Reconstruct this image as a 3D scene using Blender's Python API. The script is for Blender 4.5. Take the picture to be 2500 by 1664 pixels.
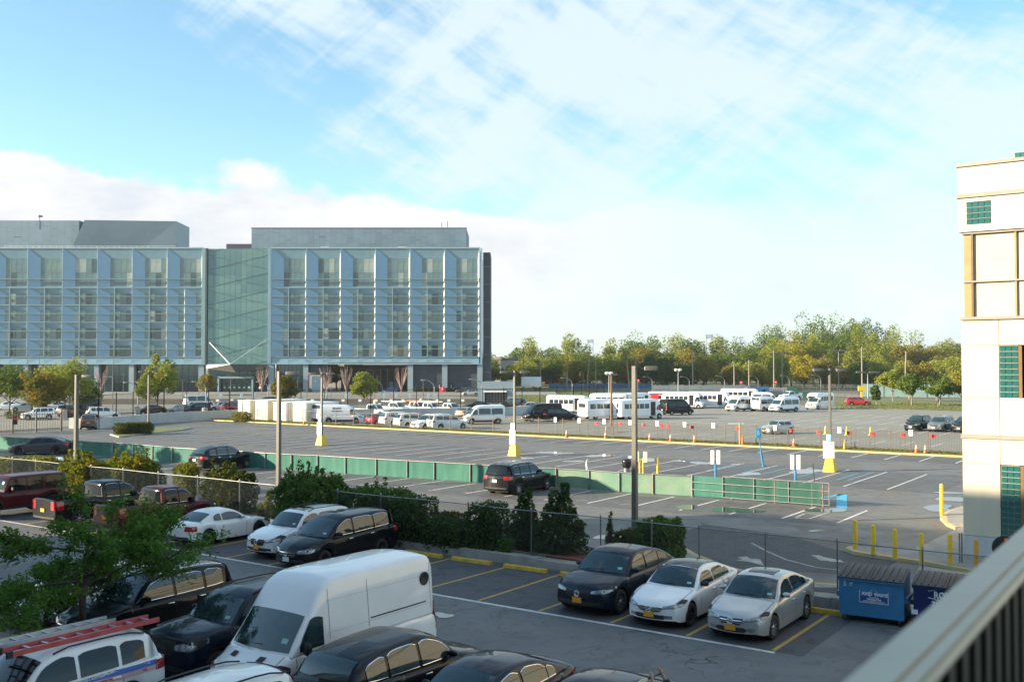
import bpy, bmesh, math, random
import numpy as np
from mathutils import Vector, Matrix

for o in list(bpy.data.objects):
    bpy.data.objects.remove(o)
S = bpy.context.scene
COL = S.collection
random.seed(7)
rng = np.random.default_rng(11)
R = math.radians
HAZE = 0.00013

# ------------------------------------------------------------------ camera
H = 7.4                      # eye height above the parking lots
FPX = 2430.0                 # focal length in photograph pixels (2500 wide)
PITCH = math.atan(61 / FPX)
cd = bpy.data.cameras.new('camera')
cam = bpy.data.objects.new('camera', cd)
COL.objects.link(cam)
cam.location = (0, 0, H)
cam.rotation_euler = (math.pi / 2 + PITCH, 0, 0)
cd.sensor_width = 36
cd.lens = FPX / 2500 * 36
cd.clip_start = 0.05
cd.clip_end = 9000
cd.dof.use_dof = True
cd.dof.focus_distance = 75
cd.dof.aperture_fstop = 2.8
S.camera = cam

# ------------------------------------------------------------------ light
SUN_D = Vector((0.98, 0.20, -0.285)).normalized()      # the way the sunlight travels
SUN_EL = math.asin(-SUN_D.z)
SUN_AZ = math.atan2(-SUN_D.x, -SUN_D.y)
sl = bpy.data.lights.new('sun', 'SUN')
sl.energy = 4.1
sl.angle = R(0.6)
sl.color = (1.0, 0.84, 0.60)
sun = bpy.data.objects.new('sun', sl)
COL.objects.link(sun)
sun.rotation_euler = SUN_D.to_track_quat('-Z', 'Y').to_euler()

wd = bpy.data.worlds.new('World')
S.world = wd
wd.use_nodes = True


def build_sky():
    nt = wd.node_tree
    N, Lk = nt.nodes, nt.links
    N.clear()
    out = N.new('ShaderNodeOutputWorld')
    bg = N.new('ShaderNodeBackground')
    bg.inputs[1].default_value = 0.12
    sky = N.new('ShaderNodeTexSky')
    sky.sky_type = 'NISHITA'
    sky.sun_disc = False
    sky.sun_elevation = SUN_EL
    sky.sun_rotation = SUN_AZ
    sky.altitude = 10
    sky.air_density = 1.0
    sky.dust_density = 0.35
    sky.ozone_density = 1.6
    tc = N.new('ShaderNodeTexCoord')

    def math_(op, a, b=None, c=None, clamp=False):
        n = N.new('ShaderNodeMath')
        n.operation = op
        n.use_clamp = clamp
        for i, v in enumerate((a, b, c)):
            if v is None:
                continue
            if isinstance(v, (int, float)):
                n.inputs[i].default_value = v
            else:
                Lk.new(v, n.inputs[i])
        return n.outputs[0]

    def smooth(v, lo, hi, a=0.0, b=1.0):
        n = N.new('ShaderNodeMapRange')
        n.interpolation_type = 'SMOOTHSTEP'
        Lk.new(v, n.inputs[0])
        for i, q in enumerate((lo, hi, a, b)):
            if isinstance(q, (int, float)):
                n.inputs[i + 1].default_value = q
            else:
                Lk.new(q, n.inputs[i + 1])
        return n.outputs[0]

    def noise(scale, detail, rough, sx, sy, sz, off=(0, 0, 0), rot=(0, 0, 0), dist=0.0):
        mp = N.new('ShaderNodeMapping')
        mp.vector_type = 'TEXTURE'
        mp.inputs['Scale'].default_value = (1 / sx, 1 / sy, 1 / sz)
        mp.inputs['Location'].default_value = off
        mp.inputs['Rotation'].default_value = rot
        Lk.new(tc.outputs['Generated'], mp.inputs[0])
        n = N.new('ShaderNodeTexNoise')
        n.inputs['Scale'].default_value = scale
        n.inputs['Detail'].default_value = detail
        n.inputs['Roughness'].default_value = rough
        n.inputs['Distortion'].default_value = dist
        Lk.new(mp.outputs[0], n.inputs['Vector'])
        return n.outputs['Fac']

    sep = N.new('ShaderNodeSeparateXYZ')
    Lk.new(tc.outputs['Generated'], sep.inputs[0])
    X, Y, Z = sep.outputs
    # high thin cloud: slanting streaks and ripples, thicker towards the east
    st = noise(2.0, 9, 0.60, 1.0, 1.0, 2.6, (3.1, 1.7, 0.4), (0, R(24), 0), 0.5)
    f1 = noise(3.2, 10, 0.66, 1.0, 1.0, 5.5, (0.3, 5.1, 2.2), (0, R(30), 0), 0.6)
    f2 = noise(3.6, 10, 0.66, 1.0, 1.0, 5.0, (2.3, 1.1, 0.2), (0, R(-40), 0), 0.6)
    st = math_('MULTIPLY_ADD', f1, 0.55, st)
    st = math_('MULTIPLY_ADD', f2, 0.45, st)
    st = math_('ADD', st, -0.325)
    cov = math_('MULTIPLY', X, 0.78)
    cov = math_('MULTIPLY_ADD', Z, 0.12, cov)
    cov = smooth(cov, -0.32, 0.24)
    lo = math_('MULTIPLY_ADD', cov, -0.21, 0.765)
    hi = math_('ADD', lo, 0.24)
    veil = smooth(st, lo, hi)
    veil = math_('MULTIPLY', veil, 0.86)
    hz = smooth(Z, 0.0, 0.17, 0.72, 0.0)
    veil = math_('MAXIMUM', veil, hz)
    # bank of heaped cloud low over the west
    cu = noise(5.2, 12, 0.62, 1.0, 1.0, 1.9, (1.15, 0.2, 0.35), (0, 0, 0), 0.0)
    top = noise(2.1, 4, 0.5, 1.0, 1.0, 0.6, (4.4, 0.0, 0.0))
    ht = smooth(X, -0.62, 0.10, 0.150, 0.120)
    ht = math_('MULTIPLY_ADD', top, 0.13, ht)
    ht = math_('ADD', ht, -0.018)
    dz = math_('SUBTRACT', ht, Z)
    cum = math_('MULTIPLY_ADD', dz, 7.5, cu)
    cum = smooth(cum, 0.50, 0.61)
    west = smooth(X, -0.02, 0.20, 1.0, 0.30)
    base = smooth(Z, 0.02, 0.085)
    cum = math_('MULTIPLY', cum, west)
    cum = math_('MULTIPLY', cum, base)
    # sky colour: nishita, a little bluer-green
    tint = N.new('ShaderNodeMix')
    tint.data_type = 'RGBA'
    tint.blend_type = 'MULTIPLY'
    tint.inputs[0].default_value = 1.0
    Lk.new(sky.outputs[0], tint.inputs[6])
    tint.inputs[7].default_value = (0.64, 0.79, 0.77, 1)
    m1 = N.new('ShaderNodeMix')
    m1.data_type = 'RGBA'
    Lk.new(veil, m1.inputs[0])
    Lk.new(tint.outputs[2], m1.inputs[6])
    m1.inputs[7].default_value = (2.28, 2.64, 2.82, 1)
    shade = noise(5.2, 6, 0.6, 1.0, 1.0, 2.4, (1.15, 0.2, 0.42))
    shade = smooth(shade, 0.30, 0.54)
    cc = N.new('ShaderNodeMix')
    cc.data_type = 'RGBA'
    Lk.new(shade, cc.inputs[0])
    cc.inputs[6].default_value = (1.92, 2.12, 2.40, 1)
    cc.inputs[7].default_value = (2.66, 2.68, 2.70, 1)
    m2 = N.new('ShaderNodeMix')
    m2.data_type = 'RGBA'
    Lk.new(cum, m2.inputs[0])
    Lk.new(m1.outputs[2], m2.inputs[6])
    Lk.new(cc.outputs[2], m2.inputs[7])
    Lk.new(m2.outputs[2], bg.inputs[0])
    Lk.new(bg.outputs[0], out.inputs[0])


build_sky()
S.view_settings.view_transform = 'Standard'
S.view_settings.look = 'None'
S.view_settings.gamma = 1
S.view_settings.use_curve_mapping = False
S.view_settings.exposure = 1.66
S.render.engine = 'CYCLES'
S.cycles.use_denoising = True
S.cycles.max_bounces = 6
S.cycles.diffuse_bounces = 3
S.cycles.glossy_bounces = 3
S.cycles.transmission_bounces = 4
S.cycles.transparent_max_bounces = 8
S.cycles.sample_clamp_indirect = 6
S.cycles.caustics_reflective = False
S.cycles.caustics_refractive = False

# ------------------------------------------------------------------ placing
LOT = R(55)                                  # the lots are turned 55 degrees
E1 = (math.cos(LOT), math.sin(LOT))          # away from the building
E2 = (math.sin(LOT), -math.cos(LOT))         # along the rows, towards the right-hand building
HU = LOT                                     # heading "away", as rotation about z
HD = LOT + math.pi


def G(u, v, z=0.0):
    """ground point seen at a place of the photograph"""
    a = 832 - v
    Yc = FPX * math.cos(PITCH) - a * math.sin(PITCH)
    Zc = FPX * math.sin(PITCH) + a * math.cos(PITCH)
    t = (z - H) / Zc
    return ((u - 1250) * t, Yc * t)


def AB(a, b):
    return (a * E1[0] + b * E2[0], a * E1[1] + b * E2[1])


def toAB(p):
    return (p[0] * E1[0] + p[1] * E1[1], p[0] * E2[0] + p[1] * E2[1])


def zat(v, y):
    """height of a thing seen in row v at distance y"""
    a = 832 - v
    Yc = FPX * math.cos(PITCH) - a * math.sin(PITCH)
    Zc = FPX * math.sin(PITCH) + a * math.cos(PITCH)
    return H + Zc * y / Yc


def xat(u, y):
    return (u - 1250) * y / FPX


# ------------------------------------------------------------------ objects
def link(name, data, parent=None, loc=(0, 0, 0), rz=0.0):
    o = bpy.data.objects.new(name, data)
    COL.objects.link(o)
    o.location = loc
    if rz:
        o.rotation_euler = (0, 0, rz)
    if parent is not None:
        o.parent = parent
    return o


def tag(o, label=None, cat=None, group=None, kind=None):
    if label:
        o['label'] = label
    if cat:
        o['category'] = cat
    if group:
        o['group'] = group
    if kind:
        o['kind'] = kind
    return o


def thing(name, label, cat, loc=(0, 0, 0), rz=0.0, group=None):
    o = link(name, None, None, loc, rz)
    o.empty_display_size = 0.3
    return tag(o, label, cat, group)


class MB:
    def __init__(s):
        s.v = []
        s.f = []
        s.m = []
        s.s = []

    def add(s, vs, fs, mi=0, sm=False):
        n = len(s.v)
        s.v += [tuple(p) for p in vs]
        s.f += [tuple(i + n for i in q) for q in fs]
        s.m += [mi] * len(fs)
        s.s += [sm] * len(fs)
        return s

    def box(s, cx, cy, cz, sx, sy, sz, mi=0, rz=0.0, tx=1.0, ty=1.0, ry=0.0):
        """box about a centre; tx/ty shrink the top"""
        c, q = math.cos(rz), math.sin(rz)
        cr, qr = math.cos(ry), math.sin(ry)
        vs = []
        for k, (fx, fy) in ((-1, (1, 1)), (1, (tx, ty))):
            for a, b in ((-1, -1), (1, -1), (1, 1), (-1, 1)):
                x, y, z = a * sx / 2 * fx, b * sy / 2 * fy, k * sz / 2
                if ry:
                    x, z = x * cr + z * qr, -x * qr + z * cr
                vs.append((cx + x * c - y * q, cy + x * q + y * c, cz + z))
        s.add(vs, [(0, 3, 2, 1), (4, 5, 6, 7), (0, 1, 5, 4), (1, 2, 6, 5), (2, 3, 7, 6), (3, 0, 4, 7)], mi)
        return s

    def rbox(s, cx, cy, cz, sx, sy, sz, r=0.05, mi=0, n=2):
        """box with rounded vertical and top edges"""
        def ring(z, ins):
            out = []
            for qx, qy, a0 in ((1, 1, 0), (-1, 1, 90), (-1, -1, 180), (1, -1, 270)):
                for k in range(n + 1):
                    a = R(a0 + 90 * k / n)
                    rr = max(r - ins * 0.3, 0.004)
                    out.append((cx + qx * (sx / 2 - r) + rr * math.cos(a), cy + qy * (sy / 2 - r) + rr * math.sin(a), z))
            return out
        rows = [ring(cz - sz / 2, 0), ring(cz + sz / 2 - r, 0), ring(cz + sz / 2 - r * .3, r * .9), ring(cz + sz / 2, r * 2.6)]
        k = len(rows[0])
        vs = [p for q in rows for p in q]
        fs = []
        for i in range(len(rows) - 1):
            for j in range(k):
                fs.append((i * k + j, i * k + (j + 1) % k, (i + 1) * k + (j + 1) % k, (i + 1) * k + j))
        s.add(vs, fs, mi, True)
        s.add(rows[-1], [tuple(range(k))], mi)
        s.add(rows[0], [tuple(reversed(range(k)))], mi)
        return s

    def tube(s, pts, rad, n=8, mi=0, caps=True, sm=True):
        pts = [Vector(p) for p in pts]
        if isinstance(rad, (int, float)):
            rad = [rad] * len(pts)
        vs, fs = [], []
        up = Vector((0, 0, 1))
        for i, p in enumerate(pts):
            d = (pts[min(i + 1, len(pts) - 1)] - pts[max(i - 1, 0)]).normalized()
            a = d.cross(up)
            if a.length < 1e-3:
                a = Vector((1, 0, 0))
            a.normalize()
            b = a.cross(d).normalized()
            for k in range(n):
                t = 2 * math.pi * k / n
                vs.append(p + (a * math.cos(t) + b * math.sin(t)) * rad[i])
        for i in range(len(pts) - 1):
            for k in range(n):
                fs.append((i * n + k, i * n + (k + 1) % n, (i + 1) * n + (k + 1) % n, (i + 1) * n + k))
        s.add(vs, fs, mi, sm)
        if caps:
            s.add(vs[:n], [tuple(reversed(range(n)))], mi)
            s.add(vs[-n:], [tuple(range(n))], mi)
        return s

    def lathe(s, prof, n=24, axis='z', c=(0, 0, 0), mi=0, sm=True):
        vs, fs = [], []
        for r_, h in prof:
            for k in range(n):
                t = 2 * math.pi * k / n
                x, y = r_ * math.cos(t), r_ * math.sin(t)
                if axis == 'z':
                    vs.append((c[0] + x, c[1] + y, c[2] + h))
                elif axis == 'y':
                    vs.append((c[0] + x, c[1] + h, c[2] - y))
                else:
                    vs.append((c[0] + h, c[1] + x, c[2] + y))
        for i in range(len(prof) - 1):
            for k in range(n):
                fs.append((i * n + k, i * n + (k + 1) % n, (i + 1) * n + (k + 1) % n, (i + 1) * n + k))
        s.add(vs, fs, mi, sm)
        return s

    def grid(s, rows, mi=0, sm=True, flip=False):
        k = len(rows[0])
        vs = [p for q in rows for p in q]
        fs = []
        for i in range(len(rows) - 1):
            for j in range(k - 1):
                q = (i * k + j, i * k + j + 1, (i + 1) * k + j + 1, (i + 1) * k + j)
                fs.append(q[::-1] if flip else q)
        s.add(vs, fs, mi, sm)
        return s

    def prism(s, poly, z0, z1, mi=0):
        n = len(poly)
        vs = [(x, y, z0) for x, y in poly] + [(x, y, z1) for x, y in poly]
        fs = [tuple(range(n, 2 * n)), tuple(reversed(range(n)))]
        fs += [(i, (i + 1) % n, n + (i + 1) % n, n + i) for i in range(n)]
        s.add(vs, fs, mi)
        return s

    def mesh(s, name, mats):
        me = bpy.data.meshes.new(name)
        me.from_pydata(s.v, [], s.f)
        for m in (mats if isinstance(mats, (list, tuple)) else [mats]):
            me.materials.append(m)
        me.polygons.foreach_set('material_index', s.m)
        me.polygons.foreach_set('use_smooth', s.s)
        me.update()
        return me

    def build(s, name, mats, parent=None, loc=(0, 0, 0), rz=0.0):
        return link(name, s.mesh(name, mats), parent, loc, rz)


def quads_mesh(name, verts, nper, mats, mi=None):
    """fast mesh from a numpy array of separate faces with nper corners each"""
    verts = np.asarray(verts, dtype=np.float32).reshape(-1, 3)
    n = len(verts)
    nf = n // nper
    me = bpy.data.meshes.new(name)
    me.vertices.add(n)
    me.vertices.foreach_set('co', verts.ravel())
    me.loops.add(n)
    me.loops.foreach_set('vertex_index', np.arange(n, dtype=np.int32))
    me.polygons.add(nf)
    me.polygons.foreach_set('loop_start', np.arange(0, n, nper, dtype=np.int32))
    for m in (mats if isinstance(mats, (list, tuple)) else [mats]):
        me.materials.append(m)
    if mi is not None:
        me.polygons.foreach_set('material_index', np.asarray(mi, dtype=np.int32))
    me.update(calc_edges=True)
    me.validate()
    return me


# ------------------------------------------------------------------ materials
MATS = {}


def mat(name, col, rough=0.6, metal=0.0, var=0.12, scale=3.0, bump=0.0, coat=0.0, spec=0.5, emit=None, bscale=None, ior=None, col2=None, coords='Object', detail=4, stretch=None):
    """principled material whose colour wanders a little with a noise"""
    if name in MATS:
        return MATS[name]
    m = bpy.data.materials.new(name)
    m.use_nodes = True
    nt = m.node_tree
    N, Lk = nt.nodes, nt.links
    b = N['Principled BSDF']
    b.inputs['Roughness'].default_value = rough
    b.inputs['Metallic'].default_value = metal
    b.inputs['Specular IOR Level'].default_value = spec
    b.inputs['Coat Weight'].default_value = coat
    b.inputs['Coat Roughness'].default_value = 0.04
    if ior:
        b.inputs['IOR'].default_value = ior
    tc = N.new('ShaderNodeTexCoord')
    n = N.new('ShaderNodeTexNoise')
    n.inputs['Scale'].default_value = scale
    n.inputs['Detail'].default_value = detail
    n.inputs['Roughness'].default_value = 0.6
    if stretch:
        mp = N.new('ShaderNodeMapping')
        mp.inputs['Scale'].default_value = stretch
        Lk.new(tc.outputs[coords], mp.inputs[0])
        Lk.new(mp.outputs[0], n.inputs['Vector'])
    else:
        Lk.new(tc.outputs[coords], n.inputs['Vector'])
    mx = N.new('ShaderNodeMix')
    mx.data_type = 'RGBA'
    rm = N.new('ShaderNodeMapRange')
    rm.inputs[1].default_value = 0.3
    rm.inputs[2].default_value = 0.7
    Lk.new(n.outputs['Fac'], rm.inputs[0])
    Lk.new(rm.outputs[0], mx.inputs[0])
    if col2 is None:
        mx.inputs[6].default_value = tuple(max(0, c * (1 - var)) for c in col) + (1,)
        mx.inputs[7].default_value = tuple(min(1, c * (1 + var)) for c in col) + (1,)
    else:
        mx.inputs[6].default_value = tuple(col) + (1,)
        mx.inputs[7].default_value = tuple(col2) + (1,)
    Lk.new(mx.outputs[2], b.inputs['Base Color'])
    if bump:
        n2 = N.new('ShaderNodeTexNoise')
        n2.inputs['Scale'].default_value = bscale or scale * 6
        n2.inputs['Detail'].default_value = 3
        Lk.new(tc.outputs[coords], n2.inputs['Vector'])
        bp = N.new('ShaderNodeBump')
        bp.inputs['Strength'].default_value = bump
        bp.inputs['Distance'].default_value = 0.02
        Lk.new(n2.outputs['Fac'], bp.inputs['Height'])
        Lk.new(bp.outputs[0], b.inputs['Normal'])
    if emit:
        b.inputs['Emission Color'].default_value = tuple(emit[:3]) + (1,)
        b.inputs['Emission Strength'].default_value = emit[3]
    MATS[name] = m
    return m


def paint(name, col, metal=0.0, rough=0.4):
    dark = max(col) < 0.1
    return mat('paint_' + name, col, rough, 0.0 if dark else metal, var=0.05, scale=1.3, coat=0.55 if dark else 1.0, spec=0.08 if dark else 0.5)


def foliage(name, c1, c2, c3, trans=0.35):
    """leaf material: each leaf takes its own tone, larger patches drift in hue"""
    if name in MATS:
        return MATS[name]
    m = bpy.data.materials.new(name)
    m.use_nodes = True
    nt = m.node_tree
    N, Lk = nt.nodes, nt.links
    N.remove(N['Principled BSDF'])
    out = N['Material Output']
    geo = N.new('ShaderNodeNewGeometry')
    ramp = N.new('ShaderNodeValToRGB')
    ramp.color_ramp.elements[0].color = tuple(c1) + (1,)
    ramp.color_ramp.elements[1].color = tuple(c2) + (1,)
    Lk.new(geo.outputs['Random Per Island'], ramp.inputs[0])
    tc = N.new('ShaderNodeTexCoord')
    n = N.new('ShaderNodeTexNoise')
    n.inputs['Scale'].default_value = 0.55
    n.inputs['Detail'].default_value = 3
    Lk.new(tc.outputs['Object'], n.inputs['Vector'])
    mr = N.new('ShaderNodeMapRange')
    mr.inputs[1].default_value = 0.45
    mr.inputs[2].default_value = 0.72
    Lk.new(n.outputs['Fac'], mr.inputs[0])
    mx = N.new('ShaderNodeMix')
    mx.data_type = 'RGBA'
    Lk.new(mr.outputs[0], mx.inputs[0])
    Lk.new(ramp.outputs[0], mx.inputs[6])
    mx.inputs[7].default_value = tuple(c3) + (1,)
    d = N.new('ShaderNodeBsdfDiffuse')
    t = N.new('ShaderNodeBsdfTranslucent')
    Lk.new(mx.outputs[2], d.inputs[0])
    Lk.new(mx.outputs[2], t.inputs[0])
    ms = N.new('ShaderNodeMixShader')
    ms.inputs[0].default_value = trans
    Lk.new(d.outputs[0], ms.inputs[1])
    Lk.new(t.outputs[0], ms.inputs[2])
    Lk.new(ms.outputs[0], out.inputs[0])
    MATS[name] = m
    return m


def text_mesh(s, size, align='CENTER', depth=0.004, bold=0.0, spacing=1.0):
    """raised lettering as mesh data, in its own x (along) / y (up) plane"""
    cu = bpy.data.curves.new('lettering', 'FONT')
    cu.body = s
    cu.size = size
    cu.align_x = align
    cu.align_y = 'CENTER'
    cu.extrude = depth
    cu.offset = bold
    cu.space_character = spacing
    cu.resolution_u = 2
    o = bpy.data.objects.new('lettering', cu)
    COL.objects.link(o)
    me = bpy.data.meshes.new_from_object(o.evaluated_get(bpy.context.evaluated_depsgraph_get()))
    bpy.data.objects.remove(o)
    bpy.data.curves.remove(cu)
    return me


def letters(s, size, m, parent, origin, along, up, sx=1.0, depth=0.003, bold=0.0, name='lettering', align='CENTER'):
    """lettering laid on a surface of its parent: origin and the two directions are in the parent's own axes"""
    me = text_mesh(s, size, align, depth, bold)
    me.materials.clear()
    me.materials.append(m)
    o = link(name, me, parent)
    a, b = Vector(along).normalized(), Vector(up).normalized()
    c = a.cross(b)
    M = Matrix((a * sx, b, c)).transposed().to_4x4()
    M.translation = Vector(origin)
    o.matrix_local = M
    return o
# ------------------------------------------------------------------ vehicles
GLASS = mat('car_glass', (0.010, 0.028, 0.032), 0.03, 0.0, var=0.3, scale=1.5, spec=0.6, ior=1.65, col2=(.03, .06, .065))
GLASS_T = mat('car_glass_tinted', (0.008, 0.010, 0.012), 0.04, 0.0, var=0.3, scale=1.5, spec=0.5, ior=1.45)
TYRE = mat('tyre_rubber', (0.018, 0.018, 0.019), 0.85, var=0.2, scale=6)
ALLOY = mat('alloy_rim', (0.55, 0.56, 0.58), 0.28, 0.85, var=0.06)
BLACKRIM = mat('black_rim', (0.03, 0.03, 0.032), 0.3, 0.6, var=0.1)
PLASTIC = mat('black_plastic', (0.02, 0.02, 0.022), 0.6, var=0.2)
UNDER = mat('underbody', (0.01, 0.01, 0.01), 0.9)
CHROME = mat('chrome', (0.75, 0.76, 0.78), 0.12, 1.0, var=0.03)
HEADL = mat('headlight_lens', (0.035, 0.04, 0.05), 0.08, 0.3, scale=6, coat=1.0, col2=(.44, .48, .52))
TAILL = mat('taillight_lens', (0.34, 0.008, 0.012), 0.15, 0.0, var=0.25, scale=8, coat=1.0)
AMBER = mat('amber_lens', (0.7, 0.16, 0.02), 0.2, coat=1.0)
PLATE_O = mat('plate_gold', (0.72, 0.33, 0.03), 0.5, var=0.15, scale=20)
PLATE_W = mat('plate_white', (0.72, 0.74, 0.76), 0.5, var=0.15, scale=20)
SEAM = mat('panel_gap', (0.012, 0.012, 0.013), 0.8)
STICKER = mat('window_sticker', (0.30, 0.55, 0.50), 0.5, var=0.2, scale=20)


def pch(pts):
    """monotone cubic through points sorted by x"""
    xs = [p[0] for p in pts]
    ys = [p[1] for p in pts]
    n = len(xs)
    d = [(ys[i + 1] - ys[i]) / (xs[i + 1] - xs[i]) for i in range(n - 1)]
    m = [d[0]] + [0 if d[i - 1] * d[i] <= 0 else 2 * d[i - 1] * d[i] / (d[i - 1] + d[i]) for i in range(1, n - 1)] + [d[-1]]

    def f(x):
        if x <= xs[0]:
            return ys[0]
        if x >= xs[-1]:
            return ys[-1]
        i = 0
        while x > xs[i + 1]:
            i += 1
        h = xs[i + 1] - xs[i]
        t = (x - xs[i]) / h
        return ys[i] * (1 + 2 * t) * (1 - t) ** 2 + m[i] * h * t * (1 - t) ** 2 + ys[i + 1] * t * t * (3 - 2 * t) + m[i + 1] * h * t * t * (t - 1)
    return f


PLAN = [(0, .80), (.02, .87), (.06, .935), (.14, .985), (.28, 1), (.8, 1), (.92, .97), (.98, .92), (1, .87)]
PLANBOX = [(0, .90), (.02, .95), (.06, .98), (.14, 1), (.28, 1), (.8, 1), (.95, .99), (.99, .96), (1, .93)]
SPECS = {
    'sedan': dict(L=4.66, W=1.80, H=1.48, wb=2.70, fo=.92, r=.335, th=.66, plan=PLAN, kf=.30, kr=.16,
                  top=[(0, .60), (.012, .68), (.04, .745), (.14, .83), (.285, .95), (.5, .97), (.78, 1.02), (.93, 1.06), (.985, 1.0), (1, .84)],
                  roof=[(.25, .93), (.43, 1.40), (.54, 1.475), (.68, 1.43), (.78, 1.30), (.91, 1.06)], wtop=.42, rbot=.895, rtop=.76,
                  win=[(.335, .545), (.565, .735), (.742, .80)], doors=[.325, .555, .74]),
    'suv': dict(L=4.65, W=1.86, H=1.70, wb=2.68, fo=.92, r=.355, th=.70, plan=PLAN, kf=.26, kr=.14, lift=.04,
                top=[(0, .70), (.012, .80), (.04, .88), (.14, .99), (.275, 1.08), (.5, 1.09), (.8, 1.13), (.93, 1.16), (.985, 1.14), (1, .95)],
                roof=[(.235, 1.05), (.40, 1.60), (.50, 1.69), (.72, 1.69), (.90, 1.63), (.935, 1.58), (.985, 1.14)], wtop=.385, rbot=.978, rtop=.93,
                win=[(.31, .53), (.55, .735), (.755, .885)], doors=[.30, .54, .745], clad=1, rails=1),
    'minivan': dict(L=5.17, W=1.99, H=1.76, wb=3.06, fo=.98, r=.345, th=.72, plan=PLAN, kf=.34, kr=.12,
                    top=[(0, .62), (.012, .74), (.04, .84), (.12, .96), (.23, 1.06), (.5, 1.10), (.8, 1.16), (.94, 1.18), (.985, 1.14), (1, .95)],
                    roof=[(.19, 1.03), (.385, 1.63), (.48, 1.74), (.75, 1.75), (.91, 1.69), (.94, 1.64), (.99, 1.14)], wtop=.37, rbot=.984, rtop=.938,
                    win=[(.29, .475), (.495, .70), (.715, .885)], doors=[.285, .485, .71]),
    'van': dict(L=5.9, W=2.06, H=2.72, wb=3.75, fo=1.0, r=.36, th=.84, plan=PLANBOX, kf=.30, kr=.05, lift=.08,
                top=[(0, .72), (.008, .84), (.03, .95), (.08, 1.06), (.135, 1.20), (.3, 1.22), (.9, 1.22), (.985, 1.22), (1, 1.0)],
                roof=[(.115, 1.18), (.235, 1.98), (.262, 2.20), (.305, 2.50), (.37, 2.68), (.5, 2.72), (.9, 2.71), (.965, 2.66), (.985, 2.5), (.998, 1.22)], wtop=.232, rbot=.985, rtop=.985,
                win=[(.165, .305)], doors=[.16, .315, .56], norear=1, clad=0),
    'vanmid': dict(L=5.6, W=2.06, H=2.40, wb=3.5, fo=1.0, r=.36, th=.84, plan=PLANBOX, kf=.30, kr=.05, lift=.08,
                   top=[(0, .72), (.008, .84), (.03, .95), (.08, 1.06), (.14, 1.20), (.3, 1.22), (.9, 1.22), (.985, 1.22), (1, 1.0)],
                   roof=[(.12, 1.18), (.25, 1.95), (.30, 2.18), (.38, 2.36), (.5, 2.40), (.9, 2.39), (.965, 2.33), (.985, 2.2), (.998, 1.22)], wtop=.245, rbot=.992, rtop=.98,
                   win=[(.175, .32), (.345, .63), (.65, .94)], doors=[.17, .33, .64], clad=1, wcap=2.0),
    'pickup': dict(L=5.75, W=2.0, H=1.93, wb=3.60, fo=.95, r=.40, th=.72, plan=PLANBOX, kf=.22, kr=.05, lift=.12,
                   top=[(0, .86), (.01, 1.0), (.04, 1.10), (.12, 1.15), (.235, 1.20), (.5, 1.22), (.61, 1.24), (.63, 1.32), (.985, 1.33), (1, 1.30)],
                   roof=[(.21, 1.18), (.33, 1.80), (.40, 1.91), (.52, 1.92), (.575, 1.86), (.60, 1.25)], wtop=.325, rbot=.598, rtop=.57,
                   win=[(.265, .415), (.43, .555)], doors=[.255, .42, .57], clad=0, bed=(.635, .985)),
    'hummer': dict(L=4.85, W=2.06, H=1.98, wb=3.11, fo=.75, r=.45, th=.84, plan=PLANBOX, kf=.05, kr=.03, lift=.22,
                   top=[(0, .98), (.008, 1.12), (.03, 1.20), (.12, 1.23), (.27, 1.26), (.5, 1.27), (.9, 1.27), (.985, 1.25), (1, 1.1)],
                   roof=[(.265, 1.24), (.335, 1.86), (.37, 1.96), (.6, 1.98), (.93, 1.96), (.965, 1.90), (.99, 1.25)], wtop=.335, rbot=.988, rtop=.96,
                   win=[(.325, .50), (.525, .70), (.725, .93)], doors=[.315, .51, .71], clad=1),
    'coupe': dict(L=4.6, W=1.80, H=1.36, wb=2.70, fo=.90, r=.335, th=.64, plan=PLAN, kf=.30, kr=.20,
                  top=[(0, .56), (.012, .64), (.04, .70), (.14, .79), (.32, .90), (.5, .92), (.78, .95), (.93, .96), (.985, .92), (1, .76)],
                  roof=[(.29, .88), (.46, 1.29), (.55, 1.355), (.65, 1.33), (.75, 1.20), (.88, .96)], wtop=.45, rbot=.865, rtop=.73,
                  win=[(.37, .62), (.635, .72)], doors=[.36, .63]),
    'mini': dict(L=3.75, W=1.68, H=1.42, wb=2.47, fo=.70, r=.31, th=.74, plan=PLAN, kf=.28, kr=.14,
                 top=[(0, .60), (.012, .68), (.04, .77), (.14, .86), (.30, .94), (.5, .95), (.8, .97), (.94, .98), (.985, .94), (1, .78)],
                 roof=[(.275, .92), (.41, 1.36), (.50, 1.415), (.75, 1.40), (.90, 1.34), (.98, .96)], wtop=.405, rbot=.97, rtop=.905,
                 win=[(.35, .60), (.62, .87)], doors=[.34, .61]),
}


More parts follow.
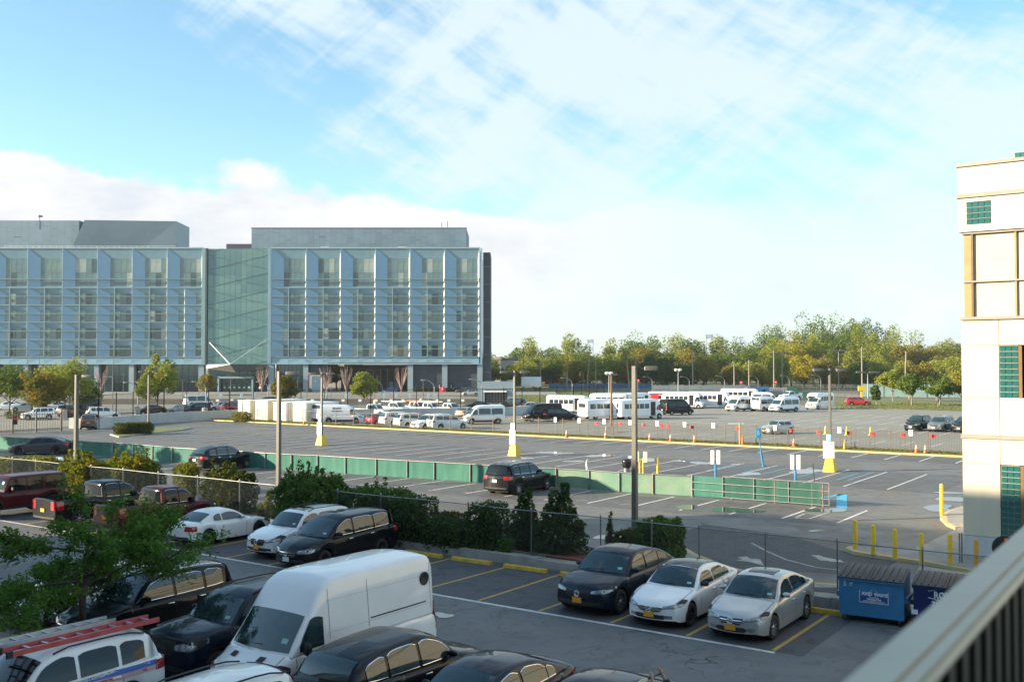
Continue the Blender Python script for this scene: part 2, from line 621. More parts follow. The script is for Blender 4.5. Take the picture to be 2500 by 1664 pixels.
class CarShape:
    def __init__(s, spec, **ov):
        sp = dict(SPECS[spec])
        sp.update(ov)
        s.sp = sp
        s.L, s.W, s.H, s.r = sp['L'], sp['W'], sp['H'], sp['r']
        k = sp.get('hs', 1.0)
        s.top = pch([(t, z * k) for t, z in sp['top']])
        s.roof = pch([(t, z * k) for t, z in sp['roof']])
        s.H *= k
        s.t0, s.t1 = sp['roof'][0][0], sp['roof'][-1][0]
        s.plan = pch(sp['plan'])
        lf = sp.get('lift', 0)
        s.sillf = pch([(0, .27 + lf), (.04, .21 + lf), (.12, .19 + lf), (.88, .20 + lf), (.96, .26 + lf), (1, .34 + lf)])
        s.ax = [s.L / 2 - sp['fo'], s.L / 2 - sp['fo'] - sp['wb']]
        s.Ra = s.r * (1.16 if lf < .1 else 1.2)
        s.th = sp['th']

    def X(s, t):
        return s.L / 2 - t * s.L

    def sill(s, t):
        z = s.sillf(t)
        x = s.X(t)
        for xa in s.ax:
            d = s.Ra ** 2 - (x - xa) ** 2
            if d > 0:
                z = max(z, s.r + math.sqrt(d))
        return z

    def D(s, x, y, z):
        q = (y / (s.W / 2)) ** 2
        L = s.L
        if x > L * .18:
            x -= s.sp['kf'] * q * ((x - L * .18) / (L * .32)) ** 2
        if x < -L * .25:
            x += s.sp['kr'] * q * ((-x - L * .25) / (L * .25)) ** 2
        return (x, y, z)

    def ring(s, t):
        w = s.W / 2 * s.plan(t)
        zl, zt = s.sill(t), s.top(t)
        zt = max(zt, zl + .05)
        cr = .035 * (1 if t < s.t0 + .02 or t > s.t1 - .02 else .3)
        f = ((.965, 0), (.993, .2), (1.0, .42), (.998, .64), (.98, .84), (.935, .955), (.85, 1.0))
        pts = [(w * a, zl + (zt - zl) * b) for a, b in f]
        pts += [(w * .5, zt + cr * .7), (0, zt + cr)]
        return pts

    def side(s, t, z, sg=1, off=.005):
        p = s.ring(t)
        y = p[0][0]
        for (y0, z0), (y1, z1) in zip(p[:6], p[1:7]):
            if z0 <= z <= z1:
                y = y0 + (y1 - y0) * (z - z0) / max(z1 - z0, 1e-6)
        if z < p[0][1]:
            y = p[0][0]
        elif z > p[6][1]:
            y = p[6][0]
        return s.D(s.X(t), sg * (y + off), z)

    def nose(s, y, z, off=.008):
        t = 0.0
        if z > s.top(0):
            while s.top(t) < z and t < .2:
                t += .002
        return s.D(s.X(t) + off, y, z)

    def tail(s, y, z, off=.008):
        t = 1.0
        if z > s.top(1):
            while s.top(t) < z and t > .85:
                t -= .002
        return s.D(s.X(t) - off, y, z)

    # cabin
    def cy(s, t, z):
        zb = s.top(t) - .02
        yb = s.W / 2 * s.plan(t) * (.985 if s.th > .835 and s.sp.get('lift', 0) < .1 else .915)
        yr = s.W / 2 * s.th
        q = max(0, (z - zb) / (s.H - zb))
        return yb + (yr - yb) * q ** 1.25

    def CD(s, t, y, z):
        x = s.X(t)
        tm = (s.t0 + s.t1) / 2
        q = (y / (s.W * .45)) ** 2
        if t < tm:
            x -= (.20 if s.th < .8 else .10) * q * ((tm - t) / (tm - s.t0)) ** 2
        else:
            x += .10 * q * ((t - tm) / (s.t1 - tm)) ** 2
        return s.D(x, y, z)

    def cring(s, t):
        zb = s.top(t) - .02
        zt = max(s.roof(t), zb + .015)
        rc = min(.13, (zt - zb) * .5)
        zc = zt - rc
        p = [(s.cy(t, zb + (zc - zb) * q), zb + (zc - zb) * q) for q in (0, .34, .67, 1)]
        yc = p[-1][0]
        p += [(yc - rc * .22, zt - rc * .42), (yc - rc * .62, zt - rc * .1), (yc - rc * 1.25, zt + .004)]
        cr = .045 * min(1, (zt - zb) / .4)
        p += [((yc - rc) * .5, zt + cr * .75), (0, zt + cr)]
        return p

    def ctop(s, t, v, off=.008):
        p = s.cring(t)
        y = v * (p[4][0])
        zt = s.roof(t)
        zb = s.top(t) - .02
        cr = .045 * min(1, (zt - zb) / .4)
        z = zt + cr * (1 - v * v) - .03 * max(0, abs(v) - .85) / .15
        e = 1e-3
        sl = (s.roof(t + e) - s.roof(t - e)) / (2 * e * s.L)
        n = math.hypot(sl, 1)
        x, yy, zz = s.CD(t, y, z)
        return (x + off * sl / n, yy, zz + off / n)

    def cside(s, t, z, sg=1, off=.006):
        x, y, zz = s.CD(t, s.cy(t, z), z)
        return (x, sg * (y + off), zz)


BODYCACHE = {}


def car_body_mesh(cs, key):
    if key in BODYCACHE:
        return BODYCACHE[key]
    mb = MB()
    ts = {0, .006, .014, .028, .05, .08, .12, .165, .21, .25, .3, .35, .4, .45, .5, .55, .6, .65, .7, .75, .8, .85, .89, .92, .945, .965, .98, .992, 1}
    for xa in cs.ax:
        for k in range(0, 13):
            ts.add(round((cs.L / 2 - (xa + cs.Ra * math.cos(math.pi * k / 12))) / cs.L, 4))
        ts.add(round((cs.L / 2 - (xa + cs.Ra * 1.001)) / cs.L - .0004, 4))
        ts.add(round((cs.L / 2 - (xa - cs.Ra * 1.001)) / cs.L + .0004, 4))
    ts = sorted(t for t in ts if 0 <= t <= 1)
    bed = cs.sp.get('bed')
    if bed:
        ts = sorted(set(ts) | {bed[0], bed[1]})
    for sg in (1, -1):
        rows = []
        for t in ts:
            rows.append([cs.D(cs.X(t), sg * y, z) for y, z in cs.ring(t)])
        if not bed:
            mb.grid(rows, 0, True, flip=(sg < 0))
        else:
            mb.grid([q[:7] for q in rows], 0, True, flip=(sg < 0))
            for part in ([i for i, t in enumerate(ts) if t <= bed[0]], [i for i, t in enumerate(ts) if t >= bed[1]]):
                mb.grid([rows[i][6:] for i in part], 0, True, flip=(sg < 0))
    for t, rev in ((0, False), (1, True)):
        r_ = cs.ring(t)
        pts = [cs.D(cs.X(t), y, z) for y, z in r_] + [cs.D(cs.X(t), -y, z) for y, z in reversed(r_[:-1])]
        n = len(pts)
        # curved end cap in strips so that it follows the plan curve
        h = len(r_)
        L_ = pts[:h]
        R_ = [pts[n - 1 - i] if i < h - 1 else pts[h - 1] for i in range(h)]
        rws = []
        for i in range(h):
            (y1, z1) = r_[i]
            rws.append([cs.D(cs.X(t), y1 * q, z1) for q in (1, .6, .2, -.2, -.6, -1)])
        mb.grid(rws, 0, True, flip=not rev)
    # cabin
    tc = sorted({cs.t0 + (cs.t1 - cs.t0) * k / 30 for k in range(31)} | {t for t, z in cs.sp['roof']})
    for sg in (1, -1):
        mb.grid([[(lambda p: (p[0], p[1], p[2]))(cs.CD(t, sg * y, z)) for y, z in cs.cring(t)] for t in tc], 0, True, flip=(sg < 0))
    # dark underside and wheel housings
    hw = cs.W / 2 - .26
    z1 = cs.top(.5) - .12
    zl_ = .17 + cs.sp.get('lift', 0)
    if not bed:
        mb.box(-.05 * cs.L, 0, (zl_ + z1) / 2, cs.L * .52, hw * 2, z1 - zl_, 1)
    mb.box(0, 0, (zl_ + .56) / 2, cs.L * .88, hw * 2 - .02, .56 - zl_, 1)
    zs = .20 + cs.sp.get('lift', 0)
    mb.box(0, 0, zs + .06, cs.sp['wb'] - cs.Ra * 2 - .04, cs.W * .95, .06, 1)
    if bed:
        x0, x1 = cs.X(bed[0]), cs.X(bed[1])
        w = cs.W / 2 * .86
        zr, zf = cs.top(.8), .72
        mb.add([(x0, -w, zf), (x1, -w, zf), (x1, w, zf), (x0, w, zf)], [(0, 1, 2, 3)], 1)
        mb.add([(x0, -w, zf), (x1, -w, zf), (x1, -w, zr), (x0, -w, zr)], [(0, 1, 2, 3)], 1)
        mb.add([(x0, w, zf), (x1, w, zf), (x1, w, zr), (x0, w, zr)], [(0, 1, 2, 3)], 1)
        mb.add([(x1, -w, zf), (x1, w, zf), (x1, w, zr), (x1, -w, zr)], [(0, 1, 2, 3)], 1)
        mb.add([(x0, -w, zf), (x0, w, zf), (x0, w, zr + .02), (x0, -w, zr + .02)], [(0, 1, 2, 3)], 1)
    BODYCACHE[key] = mb
    return mb


WHEELS = {}


def wheel_meshes(r, style):
    k = (round(r, 3), style)
    if k in WHEELS:
        return WHEELS[k]
    w = .225
    rr = r * (.66 if style not in ('big',) else .72)
    ty = MB().lathe([(rr, -w / 2), (r * .93, -w / 2), (r * .99, -w * .36), (r, 0), (r * .99, w * .36), (r * .93, w / 2), (rr, w / 2 - .004)], 28, 'y')
    ri = MB().lathe([(rr + .004, w / 2 - .004), (rr - .02, w / 2 - .012), (rr - .03, w / 2 - .07), (.02, w / 2 - .075)], 28, 'y', mi=1)
    n = {'five': 7, 'multi': 10, 'ten': 9, 'big': 6}.get(style, 5)
    for i in range(n):
        a = 2 * math.pi * i / n + .3
        wid = .07 if n == 5 else (.042 if n < 8 else .03)
        c, q = math.cos(a), math.sin(a)
        pts = []
        for rad, hw, yy in ((.04, wid * .9, w / 2 - .035), (rr - .012, wid * .62, w / 2 - .012)):
            for sgn in (-1, 1):
                pts.append((rad * c - sgn * hw * q / 1.4, yy, -(rad * q + sgn * hw * c / 1.4)))
        back = [(x, y - .03, z) for x, y, z in pts]
        ri.add(pts + back, [(0, 1, 3, 2), (0, 2, 6, 4), (1, 5, 7, 3), (2, 3, 7, 6)], 0)
    ri.lathe([(.055, w / 2 - .03), (.045, w / 2 - .012), (.002, w / 2 - .01)], 12, 'y')
    rm = BLACKRIM if style in ('ten', 'black') else ALLOY
    tm_, rm_ = ty.mesh('tyre', [TYRE]), ri.mesh('rim', [rm, PLASTIC])
    far = MB()
    far.v, far.f, far.m, far.s = list(ty.v), list(ty.f), [0] * len(ty.f), [True] * len(ty.f)
    n0 = len(far.v)
    far.v += ri.v
    far.f += [tuple(i + n0 for i in q) for q in ri.f]
    far.m += [2 if m else 1 for m in ri.m]
    far.s += ri.s
    fm = far.mesh('wheel', [TYRE, rm, PLASTIC])
    WHEELS[k] = (tm_, rm_, fm)
    return WHEELS[k]


def add_wheels(T, cs_ax, W, r, style, detail):
    tm_, rm_, fm = wheel_meshes(r, style)
    for xa in cs_ax:
        for sg in (1, -1):
            y = sg * (W / 2 - .125)
            if detail >= 2:
                wo = link('wheel', MB().lathe([(r * .30, -.10), (r * .30, .05)], 10, 'y').mesh('hub', [PLASTIC]), T, (xa, y, r), 0 if sg > 0 else math.pi)
                link('tyre', tm_, wo)
                link('rim', rm_, wo)
            else:
                link('wheel', fm, T, (xa, y, r), 0 if sg > 0 else math.pi)


def strip(rows, off=0):
    return MB().grid(rows, 0, True)


def make_car(label, cat, spec, body, loc, head, name=None, group=None, detail=2, wheels='five', plate='o', glass=None, rearglass=None, trim=None, roofcol=None, tails=None, sunroof=False, emblem=None, gbar=False, **ov):
    cs = CarShape(spec, **ov)
    sp = cs.sp
    T = thing(name or 'parked_car', label, cat, (loc[0], loc[1], 0.0), head, group)
    gl = glass or GLASS
    rg = rearglass or gl
    key = (spec, tuple(sorted((k, str(v)) for k, v in ov.items())))
    bm_ = car_body_mesh(cs, key)
    bm_.build('body', [body, UNDER], T)
    # windscreen and rear window
    t0 = cs.t0 + (.02 if cs.th < .8 else .012)
    def patch(ta, tb, vmax, nt=7, off=.008):
        rows = []
        for i in range(nt):
            t = ta + (tb - ta) * i / (nt - 1)
            rows.append([cs.ctop(t, v, off) for v in [vmax * k / 4 for k in range(-4, 5)]])
        return rows
    MB().grid(patch(t0, sp['wtop'], .90), 0, True).build('windshield', [gl], T)
    if not sp.get('norear'):
        zt_, zb_ = cs.roof(sp['rtop']) - .05, cs.roof(sp['rbot'])
        MB().grid(patch(sp['rtop'], sp['rbot'], .84, off=.014), 0, True).build('rear_window', [rg], T)
    if roofcol:
        MB().grid(patch(sp['wtop'] + .012, sp['rtop'] - .02, .86, 8, .005), 0, True).build('roof_panel', [roofcol], T)
    if sunroof:
        MB().grid(patch(sp['wtop'] + .055, sp['wtop'] + .19, .58, 5, .007), 0, True).build('sunroof', [GLASS_T], T)
    # side windows follow the roof line
    for sg in (1, -1):
        for wi, (ta, tb) in enumerate(sp['win']):
            lo, hi = [], []
            n = 9
            for i in range(n):
                t = ta + (tb - ta) * i / (n - 1)
                zb = cs.top(t) + .035
                zt = min(cs.roof(t) - .085, sp.get('wcap', 9) if wi else 9, cs.H - .105)
                if cs.th > .8 and wi == 0 and spec.startswith('van'):
                    zt = min(zt, 1.86)
                # rounded ends
                e = min(i, n - 1 - i)
                cut = (.05 if e == 0 else .012 if e == 1 else 0)
                if zt < zb + .04:
                    zt = zb + .01
                zt = zt - min(cut, (zt - zb) * .4)
                lo.append(cs.cside(t, zb, sg))
                hi.append(cs.cside(t, zt, sg))
            rws = []
            for q in range(6):
                row = []
                for i in range(n):
                    t = ta + (tb - ta) * i / (n - 1)
                    z = lo[i][2] + (hi[i][2] - lo[i][2]) * q / 5
                    row.append(cs.cside(t, z, sg, .016))
                rws.append(row)
            MB().grid(rws, 0, True, flip=(sg < 0)).build('window', [gl if wi == 0 else rg], T)
            if trim and detail >= 2:
                dz = .011
                MB().grid([[(p[0], p[1] + sg * .016, p[2] - dz) for p in lo], [(p[0], p[1] + sg * .012, p[2]) for p in lo]], 0, True, flip=(sg < 0)).build('window_trim', [trim], T)
                MB().grid([[(p[0], p[1] + sg * .012, p[2]) for p in hi], [(p[0], p[1] + sg * .004, p[2] + dz) for p in hi]], 0, True, flip=(sg < 0)).build('window_trim', [trim], T)
    # lights
    zc = cs.top(.03)
    hz0, hz1 = sp.get('hl', (cs.top(0) + .01, cs.top(.045) - .03))
    for sg in (1, -1):
        rows = []
        we = cs.W / 2 * cs.plan(0)
        nq = 5
        for q in range(nq):
            f = q / (nq - 1)
            row = []
            for k in range(7):
                y = .54 + .44 * k / 6
                c0 = k / 13
                zz = hz0 + .03 * c0 + (hz1 - hz0) * f * (.45 + .9 * c0)
                row.append(cs.nose(sg * we * y, zz, .020))
            for k in range(7):
                t = .008 + .105 * k / 6
                c0 = (k + 6) / 13
                zz = hz0 + .03 * c0 + (hz1 - hz0) * f * (.45 + .9 * c0) * (1 if k < 4 else 1 - (k - 3) * .24) + .10 * (k / 6)
                row.append(cs.side(t, min(zz, cs.top(t) - .012 * (1 - f) - .004), sg, .016))
            rows.append(row)
        hl_ = MB().grid(rows, 0, True, flip=(sg > 0)).build('headlight', [HEADL], T)
        if detail >= 2:
            fl_ = [p for q in rows for p in q]
            cc_ = [sum(p[i] for p in fl_) / len(fl_) for i in range(3)]
            MB().grid([[(cc_[0] + (p[0] - cc_[0]) * 1.06 - .008, cc_[1] + (p[1] - cc_[1]) * 1.05 - sg * .004, cc_[2] + (p[2] - cc_[2]) * 1.28 - .002) for p in q] for q in rows], 0, True, flip=(sg > 0)).build('lamp_surround', [PLASTIC], hl_)
        # tail lights wrap the rear corner
        rows = []
        tz1 = cs.top(.97) - .07
        tz0 = tz1 - sp.get('tlh', .20)
        if spec.startswith('van'):
            tz0, tz1 = .72, 1.45
        elif spec == 'pickup':
            tz0, tz1 = .88, 1.28
        we = cs.W / 2 * cs.plan(1)
        for q in range(4):
            zz = tz0 + (tz1 - tz0) * q / 3
            row = [cs.tail(sg * we * y, min(zz, cs.top(.985)), .012) for y in ((.66, .84, .98) if not spec.startswith('van') else (.88, .94, .985))]
            tt = (.985, .955, .93) if not spec.startswith('van') else (.992, .986)
            row += [cs.side(t, zz, sg, .012) if zz < cs.top(t) - .01 else cs.cside(t, zz, sg, .02) for t in tt]
            rows.append(row)
        MB().grid(rows, 0, True, flip=(sg < 0)).build('taillight', [tails or TAILL], T)
    # grille and lower intake
    we = cs.W / 2 * cs.plan(0)
    gz0, gz1, gw = sp.get('grille', (cs.top(0) - .13, cs.top(.012) - .01, .55))
    ys = [gw * we * k / 6 for k in range(-6, 7)]
    g = MB().grid([[cs.nose(y * (.78 + .22 * min(1, q / 3)), gz0 + (gz1 - gz0) * q / 5, .020) for y in ys] for q in range(6)], 0, True, flip=True).build('grille', [PLASTIC], T)
    if detail >= 2:
        for q in (1, 2):
            z = gz0 + (gz1 - gz0) * q / 3
            MB().grid([[cs.nose(y * .93, z - .012, .030) for y in ys], [cs.nose(y * .93, z + .012, .030) for y in ys]], 0, True, flip=True).build('grille_bar', [CHROME if trim or gbar else PLASTIC], g)
        if emblem:
            c = cs.nose(0, (gz0 + gz1) / 2, .035)
            e = MB().lathe([(.085, 0), (.095, .012), (.085, .02), (.07, .014), (.066, .004)], 20, 'x', c)
            if emblem == 'star':
                for k in range(3):
                    a = math.pi / 2 + k * 2 * math.pi / 3
                    e.tube([(c[0] + .012, c[1], c[2]), (c[0] + .012, c[1] + .075 * math.cos(a), c[2] + .075 * math.sin(a))], [.014, .004], 4)
            elif emblem == 'bar':
                e.box(c[0] + .014, c[1], c[2], .012, .22, .03)
            else:
                e.lathe([(.04, .008), (.05, .014), (.04, .018)], 14, 'x', c)
            e.build('emblem', [CHROME], g)
    iz0, iz1 = cs.sill(0) + .03, cs.sill(0) + .15
    MB().grid([[cs.nose(y * (1.1 if k != 1 else 1.45), z, .014) for y in ys] for k, z in enumerate((iz0, (iz0 + iz1) / 2, iz1))], 0, True, flip=True).build('air_intake', [PLASTIC], T)
    # bumper strip at the rear
    MB().grid([[cs.tail(y * 1.7, z, .010) for y in ys] for z in (cs.sill(1) + .01, cs.sill(1) + .10)], 0, True).build('rear_valance', [PLASTIC], T)
    pm = PLATE_O if plate == 'o' else PLATE_W
    c = cs.nose(0, max(gz0 - .075, cs.sill(0) + .09), .035)
    if plate:
        pl = MB().box(0, 0, 0, .014, .31, .16).build('license_plate', [pm], T, c)
        c2 = cs.tail(0, min(cs.top(1) - .12, .85) if not spec.startswith('van') else .8, .03)
        pl2 = MB().box(0, 0, 0, .014, .31, .16).build('license_plate', [pm], T, c2)
    add_wheels(T, cs.ax, cs.W, cs.r, wheels, detail)
    # mirrors
    tmr = sp['win'][0][0] + .02
    for sg in (1, -1):
        zb = cs.top(tmr)
        p = cs.cside(tmr, zb + .07, sg)
        big = spec.startswith('van') or spec in ('pickup', 'hummer')
        mbm = MB()
        sx, sy, sz = (.13, .20, .15) if not big else (.14, .22, .30)
        n = 6
        rows = []
        for i in range(n + 1):
            f = i / n
            q = math.sin(math.pi * (0.12 + .80 * f)) ** .45
            rows.append([(p[0] + sx / 2 * q * math.cos(a), p[1] + sg * (.02 + sy * f), p[2] + .03 + sz / 2 * q * math.sin(a)) for a in [2 * math.pi * k / 10 for k in range(11)]])
        mbm.grid(rows, 0, True, flip=(sg < 0))
        mbm.add(rows[-1][:-1], [tuple(range(10)) if sg > 0 else tuple(reversed(range(10)))], 0)
        mbm.box(p[0], p[1] + sg * .02, p[2] - .01, .07, .08, .05, 1)
        mbm.build('side_mirror', [body if not big and not (roofcol) else PLASTIC, PLASTIC], T)
    if detail >= 2:
        for sg in (1, -1):
            for i, t in enumerate(sp['doors']):
                zs = [cs.sill(t) + .10 + (cs.top(t) - cs.sill(t) - .12) * k / 5 for k in range(6)]
                if cs.sill(t) > .5:
                    zs = [z for z in zs if z > cs.sill(t) + .05]
                dt = .0016
                MB().grid([[cs.side(t - dt, z, sg, .003) for z in zs], [cs.side(t + dt, z, sg, .003) for z in zs]], 0, True, flip=(sg > 0)).build('door_gap', [SEAM], T)
            for i, t in enumerate(sp['doors'][1:3] if len(sp['doors']) > 2 else sp['doors'][1:]):
                p = cs.side(t - .035, cs.top(t) - .16, sg, .012)
                MB().rbox(0, 0, 0, .21, .035, .035, .012).build('door_handle', [CHROME if trim else (body if spec != 'van' else PLASTIC)], T, p)
        # inspection sticker low in the windscreen
        st = MB().grid([[cs.ctop(t, v, .013) for v in (.62, .70, .78)] for t in (t0 + .022, t0 + .036)], 0, True)
        st.build('window_sticker', [STICKER], T)
        # wiper
        MB().tube([cs.ctop(t0 + .004, -.55, .02), cs.ctop(t0 + .012, .15, .02)], .010, 5).build('wiper', [PLASTIC], T)
        for sg in (1, -1):
            tt_ = [.03 + (cs.t0 + .01 - .03) * k / 8 for k in range(9)]
            MB().grid([[(lambda p, z: cs.D(cs.X(t), sg * (p[6][0] + dy), z))(cs.ring(t), cs.ring(t)[6][1] + .006 - max(0, dy) * .35) for t in tt_] for dy in (-.006, .006)], 0, True, flip=(sg > 0)).build('bonnet_gap', [SEAM], T)
            if not spec.startswith('van') and spec not in ('pickup', 'hummer'):
                MB().grid([[cs.nose(sg * we * y, z, .016) for y in (.62, .76, .90)] for z in (iz0 + .02, iz1 - .01)], 0, True, flip=True).build('fog_light', [HEADL if spec == 'sedan' else PLASTIC], T)
    if sp.get('clad') and detail >= 1:
        for sg in (1, -1):
            ta = (cs.L / 2 - cs.ax[0] + cs.Ra) / cs.L + .004
            tb = (cs.L / 2 - cs.ax[1] - cs.Ra) / cs.L - .004
            tt = [ta + (tb - ta) * k / 6 for k in range(7)]
            h_ = .12 if not spec.startswith('van') else .26
            MB().grid([[cs.side(t, cs.sill(t) + dz, sg, .008) for t in tt] for dz in (0, h_ * .5, h_)], 0, True, flip=(sg < 0)).build('sill_cladding', [PLASTIC], T)
            for xa in cs.ax:
                rows = []
                for k in range(13):
                    a = math.pi * k / 12
                    row = []
                    for rr in (cs.Ra * .995, cs.Ra * 1.12):
                        x, z = xa + rr * math.cos(a), cs.r + rr * math.sin(a)
                        tt_ = min(1, max(0, (cs.L / 2 - x) / cs.L))
                        row.append(cs.side(tt_, max(z, cs.sillf(tt_)), sg, .010))
                    rows.append(row)
                MB().grid(rows, 0, True, flip=(sg > 0)).build('arch_cladding', [PLASTIC], T)
    if sp.get('rails'):
        for sg in (1, -1):
            ts = [sp['wtop'] + .06 + (sp['rtop'] - .03 - sp['wtop'] - .06) * k / 6 for k in range(7)]
            pts = []
            for i, t in enumerate(ts):
                p = cs.ctop(t, sg * .90, .02 if i in (0, 6) else .055)
                pts.append(p)
            MB().tube(pts, .018, 6).build('roof_rail', [trim or PLASTIC], T)
    return T, cs


# ------------------------------------------------------------------ shuttle buses
WHITE = paint('white', (0.83, 0.84, 0.85), 0.0, 0.35)
BUSWIN = mat('bus_window', (0.02, 0.024, 0.026), 0.05, var=0.4, scale=1.2, spec=0.8)
BLUEP = paint('bus_blue', (0.03, 0.11, 0.42))
REDP = paint('bus_red', (0.55, 0.03, 0.04))


def make_bus(label, loc, head, length=6.9, livery=None, wins=5, door=True, ford=True):
    """cutaway shuttle bus: van cab in front, wide rounded box behind"""
    T = thing('shuttle_bus', label, 'bus', (loc[0], loc[1], 0), head, 'shuttle buses parked in the far lot')
    W, Hb = 2.3, 2.78
    xb0, xb1 = -length / 2, length / 2 - 1.55
    mb = MB()
    # box in sections along its length, rounded at roof edge and rear
    def sec(x, ins, zt):
        w = W / 2 - ins
        return [(x, w, .42), (x, w, 1.2), (x, w - .02, zt - .35), (x, w - .09, zt - .12), (x, w - .28, zt), (x, 0, zt + .05)]
    st = [(xb0, .10, Hb - .14), (xb0 + .05, .03, Hb - .05), (xb0 + .16, 0, Hb), (xb1 - .1, 0, Hb), (xb1 + .25, .05, Hb - .03), (xb1 + .65, .16, Hb - .14), (xb1 + .85, .26, Hb - .32), (xb1 + .9, .36, Hb - .5)]
    for sg in (1, -1):
        rows = []
        for i, (x, ins, zt) in enumerate(st):
            q = sec(x, ins, zt)
            if i >= 4:
                q = [(a, b, max(c, 2.0)) for a, b, c in q]
            rows.append([(a, sg * b, c) for a, b, c in q])
        mb.grid(rows, 0, True, flip=(sg < 0))
    r0 = sec(*st[0])
    mb.add([(a, b, c) for a, b, c in r0] + [(a, -b, c) for a, b, c in reversed(r0[:-1])], [tuple(reversed(range(11)))], 0)
    mb.box((xb0 + xb1) / 2, 0, .40, xb1 - xb0, W - .1, .06, 1)
    mb.box(xb1 - .02, 0, 1.2, .04, W - .1, 1.5, 0)
    mb.build('body', [WHITE, UNDER], T)
    # cab
    cs = CarShape('vanmid', L=4.6, W=1.98, wb=2.6, fo=.9, kf=.25, roof=[(.17, 1.18), (.315, 1.93), (.36, 2.08), (.44, 2.15), (.55, 2.15), (.62, 2.1)],
                  top=[(0, .72), (.01, .86), (.03, .98), (.10, 1.10), (.18, 1.20), (.4, 1.22), (.9, 1.22), (1, 1.2)])
    mc = MB()
    tl = [0, .008, .02, .04, .07, .1, .15, .2, .25, .3, .35, .4, .45, .5]
    for xa in cs.ax[:1]:
        tl += [(cs.L / 2 - (xa + cs.Ra * math.cos(math.pi * k / 10))) / cs.L for k in range(11)]
    tl = sorted(tl)
    dx = length / 2 - cs.L / 2
    for sg in (1, -1):
        mc.grid([[(p[0] + dx, p[1], p[2]) for p in [cs.D(cs.X(t), sg * y, z) for y, z in cs.ring(t)]] for t in tl], 0, True, flip=(sg < 0))
        tcs = [.17 + .33 * k / 12 for k in range(13)]
        mc.grid([[(p[0] + dx, p[1], p[2]) for p in [cs.CD(t, sg * y, z) for y, z in cs.cring(t)]] for t in tcs], 0, True, flip=(sg < 0))
    r_ = cs.ring(0)
    mc.grid([[(lambda p: (p[0] + dx, p[1], p[2]))(cs.D(cs.X(0), y * q, z)) for q in (1, .5, 0, -.5, -1)] for y, z in r_], 0, True, flip=True)
    mc.box(length / 2 - 1.1, 0, .6, 1.9, 1.4, .6, 1)
    mc.build('cab', [WHITE, UNDER], T)
    sh = lambda p: (p[0] + dx, p[1], p[2])
    MB().grid([[sh(cs.ctop(t, v, .012)) for v in [.9 * k / 4 for k in range(-4, 5)]] for t in [.19 + .12 * k / 4 for k in range(5)]], 0, True).build('windshield', [GLASS], T)
    we = cs.W / 2 * .9
    g = MB().grid([[sh(cs.nose(y * we, z, .014)) for y in (-.5, -.25, 0, .25, .5)] for z in (.66, .78, .92)], 0, True, flip=True).build('grille', [ALLOY if not ford else PLASTIC], T)
    MB().grid([[sh(cs.nose(y * we, z, .02)) for y in (-.9, -.45, 0, .45, .9)] for z in (.44, .58)], 0, True, flip=True).build('bumper', [PLASTIC], T)
    for sg in (1, -1):
        MB().grid([[sh(cs.nose(sg * we * y, z, .014)) for y in (.6, .8, .98)] for z in (.76, .94)], 0, True, flip=(sg > 0)).build('headlight', [HEADL], T)
        lo = [sh(cs.cside(t, 1.27, sg)) for t in (.24, .3, .36, .42)]
        hi = [sh(cs.cside(t, min(cs.roof(t) - .1, 1.9), sg)) for t in (.24, .3, .36, .42)]
        MB().grid([lo, hi], 0, True, flip=(sg < 0)).build('cab_window', [GLASS], T)
        m = MB().box(length / 2 - 1.35, sg * 1.22, 1.5, .08, .2, .34)
        m.box(length / 2 - 1.35, sg * 1.08, 1.5, .03, .16, .03).build('side_mirror', [PLASTIC], T)
        span = (xb1 - .25) - (xb0 + .45) - (0.9 if sg < 0 and door else 0)
        for k in range(wins):
            x = xb0 + .45 + span * (k + .5) / wins
            MB().rbox(0, 0, 0, span / wins * .86, .02, .66, .008).build('window', [BUSWIN], T, (x, sg * (W / 2 - .004), 1.82))
        MB().rbox(0, 0, 0, .03, .14, .22, .01).build('taillight', [TAILL], T, (xb0 - .006, sg * .95, 1.0))
        if livery == 'tricolour':
            MB().box(0, 0, 0, 1.6, .012, 1.7).build('red_panel', [REDP], T, (xb0 + 1.0, sg * (W / 2 + .002), 1.72))
            MB().box(0, 0, 0, xb1 - xb0 - 1.4, .012, .34).build('red_band', [REDP], T, (.3 + (xb0 + xb1) / 2, sg * (W / 2 - .010), 2.38))
            MB().box(0, 0, 0, 2.6, .012, .52).build('blue_panel', [BLUEP], T, (xb0 + 2.6, sg * (W / 2 + .004), .70))
    if livery == 'tricolour':
        MB().box(0, 0, 0, .012, 2.0, 1.5).build('red_panel', [REDP], T, (xb0 - .008, 0, 1.9))
    if door:
        d = MB().box(0, 0, 0, .8, .02, 1.9).build('door', [PLASTIC], T, (xb1 - .55, -W / 2 - .004, 1.45))
        for k in (-1, 1):
            MB().box(0, 0, 0, .30, .01, 1.55).build('pane', [BUSWIN], d, (k * .19, -.014, .05))
    rw = MB().rbox(0, 0, 0, .02, 1.5, .55, .008).build('rear_window', [BUSWIN], T, (xb0 - .012, 0, 1.95)) if livery != 'tricolour' and livery != 'panes' else None
    if livery == 'panes':
        for z in (1.95, 1.2):
            MB().rbox(0, 0, 0, .02, .45, .55, .008).build('rear_window', [BUSWIN], T, (xb0 - .012, -.1, z))
    add_wheels(T, [length / 2 - .9, xb0 + 1.6], 2.1, .39, 'five', 1)
    return T
